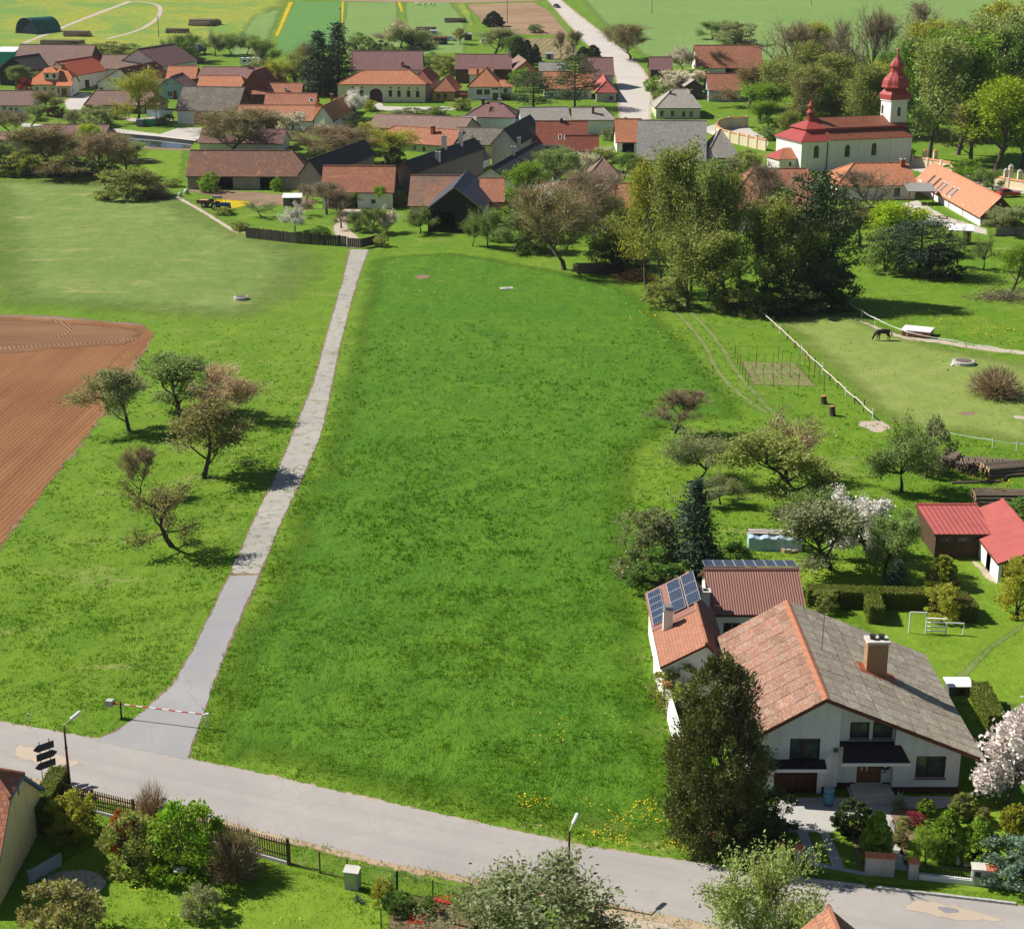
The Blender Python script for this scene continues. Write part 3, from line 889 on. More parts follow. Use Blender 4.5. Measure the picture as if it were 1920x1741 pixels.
def grow(seed, h0=0.22, limbs=6, spread=55, lenr=(0.42, 0.5, 0.5), nsub=(4, 4), up=0.25, droop=0.0, r0=0.028, stems=1, wob=0.15, fork_top=True, env=None, lean=0.0):
 rg = random.Random(seed)
 polys, tips = [], []
 def vdir(d, ang, az):
  a = d.orthogonal().normalized()
  b = d.cross(a)
  return (d * math.cos(ang) + (a * math.cos(az) + b * math.sin(az)) * math.sin(ang)).normalized()
 def line(p, d, L, r, lev, k=4, up_=0.0, droop_=0.0):
  pts, rad = [p.copy()], [r]
  q, dd = p.copy(), d.copy()
  for i in range(k):
   dd = (dd + Vector((rg.gauss(0, wob), rg.gauss(0, wob), rg.gauss(0, wob) + up_ - droop_ * (i + 1) / k))).normalized()
   q = q + dd * (L / k)
   pts.append(q.copy())
   rad.append(r * (1 - 0.75 * (i + 1) / k))
  polys.append((pts, rad, lev))
  return pts, dd
 for s in range(stems):
  base = Vector((0, 0, 0)) if stems == 1 else Vector((rg.uniform(-.06, .06), rg.uniform(-.06, .06), 0))
  d0 = Vector((rg.gauss(0, 0.06) + lean, rg.gauss(0, 0.06), 1)).normalized()
  if stems > 1:
   az = 2 * math.pi * s / stems + rg.uniform(-.4, .4)
   tl = rg.uniform(0.12, 0.5)
   d0 = Vector((math.cos(az) * tl, math.sin(az) * tl, 1)).normalized()
  ht = rg.uniform(0.72, 0.9)
  tp, td = line(base, d0, ht if fork_top else h0 * 1.3, r0, 0, 6, 0.1)
  for i in range(limbs):
   f = h0 + (0.95 - h0) * (i / max(1, limbs - 1)) ** 0.9 if fork_top else 1.0
   f = min(0.98, f * rg.uniform(0.93, 1.05) / (ht if fork_top else 1))
   x = min(f, 0.999) * 6
   k = min(int(x), 5)
   p = tp[k].lerp(tp[k + 1], x - k)
   az = i * 2.4 + rg.uniform(-.5, .5)
   ang = R(spread) * rg.uniform(0.75, 1.15) * (1 - 0.45 * (f if fork_top else rg.random()))
   d = vdir((td if not fork_top else Vector((0, 0, 1))), ang, az)
   e = env(f) if env else 1.0
   L1 = lenr[0] * e * rg.uniform(0.8, 1.15)
   lp, ld = line(p, d, L1, r0 * 0.5, 1, 4, up * 0.3, droop)
   for j in range(nsub[0]):
    g = 0.35 + 0.65 * (j + 0.6) / nsub[0]
    y = min(g, 0.999) * 4
    kk = int(y)
    p2 = lp[kk].lerp(lp[kk + 1], y - kk)
    dd = (lp[kk + 1] - lp[kk]).normalized()
    d2 = vdir(dd, R(rg.uniform(25, 60)), rg.uniform(0, 6.28))
    d2 = (d2 + Vector((0, 0, up))).normalized()
    L2 = L1 * lenr[1] * rg.uniform(0.75, 1.2)
    sp, sd = line(p2, d2, L2, r0 * 0.2, 2, 3, up * 0.2, droop * 1.6)
    for m in range(nsub[1]):
     h = 0.3 + 0.7 * (m + 0.8) / nsub[1]
     z = min(h, 0.999) * 3
     k3 = int(z)
     p3 = sp[k3].lerp(sp[k3 + 1], z - k3)
     d3 = vdir((sp[k3 + 1] - sp[k3]).normalized(), R(rg.uniform(15, 60)), rg.uniform(0, 6.28))
     d3 = (d3 + Vector((0, 0, up * 0.8 - droop * 2.5))).normalized()
     L3 = L2 * lenr[2] * rg.uniform(0.7, 1.2)
     tips.append((p3.copy(), d3, L3))
     polys.append(([p3, p3 + d3 * L3], [r0 * 0.075, r0 * 0.03], 3))
 top = max(max(p.z for p in pl[0]) for pl in polys)
 k = 1.0 / top
 polys = [([p * k for p in a], b, c) for a, b, c in polys]
 tips = [(p * k, d, l * k) for p, d, l in tips]
 return polys, tips
def wood(name, polys, mat, lv=3, rmin=0.0):
 m = MB()
 for pts, rad, lev in polys:
  if lev > lv:
   continue
  n = (7, 5, 4, 3)[lev]
  m.tube(pts, [max(r, rmin) for r in rad], n, cap=False)
 return m.mesh(name, mat, smooth=True)
def leaves_on(name, tips, per, size, spread, seed, mat, aspect=0.6, along=1.0, up=0.4, droop=0.0, flat=0.0, clump=0.25):
 rng = np.random.default_rng(seed)
 P0 = np.array([t[0] for t in tips])
 D0 = np.array([t[1] for t in tips])
 L0 = np.array([t[2] for t in tips])
 idx = np.repeat(np.arange(len(tips)), per)
 f = rng.uniform(-0.9, 1.15, len(idx)) * along
 P = P0[idx] + D0[idx] * (L0[idx] * f)[:, None] + rng.normal(0, spread, (len(idx), 3))
 P[:, 2] -= droop * np.abs(rng.normal(0, 1, len(idx)))
 P[:, 2] = np.maximum(P[:, 2], 0.01)
 D = D0[idx].copy()
 D[:, 2] -= droop * 12
 tone = rng.random(len(tips))
 r = np.clip(tone[idx] * (1 - clump) + rng.random(len(idx)) * clump, 0, 1)
 return leaf_mesh(name, P, D, size, rng, mat, aspect, flat, up, rnd=r)
PROTO = {}
def proto(kind, parts):
 PROTO.setdefault(kind, []).append(parts)
def env_crown(name, seed, rf, nclump, per, size, crad, mat, shell=0.4, aspect=0.6, up=0.4, z0=0.02, dirz=0.5, clump=0.35, squash=0.8, trange=(0, 1)):
 rng = np.random.default_rng(seed)
 C = []
 rmax = max(rf(k / 40) for k in range(41))
 while len(C) < nclump:
  z = rng.uniform(z0, 1)
  if rng.random() * rmax > rf(z) + 0.1 * rmax:
   continue
  a = rng.uniform(0, 2 * np.pi)
  r = rf(z) * rng.random() ** shell * rng.uniform(0.88, 1.08)
  C.append((r * np.cos(a), r * np.sin(a), z))
 C = np.array(C)
 idx = np.repeat(np.arange(nclump), per)
 off = rng.normal(0, 1, (len(idx), 3))
 off /= np.linalg.norm(off, axis=1)[:, None]
 off *= (rng.random(len(idx)) ** 0.45)[:, None] * crad * rng.uniform(0.6, 1.3, nclump)[idx][:, None]
 off[:, 2] *= squash
 P = C[idx] + off
 P[:, 2] = np.maximum(P[:, 2], 0.008)
 D = off / crad + np.stack([C[idx, 0], C[idx, 1], np.zeros(len(idx))], 1) / max(rmax, .1) * 0.6
 D[:, 2] += dirz
 tone = trange[0] + (trange[1] - trange[0]) * rng.random(nclump)
 r = np.clip(tone[idx] * (1 - clump) + rng.random(len(idx)) * clump, 0, 1)
 return leaf_mesh(name, P, D, size, rng, mat, aspect, 0.0, up, rnd=r)
def twig_haze(name, tp, k, w, rng, back=0.0, ln=0.8, ang=0.7):
 S = np.array([t[0] for t in tp])
 Dd = np.array([t[1] for t in tp])
 Lh = np.array([t[2] for t in tp])
 ii = np.repeat(np.arange(len(tp)), k)
 S2 = S[ii] + Dd[ii] * (Lh[ii] * rng.uniform(-back, 1, len(ii)))[:, None]
 E2 = S2 + (Dd[ii] + rng.normal(0, ang, (len(ii), 3))) * (Lh[ii] * ln)[:, None]
 E2[:, 2] = np.maximum(E2[:, 2], .01)
 return twig_mesh(name, S2, E2, w, rng, M_twig)
def prep_protos():
 for s in range(3):                                      # old fruit trees: short trunk, wide open crown
  pl, tp = grow(10 + s, h0=0.22, limbs=8, spread=66, lenr=(0.46, 0.55, 0.55), nsub=(5, 5), up=0.34, r0=0.03, wob=0.24, fork_top=(s == 1))
  tr = wood("trunk", pl, M_bark, 3, 0.0012)
  proto('apple', [("trunk", tr), ("crown", leaves_on("crown", tp, 64, 0.026, 0.042, s, M_leaf))])
  proto('sparse', [("trunk", tr), ("crown", leaves_on("crown", tp, 24, 0.024, 0.034, s + 50, M_leaf))])
  proto('blossom', [("trunk", tr), ("crown", leaves_on("crown", tp, 50, 0.027, 0.034, s, M_blossom, 0.9))])
 for s in range(2):                                      # budding trees: haze of twigs and few leaves
  pl, tp = grow(30 + s, h0=0.2, limbs=11, spread=56, lenr=(0.40, 0.55, 0.6), nsub=(5, 6), up=0.4, r0=0.02, wob=0.16,
      env=lambda f: 0.65 + 0.5 * math.sin(math.pi * min(1, f)))
  tr = wood("trunk", pl, M_bark_grey, 3, 0.001)
  rng = np.random.default_rng(s)
  tw = twig_haze("crown", tp, 22, 0.0019, rng, 0.6)
  proto('bare', [("trunk", tr), ("crown", tw)])
  proto('budding', [("trunk", tr), ("crown", tw), ("leaves", leaves_on("leaves", tp, 22, 0.018, 0.03, s + 9, M_leaf))])
 for s in range(3):                                      # tall park trees
  pl, tp = grow(50 + s, h0=0.16, limbs=15, spread=42, lenr=(0.26, 0.55, 0.55), nsub=(5, 5), up=0.45, r0=0.015, wob=0.12,
      env=lambda f: 0.6 + 0.7 * math.sin(math.pi * min(1, f * 0.95)))
  tr = wood("trunk", pl, M_bark_grey, 3, 0.0008)
  proto('tall', [("trunk", tr), ("crown", leaves_on("crown", tp, 46, 0.019, 0.026, s, M_leaf))])
  proto('tallbare', [("trunk", tr), ("crown", twig_haze("crown", tp, 7, 0.0016, np.random.default_rng(s), .6))])
  proto('airy', [("trunk", tr), ("crown", leaves_on("crown", tp, 24, 0.0165, 0.026, s + 7, M_leaf))])
 for s in range(3):                                      # broad leafy crowns
  rr0 = random.Random(s)
  ph = rr0.uniform(0, 6)
  pl, tp = grow(70 + s, h0=0.15, limbs=11, spread=62, lenr=(0.38, 0.5, 0.5), nsub=(5, 5), up=0.3, r0=0.022, wob=0.14,
      env=lambda f: 0.55 + 0.6 * math.sin(math.pi * min(1, f)))
  proto('round', [("trunk", wood("trunk", pl, M_bark, 2)), ("crown", leaves_on("crown", tp, 44, 0.026, 0.036, s, M_leaf))])
 for s in range(2):                                      # willows
  pl, tp = grow(80 + s, h0=0.25, limbs=9, spread=50, lenr=(0.42, 0.5, 0.8), nsub=(5, 5), up=0.1, droop=0.12, r0=0.024, wob=0.14, lean=-0.1)
  proto('willow', [("trunk", wood("trunk", pl, M_bark, 2)), ("crown", leaves_on("crown", tp, 46, 0.034, 0.024, s, M_leaf, 0.3, 1.2, 0.1, 0.03))])
 for s in range(3):                                      # bushes, leafy to the ground
  rr0 = random.Random(90 + s)
  a1, a2 = rr0.uniform(.05, .12), rr0.uniform(0, 6)
  rf = lambda z: 0.52 * math.sqrt(max(0, 1 - max(0, (z - 0.32) / 0.68) ** 2)) * (0.72 + 0.28 * min(1, z / 0.3)) * (1 + a1 * math.sin(9 * z + a2))
  pl, tp = grow(90 + s, h0=0.15, limbs=5, spread=50, lenr=(0.4, 0.5, 0.5), nsub=(4, 4), up=0.3, r0=0.014, stems=6, wob=0.18)
  st = wood("stems", pl, M_bark, 2)
  proto('bush', [("stems", st), ("crown", env_crown("crown", s, rf, 85, 70, 0.05, 0.115, M_leaf))])
  proto('whitebush', [("stems", st), ("crown", env_crown("crown", s, rf, 85, 60, 0.045, 0.11, M_blossom, aspect=.9))])
  proto('ball', [("stems", st), ("crown", env_crown("crown", s, lambda z: 0.5 * math.sqrt(max(0, 1 - (2 * z - 1) ** 2)) + .02, 170, 70, 0.07, 0.07, M_leaf, shell=.1))])
  rng = np.random.default_rng(s)
  m_ = 2600
  az, el = rng.uniform(0, 6.283, m_), np.arcsin(rng.uniform(.12, 1, m_))
  dd = np.stack([np.cos(az) * np.cos(el) * .62, np.sin(az) * np.cos(el) * .62, np.sin(el)], 1)
  f0 = rng.uniform(.1, .8, m_)[:, None]
  f1 = f0 + rng.uniform(.15, .4, m_)[:, None]
  proto('twigbush', [("stems", st), ("crown", twig_mesh("crown", dd * f0 + rng.normal(0, .02, (m_, 3)), dd * np.minimum(f1, 1.05) + rng.normal(0, .05, (m_, 3)), .007, rng, M_twig))])
  proto('thuja', [("stems", st), ("crown", env_crown("crown", s, lambda z: 0.27 * (min(1, (z + .05) / .22)) ** .6 * max(0, 1 - z) ** 0.62 * 1.15 + .008, 210, 90, 0.046, 0.05, M_needle, shell=.12, aspect=.45, dirz=1.4, clump=.5))])
  proto('cone', [("stems", st), ("crown", env_crown("crown", s, lambda z: 0.42 * (min(1, (z + .06) / .25)) ** .6 * max(0, 1 - z ** 1.9) ** 0.9 + .01, 230, 90, 0.052, 0.06, M_needle, shell=.12, aspect=.45, dirz=1.2, clump=.5))])
 for s in range(2):                                      # conifers
  for kind, wtop, wbot, n, droop, dens in (('spruce', 0.01, 0.24, 30, 0.35, 22), ('pine', 0.16, 0.36, 15, -0.05, 44)):
   rng = np.random.default_rng(100 + s * 10 + len(kind))
   P, D, T = [], [], []
   m = MB()
   m.tube([(0, 0, 0), (0.01, 0.0, 0.5), (0, 0, 0.99)], [0.02, 0.013, 0.003], 6)
   for i in range(n):
    f = (i + 0.5) / n
    z = 0.05 + 0.95 * f if kind != 'pine' else 0.14 + 0.84 * f
    if kind == 'spruce':
     Rr = (wbot * (1 - f) ** 0.85 + wtop) * rng.uniform(0.85, 1.12)
     nb = max(5, int(11 * (1 - f) + 4))
    else:
     Rr = wbot * (0.55 + 0.6 * math.sin(math.pi * (0.15 + 0.8 * f))) * rng.uniform(0.6, 1.15)
     nb = 8
    for b in range(nb):
     az = rng.uniform(0, 2 * math.pi)
     L = Rr * rng.uniform(0.75, 1.15)
     tb = rng.random()
     for q in range(dens):
      u = rng.uniform(0.12, 1.0) if kind != 'pine' else rng.uniform(0.35, 1.05)
      side = rng.normal(0, 0.10 if kind == 'spruce' else 0.14) * (1.1 - 0.5 * u)
      x, y = u * L, side * (0.5 + L * 2)
      zz = z - droop * u * L + rng.normal(0, 0.008 if kind == 'spruce' else 0.018)
      if kind == 'spruce':
       zz += 0.12 * L * u ** 3
      P.append((x * math.cos(az) - y * math.sin(az), x * math.sin(az) + y * math.cos(az), max(zz, 0.015)))
      D.append((math.cos(az), math.sin(az), -droop + rng.normal(0, .2)))
      T.append(rng.random() * 0.3 + 0.4 * tb + 0.3 * u)
     if kind == 'pine':
      m.tube([(0, 0, z - 0.03), (math.cos(az) * L * .9, math.sin(az) * L * .9, z - droop * L)], [0.006, 0.002], 4)
   sz = {'spruce': 0.034, 'pine': 0.034}[kind]
   me = leaf_mesh("crown", np.array(P), np.array(D, dtype=float), sz, rng, M_needle, 0.42, 0.0, 0.5, rnd=np.array(T))
   proto(kind, [("trunk", m.mesh("trunk", M_bark, True)), ("crown", me)])
 pl, tp = grow(120, h0=0.05, limbs=14, spread=62, lenr=(0.2, 0.55, 0.6), nsub=(5, 5), up=0.25, r0=0.024, wob=0.14)
 rf = lambda z: 0.285 * (min(1, (z + .12) / .3)) ** .5 * max(0, 1 - (max(0, z - .35) / .66) ** 1.5) ** 0.62 * (1 + .13 * math.sin(17 * z)) + .01
 proto('yew', [("trunk", wood("trunk", pl, M_bark, 2)), ("crown", env_crown("crown", 5, rf, 480, 130, 0.0185, 0.052, M_needle, shell=.36, aspect=.42, dirz=.7, clump=.4, squash=1.15))])
 pl, tp = grow(130, h0=0.1, limbs=14, spread=62, lenr=(0.38, 0.55, 0.55), nsub=(6, 6), up=0.4, r0=0.018, wob=0.15)
 proto('magnolia', [("trunk", wood("trunk", pl, M_bark_grey, 3, 0.001)), ("crown", leaves_on("crown", tp, 42, 0.03, 0.034, 3, M_blossom, 0.85, 1.0, 0.2))])
prep_protos()
TREE_RNG = random.Random(77)
PWID = {}
def proto_width(kind, v):
 if (kind, v) not in PWID:
  me = PROTO[kind][v][-1][1]
  co = np.empty(len(me.vertices) * 3, dtype=np.float32)
  me.vertices.foreach_get("co", co)
  co = co.reshape(-1, 3)
  PWID[kind, v] = (np.percentile(co[:, 0], 98) - np.percentile(co[:, 0], 2) + np.percentile(co[:, 1], 98) - np.percentile(co[:, 1], 2)) / 2
  PWID[kind, v, 'h'] = np.percentile(co[:, 2], 99.5)
 return PWID[kind, v], PWID[kind, v, 'h']
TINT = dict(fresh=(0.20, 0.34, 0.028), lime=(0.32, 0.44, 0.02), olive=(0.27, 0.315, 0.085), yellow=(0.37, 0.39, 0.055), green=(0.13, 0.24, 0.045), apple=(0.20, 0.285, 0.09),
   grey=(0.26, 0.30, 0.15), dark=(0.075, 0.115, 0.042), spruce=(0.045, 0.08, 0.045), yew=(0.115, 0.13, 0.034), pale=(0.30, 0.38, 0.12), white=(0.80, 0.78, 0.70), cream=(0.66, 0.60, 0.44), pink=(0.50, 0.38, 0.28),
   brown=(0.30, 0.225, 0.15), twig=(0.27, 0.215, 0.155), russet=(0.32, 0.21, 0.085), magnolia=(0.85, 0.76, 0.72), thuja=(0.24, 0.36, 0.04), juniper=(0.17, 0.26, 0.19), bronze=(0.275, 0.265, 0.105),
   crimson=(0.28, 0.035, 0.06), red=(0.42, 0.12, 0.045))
def tree(name, label, cat, kind, bx, by, top, width, tint='green', group=None, v=None, rz=None, dz=0.0, k=1.0):
 p = G(bx, by)
 h = max(0.3, HT(p, top))
 if v is None:
  v = TREE_RNG.randrange(len(PROTO[kind]))
 pw, ph = proto_width(kind, v)
 w = width / PXM(p) / pw
 t = thing(name, label, cat, (p.x, p.y, p.z + dz), TREE_RNG.uniform(0, 6.28) if rz is None else rz, group)
 c = TINT[tint] if isinstance(tint, str) else tint
 for pn, me in PROTO[kind][v]:
  o = put(me, pn, t)
  o.scale = (w, w, h / ph)
  j = TREE_RNG.uniform(0.88, 1.12) * k
  o.color = (c[0] * j, c[1] * j, c[2] * j, 1)
  if kind == 'budding' and pn == 'crown':
   o.color = (0.28, 0.215, 0.14, 1)
 return t
# ------------------------------------------------------------ building materials
TL = {}
TL['orange'] = m_tiles("orange_clay_tiles", (0.537, 0.207, 0.0976, 1), (0.403, 0.152, 0.0793, 1), (0.634, 0.281, 0.146, 1))
TL['bright'] = m_tiles("new_orange_tiles", (0.671, 0.22, 0.0854, 1), (0.573, 0.183, 0.0732, 1), (0.7, 0.268, 0.122, 1))
TL['salmon'] = m_tiles("salmon_tiles", (0.56, 0.24, 0.135, 1), (0.47, 0.19, 0.11, 1), (0.62, 0.29, 0.17, 1))
TL['red'] = m_tiles("bright_red_tiles", (0.512, 0.104, 0.0427, 1), (0.439, 0.0854, 0.0366, 1), (0.561, 0.122, 0.0549, 1))
TL['oldred'] = m_tiles("weathered_red_tiles", (0.403, 0.159, 0.0915, 1), (0.268, 0.11, 0.0732, 1), (0.512, 0.22, 0.122, 1), patch=(0.586, 0.232, 0.11, 1), patch_amt=0.6)
TL['rust'] = m_tiles("rusty_brown_tiles", (0.244, 0.122, 0.0854, 1), (0.159, 0.0915, 0.0732, 1), (0.329, 0.159, 0.0976, 1), patch=(0.512, 0.22, 0.0854, 1), patch_amt=0.85)
TL['brown'] = m_tiles("brown_tiles", (0.281, 0.177, 0.14, 1), (0.207, 0.134, 0.116, 1), (0.354, 0.22, 0.171, 1), moss=0.25)
TL['purple'] = m_tiles("plum_brown_tiles", (0.244, 0.128, 0.116, 1), (0.183, 0.0976, 0.0976, 1), (0.305, 0.159, 0.14, 1))
TL['maroon'] = m_tiles("dark_red_tiles", (0.268, 0.0793, 0.0488, 1), (0.195, 0.061, 0.0427, 1), (0.342, 0.104, 0.061, 1))
TL['grey'] = m_tiles("grey_fibre_slates", (0.281, 0.268, 0.25, 1), (0.207, 0.201, 0.189, 1), (0.354, 0.336, 0.305, 1), row=0.35, col=0.35, moss=0.3)
TL['palegrey'] = m_tiles("pale_grey_slates", (0.366, 0.336, 0.293, 1), (0.305, 0.275, 0.244, 1), (0.439, 0.403, 0.348, 1), row=0.35, col=0.35, moss=0.15)
TL['mossy'] = m_tiles("mossy_grey_slates", (0.183, 0.152, 0.128, 1), (0.122, 0.104, 0.0915, 1), (0.268, 0.226, 0.183, 1), row=0.35, col=0.35, moss=0.5, patch=(0.488, 0.439, 0.342, 1), patch_amt=0.25)
TL['black'] = m_tiles("black_slates", (0.0549, 0.0512, 0.0549, 1), (0.0366, 0.0366, 0.0415, 1), (0.0732, 0.0683, 0.0683, 1), row=0.35, col=0.35)
TL['navy'] = m_ribbed("dark_sheet_roof", (0.0427, 0.0464, 0.0732, 1), (0.061, 0.061, 0.0854, 1), 0.3)
TL['annex'] = m_tiles("faded_orange_tiles", (0.40, 0.18, 0.11, 1), (0.34, 0.15, 0.095, 1), (0.44, 0.205, 0.13, 1), 0.22, 0.2, bump=0.8)
TL['redmetal'] = m_ribbed("red_sheet_metal", (0.42, 0.105, 0.09, 1), (0.33, 0.085, 0.075, 1), 0.4, 0.5, 0.5)
TL['churchred'] = m_ribbed("church_red_metal", (0.36, 0.06, 0.055, 1), (0.27, 0.06, 0.05, 1), 0.55, 0.45, 0.3)
TL['churchbrown'] = m_ribbed("church_brown_metal", (0.24, 0.085, 0.045, 1), (0.17, 0.06, 0.04, 1), 0.55, 0.55, 0.4)
TL['fibre'] = m_ribbed("corrugated_brown_sheets", (0.27, 0.13, 0.10, 1), (0.20, 0.10, 0.085, 1), 0.18, 0.75)
TL['fibrered'] = m_ribbed("corrugated_red_sheets", (0.26, 0.085, 0.06, 1), (0.19, 0.065, 0.05, 1), 0.9, 0.7)
TL['tin'] = m_ribbed("grey_tin", (0.30, 0.29, 0.27, 1), (0.24, 0.23, 0.21, 1), 0.3, 0.45)
TL['white'] = m_plain("white_sheet", (0.78, 0.78, 0.78, 1), 0.5, 0.06)
TL['teal'] = m_plain("teal_tarpaulin", (0.02, 0.30, 0.27, 1), 0.5, 0.15)
WL = {}
WL['white'] = m_plaster("white_plaster", (0.74, 0.72, 0.68, 1), amt=0.18)
WL['cream'] = m_plaster("cream_plaster", (0.66, 0.56, 0.38, 1), amt=0.3)
WL['yellow'] = m_plaster("pale_yellow_plaster", (0.72, 0.66, 0.42, 1), amt=0.2)
WL['ochre'] = m_plaster("ochre_plaster", (0.45, 0.29, 0.08, 1), amt=0.3)
WL['green'] = m_plaster("mint_green_plaster", (0.25, 0.48, 0.33, 1), amt=0.2)
WL['palegreen'] = m_plaster("pale_green_plaster", (0.46, 0.52, 0.36, 1), amt=0.3)
WL['olive'] = m_plaster("yellow_green_plaster", (0.42, 0.44, 0.16, 1), amt=0.3)
WL['stone'] = m_plaster("rough_stone_wall", (0.30, 0.26, 0.215, 1), (0.1, 0.085, 0.07, 1), amt=0.7)
WL['grey'] = m_plaster("grey_render", (0.46, 0.42, 0.36, 1), amt=0.5)
WL['blue'] = m_plaster("pale_blue_plaster", (0.30, 0.44, 0.50, 1), amt=0.25)
WL['brick'] = m_plaster("old_brickwork", (0.42, 0.19, 0.10, 1), amt=0.4)
WL['sand'] = m_plaster("sandy_plaster", (0.62, 0.50, 0.34, 1), amt=0.4)
WL['church'] = m_plaster("church_shaded_cream", (0.76, 0.71, 0.60, 1), amt=0.12)  # cream with the tone of the shaded walls put into its colour
WL['blackwood'] = m_boards("blackened_boards", (0.018, 0.02, 0.018, 1), (0.035, 0.036, 0.032, 1), 0.25)
WL['greywood'] = m_boards("grey_boards", (0.10, 0.095, 0.09, 1), (0.17, 0.16, 0.15, 1), 0.25)
WL['brownwood'] = m_boards("dark_brown_boards", (0.06, 0.035, 0.022, 1), (0.10, 0.06, 0.035, 1), 0.2)
WL['redwood'] = m_boards("red_brown_boards", (0.16, 0.05, 0.035, 1), (0.22, 0.075, 0.05, 1), 0.3)
M_trim = m_plain("white_trim", (0.74, 0.74, 0.72, 1), 0.6, 0.05)
M_fascia = m_plain("brown_fascia", (0.10, 0.045, 0.025, 1), 0.6)
M_darkframe = m_plain("dark_window_frame", (0.06, 0.03, 0.018, 1), 0.5)
M_greyframe = m_plain("grey_window_frame", (0.22, 0.21, 0.2, 1), 0.5)
M_door = m_boards("wooden_door", (0.16, 0.06, 0.022, 1), (0.23, 0.095, 0.035, 1), 0.2, 0.55)
M_gate = m_boards("dark_gate_boards", (0.055, 0.022, 0.018, 1), (0.085, 0.035, 0.025, 1), 0.25, 0.6)
M_orangegate = m_boards("varnished_gate", (0.36, 0.12, 0.025, 1), (0.45, 0.17, 0.04, 1), 0.5, 0.5)
M_glass = m_glass()
M_brick = m_tiles("chimney_brick", (0.42, 0.26, 0.14, 1), (0.33, 0.19, 0.10, 1), (0.48, 0.31, 0.18, 1), 0.085, 0.26, bump=0.3)
M_redbrick = m_tiles("red_chimney_brick", (0.34, 0.10, 0.05, 1), (0.25, 0.08, 0.04, 1), (0.40, 0.13, 0.07, 1), 0.085, 0.26, bump=0.3)
M_pale = m_plain("pale_concrete", (0.52, 0.49, 0.44, 1), 0.85, 0.2, 2.0)
M_metal = m_plain("galvanised_metal", (0.42, 0.43, 0.44, 1), 0.4, 0.12, 3.0, 0.7)
M_dark = m_plain("dark_metal", (0.03, 0.03, 0.032, 1), 0.5)
M_log = bark_mat("log_bark", (0.16, 0.12, 0.09, 1))
M_cut = m_plain("cut_wood", (0.48, 0.33, 0.19, 1), 0.85, 0.2, 5)
_mc = {}
def win_mesh(w, h, fm, arch=False, mull=1):
 key = ('w', round(w, 2), round(h, 2), fm.name, mull)
 if key in _mc:
  return _mc[key]
 m = MB()
 f = min(0.09, w * 0.12)
 m.box(-w / 2, -w / 2 + f, -.03, .05, 0, h)
 m.box(w / 2 - f, w / 2, -.03, .05, 0, h)
 m.box(-w / 2 + f, w / 2 - f, -.03, .05, h - f, h)
 m.box(-w / 2 + f, w / 2 - f, -.03, .05, 0, f)
 for k in range(mull):
  x = -w / 2 + w * (k + 1) / (mull + 1)
  m.box(x - f * .4, x + f * .4, -.02, .045, f, h - f)
 _mc[key] = m.mesh("window", fm)
 g = MB()
 g.face([(-w / 2, .03, 0), (w / 2, .03, 0), (w / 2, .03, h), (-w / 2, .03, h)])
 _mc[key + ('g',)] = g.mesh("pane", M_glass)
 return _mc[key]
def add_window(parent, u, z, w, h, T, ang, fm, mull=1, inset=0.1, name="window"):
 me = win_mesh(w, h, fm, mull=mull)
 key = ('w', round(w, 2), round(h, 2), fm.name, mull, 'g')
 p = T(u, z - h / 2, inset)
 o = put(me, name, parent, p, ang)
 put(_mc[key], "pane", o)
 return o
def arch_loop(u, z0, w, h, n=7):
 r = w / 2
 pts = [(u - r, z0), (u + r, z0)]
 rise = min(r, h * 0.45)
 for k in range(n + 1):
  a = math.pi * k / n
  pts.append((u + r * math.cos(a), z0 + h - rise + rise * math.sin(a)))
 return pts
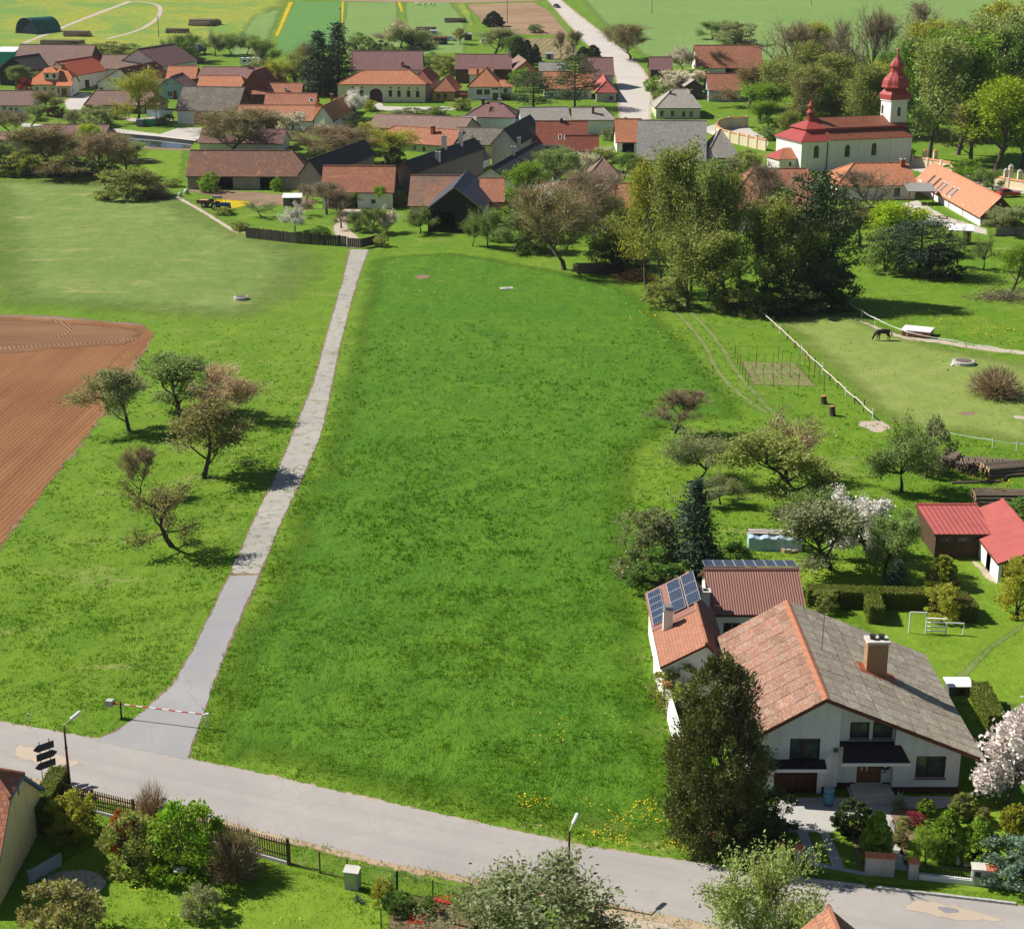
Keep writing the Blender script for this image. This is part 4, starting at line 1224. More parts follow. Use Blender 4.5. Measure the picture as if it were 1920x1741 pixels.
def house(name, label, cat, x, y, ze=None, b=None, D=10.0, rr=None, zr=None, axis='x', rot=None, over=0.35, hip=(0.0, 0.0), ga=(1.0, 1.0), rat=0.5,
   wall='white', roof='orange', f=(), chim=(), sky=(), group=None, side_wall=None, fascia=None, th=0.18, ridge=True, gable_wall=None, drop=1.2, skip_wall=False, place=None):
 """a building under one pitched roof. x=(x0,x1): photo columns of its front eave, y: photo row(s) of that eave.
 ze eave height or b photo row of the wall foot; rr photo row of the ridge (its middle, or its near end when axis='y')"""
 if place:
  x, y = (0, 100), 500
 yl, yr = y if isinstance(y, tuple) else (y, y)
 xm, ym = (x[0] + x[1]) / 2, (yl + yr) / 2
 if ze is None:
  pb = G(xm, b)
  ze = HT(pb, ym)
 M = G(xm, ym, ze)
 if rot is None:
  A, B = G(x[0], yl, ze), G(x[1], yr, ze)
  rot = math.atan2(B.y - A.y, B.x - A.x) if yl != yr else 0.0
  W = math.hypot(B.x - A.x, B.y - A.y) if yl != yr else (x[1] - x[0]) / PXM(M)
 else:
  rot = R(rot)
  az = math.atan2(M.x, M.y)
  W = (x[1] - x[0]) / PXM(M) / max(0.25, math.cos(rot) - math.sin(rot) * -math.tan(az) * 0)
 if place:
  M, rot, W = Vector((place[0], place[1], ze)), R(place[2]), place[3]
 gz = M.z - ze
 cx, sx = math.cos(rot), math.sin(rot)
 ex, ey = Vector((cx, sx, 0)), Vector((-sx, cx, 0))
 root = thing(name, label, cat, (M.x, M.y, gz), rot, group)
 Wd = lambda u, v, z: Vector((M.x, M.y, gz)) + ex * u + ey * v + Vector((0, 0, z))
 if zr is None:
  if axis == 'x':
   q = Wd(0, D * rat, 0)
  else:
   q = Wd((rat - 0.5) * W, hip[0], 0)
  zr = max(ze + 0.25, HT(q, rr))
 if axis == 'x':
  S, Tt = W, D
  P = lambda s, t, z: (s - W / 2, t, z)
 else:
  S, Tt = D, W
  P = lambda s, t, z: (W / 2 - t, s, z)
 tm = Tt * rat if axis == 'x' else Tt * (1 - rat)
 hA, hB = hip
 gA, gB = (ga[0] if hA else 1.0), (ga[1] if hB else 1.0)
 if hA and ga[0] >= 1:
  gA = 0.0
 if hB and ga[1] >= 1:
  gB = 0.0
 zA, zB = ze + gA * (zr - ze), ze + gB * (zr - ze)
 m = MB()
 def clean(pl):
  out = []
  for p in pl:
   if not out or (Vector(p) - Vector(out[-1])).length > 1e-4:
    out.append(p)
  if (Vector(out[0]) - Vector(out[-1])).length < 1e-4:
   out.pop()
  return out
 for side in (0, 1):
  t0 = 0.0 if side == 0 else Tt
  tA = t0 + (tm - t0) * gA
  tB = t0 + (tm - t0) * gB
  pl = [P(0, t0, ze), P(S, t0, ze), P(S, tB, zB), P(S - hB, tm, zr), P(hA, tm, zr), P(0, tA, zA)]
  pl = clean(pl)
  flip = (side == 1)
  if axis == 'y':
   flip = not flip
  if flip:
   pl = pl[::-1]
  nrm = Vector((0, 0, 0))
  for k in range(len(pl)):
   nrm += Vector(pl[k]).cross(Vector(pl[(k + 1) % len(pl)]))
  if nrm.z < 0:
   pl = pl[::-1]
  m.slab(pl, th)
 for (h, g, s0, sg, zz) in ((hA, gA, 0.0, 1, zA), (hB, gB, S, -1, zB)):
  if h > 0:
   pl = [P(s0, tm * g, zz), P(s0, Tt - (Tt - tm) * g, zz), P(s0 + sg * h, tm, zr)]
   nrm = (Vector(pl[1]) - Vector(pl[0])).cross(Vector(pl[2]) - Vector(pl[0]))
   if nrm.z < 0:
    pl = pl[::-1]
   m.slab(pl, th)
 if ridge:
  rc = 0.14
  m.tube([P(hA, tm, zr + .02), P(S - hB, tm, zr + .02)], rc, 6, 0)
  for h, g, s0, sg, zz in ((hA, gA, 0.0, 1, zA), (hB, gB, S, -1, zB)):
   if h > 0:
    m.tube([P(s0, tm * g, zz + .02), P(s0 + sg * h, tm, zr + .02)], rc, 5, 0)
    m.tube([P(s0, Tt - (Tt - tm) * g, zz + .02), P(s0 + sg * h, tm, zr + .02)], rc, 5, 0)
 rf = m.build("roof", [TL[roof] if isinstance(roof, str) else roof, fascia or M_fascia], root)
 o = over
 wx0, wx1, wy0, wy1 = -W / 2 + o, W / 2 - o, o, D - o
 def under(u, v):
  s, t = (u + W / 2, v) if axis == 'x' else (v, W / 2 - u)
  zz = ze + (zr - ze) * (t / tm if t <= tm else (Tt - t) / (Tt - tm))
  for h, g, d in ((hA, gA, s), (hB, gB, S - s)):
   if h > 0:
    ze_h = ze + g * (zr - ze)
    zz = min(zz, ze_h + (zr - ze_h) * d / h) if g == 0 else min(zz, ze_h + (zr - ze_h) * max(d, 0) / h)
  return zz - th - 0.01
 sides = {'f': ((wx0, wy0), (wx1, wy0), Vector((0, 1, 0)), 0.0), 'r': ((wx1, wy0), (wx1, wy1), Vector((-1, 0, 0)), math.pi / 2),
    'b': ((wx1, wy1), (wx0, wy1), Vector((0, -1, 0)), math.pi), 'l': ((wx0, wy1), (wx0, wy0), Vector((1, 0, 0)), -math.pi / 2)}
 wmat = WL[wall] if isinstance(wall, str) else wall
 inv = Matrix.Translation((M.x, M.y, gz)) @ Matrix.Rotation(rot, 4, 'Z')
 inv = inv.inverted()
 camL = inv @ Vector((0, 0, CAM_H))
 wm = MB()
 todo = []
 for sd, (a, c, inn, ang) in sides.items():
  a3, c3 = Vector((a[0], a[1], 0)), Vector((c[0], c[1], 0))
  L = (c3 - a3).length
  dx = (c3 - a3) / L
  def T(u, z, d, a3=a3, dx=dx, inn=inn):
   return a3 + dx * u + inn * d + Vector((0, 0, z))
  us = [0.0, L]
  zt0, zt1 = under(*a), under(*c)
  outer = [(0, -drop), (L, -drop), (L, zt1)]
  if (axis == 'x' and sd in 'rl') or (axis == 'y' and sd in 'fb'):
   pts = []
   for k in range(1, 24):
    u = L * k / 24
    q = T(u, 0, 0)
    pts.append((u, under(q.x, q.y)))
   q = T(0, 0, 0)
   ua = None
   outer += [p for p in pts[::-1]]
  outer.append((0, zt0))
  holes = []
  for ft in f:
   if ft[0] != sd:
    continue
   _, kind, px, py, w, h = ft[:6]
   opt = ft[6] if len(ft) > 6 else None
   if sd == 'f' or opt == 'px':
    pass
   if isinstance(px, float) and px <= 1.0 and sd != 'f0':
    u, z = px * L, py            # given as a share of the wall and metres
   else:
    rd = inv.to_3x3() @ RAY(px, py)
    nn = inn
    tt = (a3 - camL).dot(nn) / rd.dot(nn)
    hp = camL + rd * tt
    u, z = (hp - a3).dot(dx), hp.z
   if isinstance(w, float) and False:
    pass
   if kind in ('opening', 'gate', 'door', 'garage', 'archgate'):
    z0 = -0.05 if opt != 'up' else z - h / 2
    hh = h + 0.05 if opt != 'up' else h
    u = min(max(u, w / 2 + .1), L - w / 2 - .1)
    top = min(z0 + hh, zt0 - .15 if sd in 'f' and axis == 'x' else 99)
    hh = top - z0
    if kind == 'archgate':
     lp = arch_loop(u, z0, w, hh)
    else:
     lp = [(u - w / 2, z0), (u + w / 2, z0), (u + w / 2, z0 + hh), (u - w / 2, z0 + hh)]
    holes.append(lp)
    if kind != 'opening':
     todo.append((kind, T, ang, u, z0, w, hh, opt))
   else:
    u = min(max(u, w / 2 + .1), L - w / 2 - .1)
    if axis == 'x' and sd in 'f':
     z = min(z, zt0 - h / 2 - .1)
    lp = [(u - w / 2, z - h / 2), (u + w / 2, z - h / 2), (u + w / 2, z + h / 2), (u - w / 2, z + h / 2)]
    holes.append(lp)
    todo.append((kind, T, ang, u, z, w, h, opt))
  mi = 0
  if gable_wall and ((axis == 'x' and sd in 'rl') or (axis == 'y' and sd in 'fb')):
   mi = 1
  if side_wall and sd in side_wall:
   mi = 1
  wm.holed(outer, holes, T, mi, 0.16)
 m2 = WL[gable_wall] if gable_wall else (WL[list(side_wall.values())[0]] if side_wall else None)
 if not skip_wall:
  wo = wm.build("wall", [wmat] + ([m2] if m2 else []), root)
  for kind, T, ang, u, z, w, h, opt in todo:
   if kind in ('gate', 'door', 'garage', 'archgate'):
    g = MB()
    gm = {'gate': M_gate, 'door': M_door, 'garage': M_darkframe, 'archgate': M_gate}[kind]
    if opt == 'orange':
     gm = M_orangegate
    lp = arch_loop(0, 0, w - .04, h) if kind == 'archgate' else [(-w / 2 + .01, 0), (w / 2 - .01, 0), (w / 2 - .01, h - .01), (-w / 2 + .01, h - .01)]
    n = len(lp)
    g.face([(p[0], 0, p[1]) for p in lp], 0, lp)
    for k in range(n):
     p, q = lp[k], lp[(k + 1) % n]
     g.face([(p[0], .06, p[1]), (q[0], .06, q[1]), (q[0], 0, q[1]), (p[0], 0, p[1])])
    if w > 1.6:
     g.box(-.02, .02, -.03, 0, 0, h * .9)
    put(g.mesh("gate" if kind != 'door' else "door", gm), "gate" if kind != 'door' else "door", root, T(u, z, 0.10), ang)
    if kind == 'archgate':
     r = MB()
     ol = arch_loop(0, 0, w + .5, h + .28)
     il = arch_loop(0, 0, w, h)
     for k in range(1, len(ol) - 1 + 1):
      k2 = (k + 1) % len(ol)
      r.face([(ol[k][0], -.03, ol[k][1]), (ol[k2][0], -.03, ol[k2][1]), (il[k2][0], -.03, il[k2][1]), (il[k][0], -.03, il[k][1])][::-1])
     put(r.mesh("gate_surround", M_trim), "gate_surround", root, T(u, z, 0.0), ang)
   else:
    fm = {'window': M_trim, 'darkwin': M_darkframe, 'greywin': M_greyframe, 'vent': M_darkframe}.get(kind, M_trim)
    add_window(root, u, z, w, h, T, ang, fm, mull=(0 if w < 0.55 else 1))
 if axis == 'x':
  n0 = Vector((0, -(zr - ze), tm)).normalized()
  a0 = Vector((0, 0, ze))
  n1, a1 = n0, a0
 else:
  n0 = Vector((zr - ze, 0, W / 2)).normalized()
  a0 = Vector((W / 2, 0, ze))
  n1 = Vector((-(zr - ze), 0, W / 2)).normalized()
  a1 = Vector((-W / 2, 0, ze))
 def on_slope(px, py, n, a):
  rd = inv.to_3x3() @ RAY(px, py)
  return camL + rd * ((a - camL).dot(n) / rd.dot(n))
 for c in chim:
  px, py, w, h = c[:4]
  cm = c[4] if len(c) > 4 else M_redbrick
  sl = c[5] if len(c) > 5 else 0
  p = on_slope(px, py, (n0, n1)[sl], (a0, a1)[sl])
  g = MB()
  g.box(-w / 2, w / 2, -w / 2, w / 2, -1.2, h)
  g.box(-w / 2 - .07, w / 2 + .07, -w / 2 - .07, w / 2 + .07, h, h + .12, 1)
  g.box(-w / 4, w / 4, -w / 4, w / 4, h + .12, h + .2, 2)
  put(g.mesh("chimney", [cm, M_pale, M_dark]), "chimney", rf, p)
 for c in sky:
  px, py, w, h = c[:4]
  sl = c[4] if len(c) > 4 else 0
  n, a = (n0, n1)[sl], (a0, a1)[sl]
  p = on_slope(px, py, n, a)
  g = MB()
  fr = 0.09
  for q in ((-w / 2, -w / 2 + fr, -h / 2, h / 2), (w / 2 - fr, w / 2, -h / 2, h / 2), (-w / 2 + fr, w / 2 - fr, -h / 2, -h / 2 + fr), (-w / 2 + fr, w / 2 - fr, h / 2 - fr, h / 2)):
   g.box(q[0], q[1], q[2], q[3], 0, .10)
  so = put(g.mesh("skylight", c[5] if len(c) > 5 else M_trim), "skylight", rf, p)
  yv = (Vector((0, 0, 1)) - n * n.z).normalized()
  xv = yv.cross(n)
  so.rotation_euler = Matrix((xv, yv, n)).transposed().to_euler()
  gp = MB()
  gp.face([(-w / 2 + fr, -h / 2 + fr, .06), (w / 2 - fr, -h / 2 + fr, .06), (w / 2 - fr, h / 2 - fr, .06), (-w / 2 + fr, h / 2 - fr, .06)])
  put(gp.mesh("pane", M_glass), "pane", so)
 root['_W'], root['_D'], root['_ze'], root['_zr'] = W, D, ze, zr
 return root
# ------------------------------------------------------------ the village, house by house
FB = "farm building"
house("barn", "long brown tiled barn beside the teal tarpaulin shed", "barn", (20, 168), (122, 126), ze=4.2, D=14, rr=84, roof='brown', wall='brownwood', rot=-6)
house("barn", "dark gabled barn in front of the teal tarpaulin shed", "barn", (-8, 56), 131, ze=4.5, D=15, rr=108, axis='y', rot=-14, roof='black', wall='blackwood')
house("house", "bright red roofed house behind the orange house with a dormer", "house", (84, 146), 141, ze=4.0, D=24, rr=116, axis='y', rot=-14, rat=0.36, roof='red', wall='white', side_wall={'r': 'white'},
  f=[('f', 'door', 0.75, 1, 1.0, 2.1), ('r', 'garage', 0.25, 1, 2.6, 2.3)])
hd = house("house", "orange half hipped house with a dormer and white gable", "house", (58, 132), 159, b=182, D=10, rr=129, roof='bright', wall='cream', gable_wall='white', hip=(2.6, 2.2), ga=(0.45, 0.45),
   f=[('f', 'window', 69, 167, 0.9, 1.2), ('f', 'window', 84, 167, 0.9, 1.2), ('f', 'window', 99, 168, 0.9, 1.2), ('f', 'door', 0.84, 1, 1.5, 2.2), ('f', 'greywin', 109, 171, 0.7, 1.6),
    ('r', 'window', 0.5, 3.9, 0.7, 1.2), ('r', 'window', 0.3, 1.5, 0.9, 1.2)], chim=[(119, 128, 0.8, 1.1, M_brick)])
dm = MB()
dm.slab([(-2.2, -1.9, 1.35), (2.2, -1.9, 1.35), (0.0, 0.4, 2.9)], .12, 0)
dm.slab([(2.2, -1.9, 1.35), (2.2, 1.4, 2.2), (0, 2.2, 2.9), (0.0, 0.4, 2.9)], .12, 0)
dm.slab([(-2.2, -1.9, 1.35), (0.0, 0.4, 2.9), (0, 2.2, 2.9), (-2.2, 1.4, 2.2)], .12, 0)
do = dm.build("dormer_roof", [TL['bright'], M_fascia], hd)
do.location = (-0.2, 2.9, 4.9)
wm_ = MB()
wm_.box(-1.9, 1.9, -1.5, 1.2, -0.4, 1.25)
dw = put(wm_.mesh("dormer", WL['white']), "dormer", hd, (-0.2, 2.9, 4.9))
for xx in (-0.95, 0.95):
 w_ = add_window(dw, 0, 0, 0.8, 1.0, lambda u, z, d, xx=xx: Vector((xx, -1.55, 0.5 + z)), 0, M_darkframe)
po = MB()
po.slab([(1.7, -1.5, 3.0), (6.1, -1.5, 3.0), (6.1, 0.4, 4.0), (1.7, 0.4, 4.0)], .14, 0)
po.build("porch_roof", [TL['bright'], M_fascia], hd)
for xx in (1.9, 5.9):
 pp = MB()
 pp.box(xx - .1, xx + .1, -1.4, -1.2, -.5, 2.95)
 pp.build("porch_post", M_trim, hd)
house("barn", "low brown roofed barn with white walls beside the bright red roof", "barn", (183, 264), (128, 131), ze=3.6, D=11, rr=103, roof='brown', wall='white', rot=-4, f=[('f', 'opening', 0.62, 1, 3.0, 2.6)])
house("barn", "tall dark brown barn with its ridge running away uphill", "barn", (212, 308), 124, ze=4.2, D=24, rr=92, axis='y', rot=-14, roof='purple', wall='white')
house("house", "white gabled house with long red slope behind the leaning willow", "house", (179, 257), 156, ze=3.4, D=26, rr=129, axis='y', rot=-10, rat=0.6, roof='maroon', wall='white',
  f=[('f', 'window', 205, 151, 0.8, 1.0), ('f', 'window', 216, 151, 0.8, 1.0), ('f', 'window', 190, 167, 1.2, 1.0), ('r', 'opening', 0.8, 1, 2.5, 2.2)])
house("house", "low sandy walled house with hipped brown roof behind the willow", "house", (156, 302), (196, 198), b=213, D=9, rr=170, hip=(2, 3.5), roof='brown', wall='sand', rot=-2,
  f=[('f', 'darkwin', 174, 198, 1.4, 0.9), ('f', 'opening', 221, 203, 1.6, 1.9), ('f', 'opening', 256, 203, 2.0, 2.0), ('f', 'greywin', 236, 203, 0.9, 1.1), ('f', 'door', 275, 205, 1.2, 2.0)])
house("house", "mint green gabled house with white attic windows", "house", (293, 350), 165, b=186, D=13, rr=144, axis='y', rot=-3, roof='purple', wall='green', gable_wall='blue',
  f=[('f', 'window', 314, 158, 0.6, 0.8), ('f', 'window', 326, 158, 0.6, 0.8), ('f', 'door', 328, 178, 1.0, 2.2), ('f', 'window', 318, 176, 1.4, 1.4)])
house("barn", "orange roofed range behind the mint green house", "barn", (310, 367), 148, ze=3.6, D=10, rr=124, roof='orange', wall='brick', f=[('f', 'opening', 0.85, 1, 2.5, 2.2)])
house("barn", "long plum brown roof below the parked white caravan", "barn", (368, 520), (147, 149), ze=3.8, D=13, rr=126, hip=(0, 6), roof='purple', wall='brick', chim=[(467, 128, 0.8, 0.9, M_brick)])
house("barn", "green walled range with a broad orange roof", "barn", (366, 464), (163, 171), b=188, D=11, rr=142, hip=(0, 3), roof='orange', wall='green', rot=-4)
house("barn", "red brown gabled barn beside the green walled range", "barn", (449, 502), 166, ze=4.4, D=14, rr=134, axis='y', rot=-6, roof='maroon', wall='redwood')
house("shed", "light brown tiled shed roof with a dark gable by the tall spruces", "shed", (471, 565), 177, ze=3.2, D=9, rr=156, roof='oldred', wall='brownwood', chim=[(536, 171, 0.6, 0.7, M_pale)])
house("shed", "brown red tiled shed with a single skylight", "shed", (494, 592), 197, ze=3.2, D=9, rr=175, roof='oldred', wall='brick', sky=[(584, 188, 1.0, 1.4)])
house("farmhouse", "long salmon tiled farmhouse with white wall and dark gate", "farmhouse", (443, 588), (226, 228), b=244, D=9, rr=197, roof='salmon', wall='white', rot=-1,
  f=[('f', 'gate', 510, 236, 3.2, 2.4), ('f', 'window', 480, 235, 0.9, 1.0)])
house("farmhouse", "orange and dark sided wing joined to the salmon roof", "farmhouse", (585, 626), 227, b=245, D=30, rr=199, axis='y', rot=-6, roof='orange', wall='white', chim=[(622, 183, 0.6, 0.8)])
house("barn", "white corner annex with a short orange roof", "barn", (588, 612), 227, b=244, D=7, rr=199, roof='orange', wall='white')
house("barn", "dark gabled barn behind the salmon roofed farmhouse with stone apron", "barn", (325, 446), (203, 213), b=234, D=14, rr=163, rot=-9, roof='mossy', wall='white', gable_wall='brownwood', over=0.5,
  f=[('f', 'archgate', 373, 225, 2.5, 3.0, 'orange')])
house("house", "low white house with dark brown roof at the left edge", "house", (-40, 62), 198, b=212, D=10, rr=170, roof='brown', wall='white', f=[('f', 'window', 8, 204, 1.0, 1.2), ('f', 'window', 20, 205, 1.2, 1.0), ('f', 'window', 31, 206, 1.0, 1.2)])
house("barn", "plum roofed barn peeping over the lime green treetop", "barn", (66, 196), 258, ze=3.2, D=10, rr=234, roof='purple', wall='brownwood', rot=-3)
house("barn", "low dark roof among brown trees at the left edge", "barn", (-40, 58), 262, ze=3.0, D=9, rr=248, roof='brown', wall='stone')
house("barn", "plum roofed house behind the ivy clad bare tree by the pond", "barn", (370, 530), (268, 270), b=284, D=9, rr=242, roof='purple', wall='white', f=[('r', 'window', 0.5, 1.5, 0.8, 1.4), ('r', 'window', 0.8, 1.5, 0.8, 1.4)])
house("farmhouse", "pale yellow farmhouse with arched gate and hipped tiled roof", "farmhouse", (630, 799), (157, 160), b=192, D=12, rr=132, hip=(6.5, 5), roof='orange', wall='yellow', rot=-1,
  f=[('f', 'archgate', 705, 180, 3.5, 3.6)] + [('f', 'darkwin', xx, 175 + k * .3, 0.9, 1.7) for k, xx in enumerate((661, 678, 732, 748, 766, 783))] +
  [('f', 'vent', xx, 164 + k * .4, 0.5, 0.45) for k, xx in enumerate((661, 678, 732, 748, 766, 783))])
house("barn", "large plum roofed barn behind the pale yellow farmhouse", "barn", (655, 792), 131, ze=4.6, D=14, rr=96, roof='purple', wall='white', chim=[(755, 124, 0.8, 1.2, M_brick)])
house("farmhouse", "red roofed side wing of the yellow farmstead", "farmhouse", (764, 812), 158, ze=4.0, D=22, rr=134, axis='y', rot=-3, hip=(4, 0), roof='maroon', wall='grey')
house("house", "small ochre house with steep hipped tile roof", "house", (808, 855), 172, b=190, D=16, rr=146, axis='y', rot=-4, hip=(3, 0), roof='oldred', wall='ochre', f=[('f', 'darkwin', 822, 181, 0.9, 1.3), ('f', 'darkwin', 835, 181, 0.9, 1.3)])
house("gate_wall", "low red brown gate wall between ochre house and white villa", "wall", (852, 877), 178, b=190, D=1.2, zr=2.6, roof='maroon', wall='redwood', over=0.1)
house("villa", "white villa with orange hipped roof and corner bay", "house", (875, 940), 163, b=188, D=13, rr=129, axis='y', rot=-3, hip=(4.5, 0), roof='orange', wall='white',
  f=[('f', 'greywin', 899, 173, 1.5, 1.4), ('f', 'greywin', 913, 173, 1.5, 1.4), ('f', 'greywin', 928, 167, 1.8, 0.4), ('f', 'door', 929, 183, 1.5, 1.9)], chim=[(896, 142, 0.6, 1.8, M_redbrick, 1)])
house("bay", "white corner bay with orange roof on the villa", "house", (936, 962), 163, b=188, D=6, rr=150, roof='orange', wall='white', hip=(0, 2.5), f=[('f', 'greywin', 948, 171, 1.2, 1.4), ('f', 'opening', 949, 185, 3.0, 1.8)])
house("barn", "orange roofed shed joining the villa to the plum barn", "shed", (878, 925), 140, ze=3.2, D=8, rr=128, roof='oldred', wall='white')
house("barn", "long plum brown barn behind the white villa", "barn", (852, 960), 130, ze=4.0, D=12, rr=102, roof='purple', wall='brownwood', chim=[(955, 104, 0.8, 1.0, M_pale)])
house("barn", "brown gabled barn with orange side wall by dark thujas", "barn", (962, 1012), 133, ze=4.0, D=22, rr=114, axis='y', rot=6, roof='brown', wall='brick')
house("barn", "blue grey slated shed behind two spreading pines", "shed", (1010, 1066), 134, ze=3.4, D=9, rr=117, roof='grey', wall='grey')
house("house", "orange roofed white house half hidden behind the pines", "house", (1018, 1112), 167, b=186, D=11, rr=134, roof='orange', wall='white', sky=[(1049, 155, 1.0, 1.4)], f=[('f', 'window', 1034, 178, 1.0, 1.3)])
house("barn", "plum brown barn standing against the village road", "barn", (1088, 1152), 142, ze=3.8, D=13, rr=108, roof='purple', wall='white', f=[('f', 'opening', 0.45, 1, 2.4, 2.4)])
house("house", "narrow house with pink red metal roof by the road", "house", (1116, 1158), 174, b=192, D=24, rr=152, axis='y', rot=-1, hip=(3.2, 0), roof='redmetal', wall='grey', f=[('f', 'greywin', 1146, 184, 1.2, 1.2)])
house("farmhouse", "grey hipped farmhouse with four dark windows beside the road bend", "farmhouse", (1228, 1316), 203, b=223, D=14, rr=167, hip=(5, 3), roof='palegrey', wall='palegreen',
  f=[('f', 'greywin', 1241, 213, 0.9, 1.4), ('f', 'greywin', 1261, 213, 0.9, 1.4), ('f', 'greywin', 1282, 214, 0.9, 1.4), ('f', 'greywin', 1296, 214, 0.9, 1.4)], chim=[(1296, 176, 0.5, 0.9, M_dark), (1257, 176, 0.5, 0.7, M_dark)])
house("barn", "dark grey gabled barn behind the grey hipped farmhouse", "barn", (1283, 1320), 162, ze=3.4, D=20, rr=150, axis='y', rot=6, roof='palegrey', wall='brownwood')
house("barn", "huge salmon roofed barn with white gable edge behind blossom", "barn", (1305, 1432), 128, b=138, D=15, rr=85, roof='oldred', wall='white', f=[('f', 'opening', 1372, 132, 3.8, 1.9)])
house("house", "red tiled house with pale blue lower wall below the huge barn", "house", (1327, 1392), 170, b=191, D=10, rr=138, roof='oldred', wall='blue', f=[('f', 'window', 1356, 178, 0.8, 1.4), ('f', 'greywin', 1374, 180, 0.8, 1.4)])
house("shed", "plum roofed shed between cream blossom and the road", "shed", (1218, 1262), 131, ze=3.0, D=9, rr=107, roof='purple', wall='brownwood')
house("barn", "long brown slated barn below the yellow farmhouse lane", "barn", (686, 868), (237, 248), ze=3.6, D=11, rr=217, roof='brown', wall='grey')
house("house", "long orange farmhouse with red chimney beside yellow willow", "farmhouse", (690, 846), (262, 276), b=284, D=10, rr=239, hip=(4, 0), roof='oldred', wall='palegreen', chim=[(812, 250, 0.8, 1.6)],
  f=[('f', 'greywin', 777, 277, 0.8, 1.0), ('f', 'greywin', 795, 280, 0.8, 1.0)])
house("shed", "small grey shed roof between plum hipped roof and brown barn", "shed", (866, 893), 233, ze=3.0, D=8, rr=217, roof='palegrey', wall='greywood')
house("house", "plum hipped house with orange roof hatch and two chimneys", "house", (867, 966), (219, 221), ze=3.2, D=12, rr=191, hip=(5.5, 4.5), roof='purple', wall='white', chim=[(906, 192, 0.7, 0.9, M_dark), (937, 194, 0.8, 1.0, M_pale)],
  sky=[(921, 205, 1.2, 2.4, 0, TL['bright'])])
house("house", "mossy grey roofed house with yellow green wall in the courtyard", "house", (846, 967), (270, 274), b=292, D=11, rr=240, roof='mossy', wall='olive', f=[('f', 'window', 931, 284, 1.0, 1.2), ('f', 'window', 946, 285, 1.0, 1.2)], chim=[(886, 264, 0.5, 1.2, M_pale)])
house("barn", "black slated barn rising over the courtyard", "barn", (918, 972), 272, ze=4.4, D=28, rr=242, axis='y', rot=-12, roof='black', wall='grey')
house("house", "dark roofed cottage with bare grey gable and white yard side", "house", (829, 875), 315, b=331, D=17, rr=292, axis='y', rot=-17, roof='navy', wall='white', gable_wall='grey', fascia=M_trim,
  f=[('r', 'door', 0.2, 1, 1.0, 2.0), ('r', 'window', 0.45, 1.6, 0.9, 1.2), ('r', 'window', 0.75, 1.6, 0.7, 1.0), ('f', 'opening', 0.8, 1, 1.0, 0.7)])
house("barn", "black roofed barn with grey boarded gable behind brick barn", "barn", (734, 778), 325, ze=5.0, D=38, rr=304, axis='y', rot=-19, roof='black', wall='greywood', chim=[(821, 300, 0.8, 1.5, M_pale), (833, 277, 0.8, 2.2, M_pale), (864, 272, 0.7, 2.6, M_pale)])
house("barn", "brick red barn with white wall and two open bays", "barn", (600, 739), (359, 363), b=391, D=10, rr=311, roof='oldred', wall='white', side_wall={'r': 'greywood'}, over=0.3, rot=-1.5,
  f=[('f', 'opening', 625, 376, 1.8, 2.3), ('f', 'opening', 658, 378, 2.4, 2.3), ('f', 'greywin', 700, 378, 0.8, 0.8)])
house("barn", "very long rust patched barn with two open bays and stone wall", "barn", (347, 588), (327, 335), b=356, D=11, rr=282, hip=(0, 5), roof='rust', wall='stone', over=0.3, rot=-1.5,
  f=[('f', 'opening', 422, 342, 3.0, 2.3), ('f', 'opening', 501, 344, 2.8, 2.3), ('f', 'opening', 377, 342, 1.0, 1.2, 'up')])
house("barn", "dark brown roof between the rust patched and brick red barns", "barn", (556, 604), 330, ze=3.6, D=32, rr=300, axis='y', rot=-14, roof='black', wall='stone')
house("house", "patched house with orange and mossy grey roof bands", "house", (764, 872), (384, 389), b=408, D=13, rr=329, roof=m_tiles("patched_tiles", (0.40, 0.17, 0.09, 1), (0.13, 0.115, 0.10, 1), (0.45, 0.2, 0.11, 1), patch=(0.15, 0.135, 0.115, 1), patch_amt=0.9), wall='stone', rot=-2)
house("barn", "black timber barn with large dark gable above orchard trees", "barn", (798, 907), 393, b=436, D=19, rr=350, axis='y', rot=-5, roof='navy', wall='white', gable_wall='blackwood', fascia=m_plain("salmon_barge_board", (0.5, 0.26, 0.17, 1), 0.8), over=0.25,
  f=[('f', 'opening', 834, 422, 3.4, 3.4)])
house("barn", "orange edged annex right of the black timber barn", "barn", (898, 946), 379, ze=3.4, D=12, rr=334, roof='oldred', wall='brick')
house("barn", "long dark roofed range with two pale chimneys above green bushes", "barn", (888, 952), 336, ze=3.6, D=40, rr=314, axis='y', rot=-13, roof='black', wall='white', chim=[(962, 291, 0.7, 1.6, M_pale), (973, 272, 0.6, 1.4, M_metal)])
house("house", "dark red roofed house with three small skylights", "house", (1004, 1103), (270, 273), b=293, D=11, rr=227, roof='maroon', wall='cream', over=0.4, rot=-1, fascia=M_trim,
  f=[('f', 'greywin', 1026, 279, 0.9, 1.0), ('f', 'greywin', 1048, 279, 0.9, 1.0)], sky=[(1050, 257, 0.7, 1.5), (1061, 258, 0.7, 1.5), (1075, 259, 1.0, 1.5)], chim=[(1053, 228, 0.6, 0.7, M_dark)])
house("shed", "dark red lean-to joined to the skylight house", "shed", (1060, 1124), 284, b=297, D=6, rr=254, roof='maroon', wall='grey', f=[('f', 'opening', 0.3, 1, 2.6, 2.0)])
house("house", "pale grey slated row house left of the purple chimney", "house", (978, 1071), (228, 226), ze=3.0, D=9, rr=201, roof='palegrey', wall='blue', f=[('f', 'greywin', 985, 238, 0.9, 1.2)])
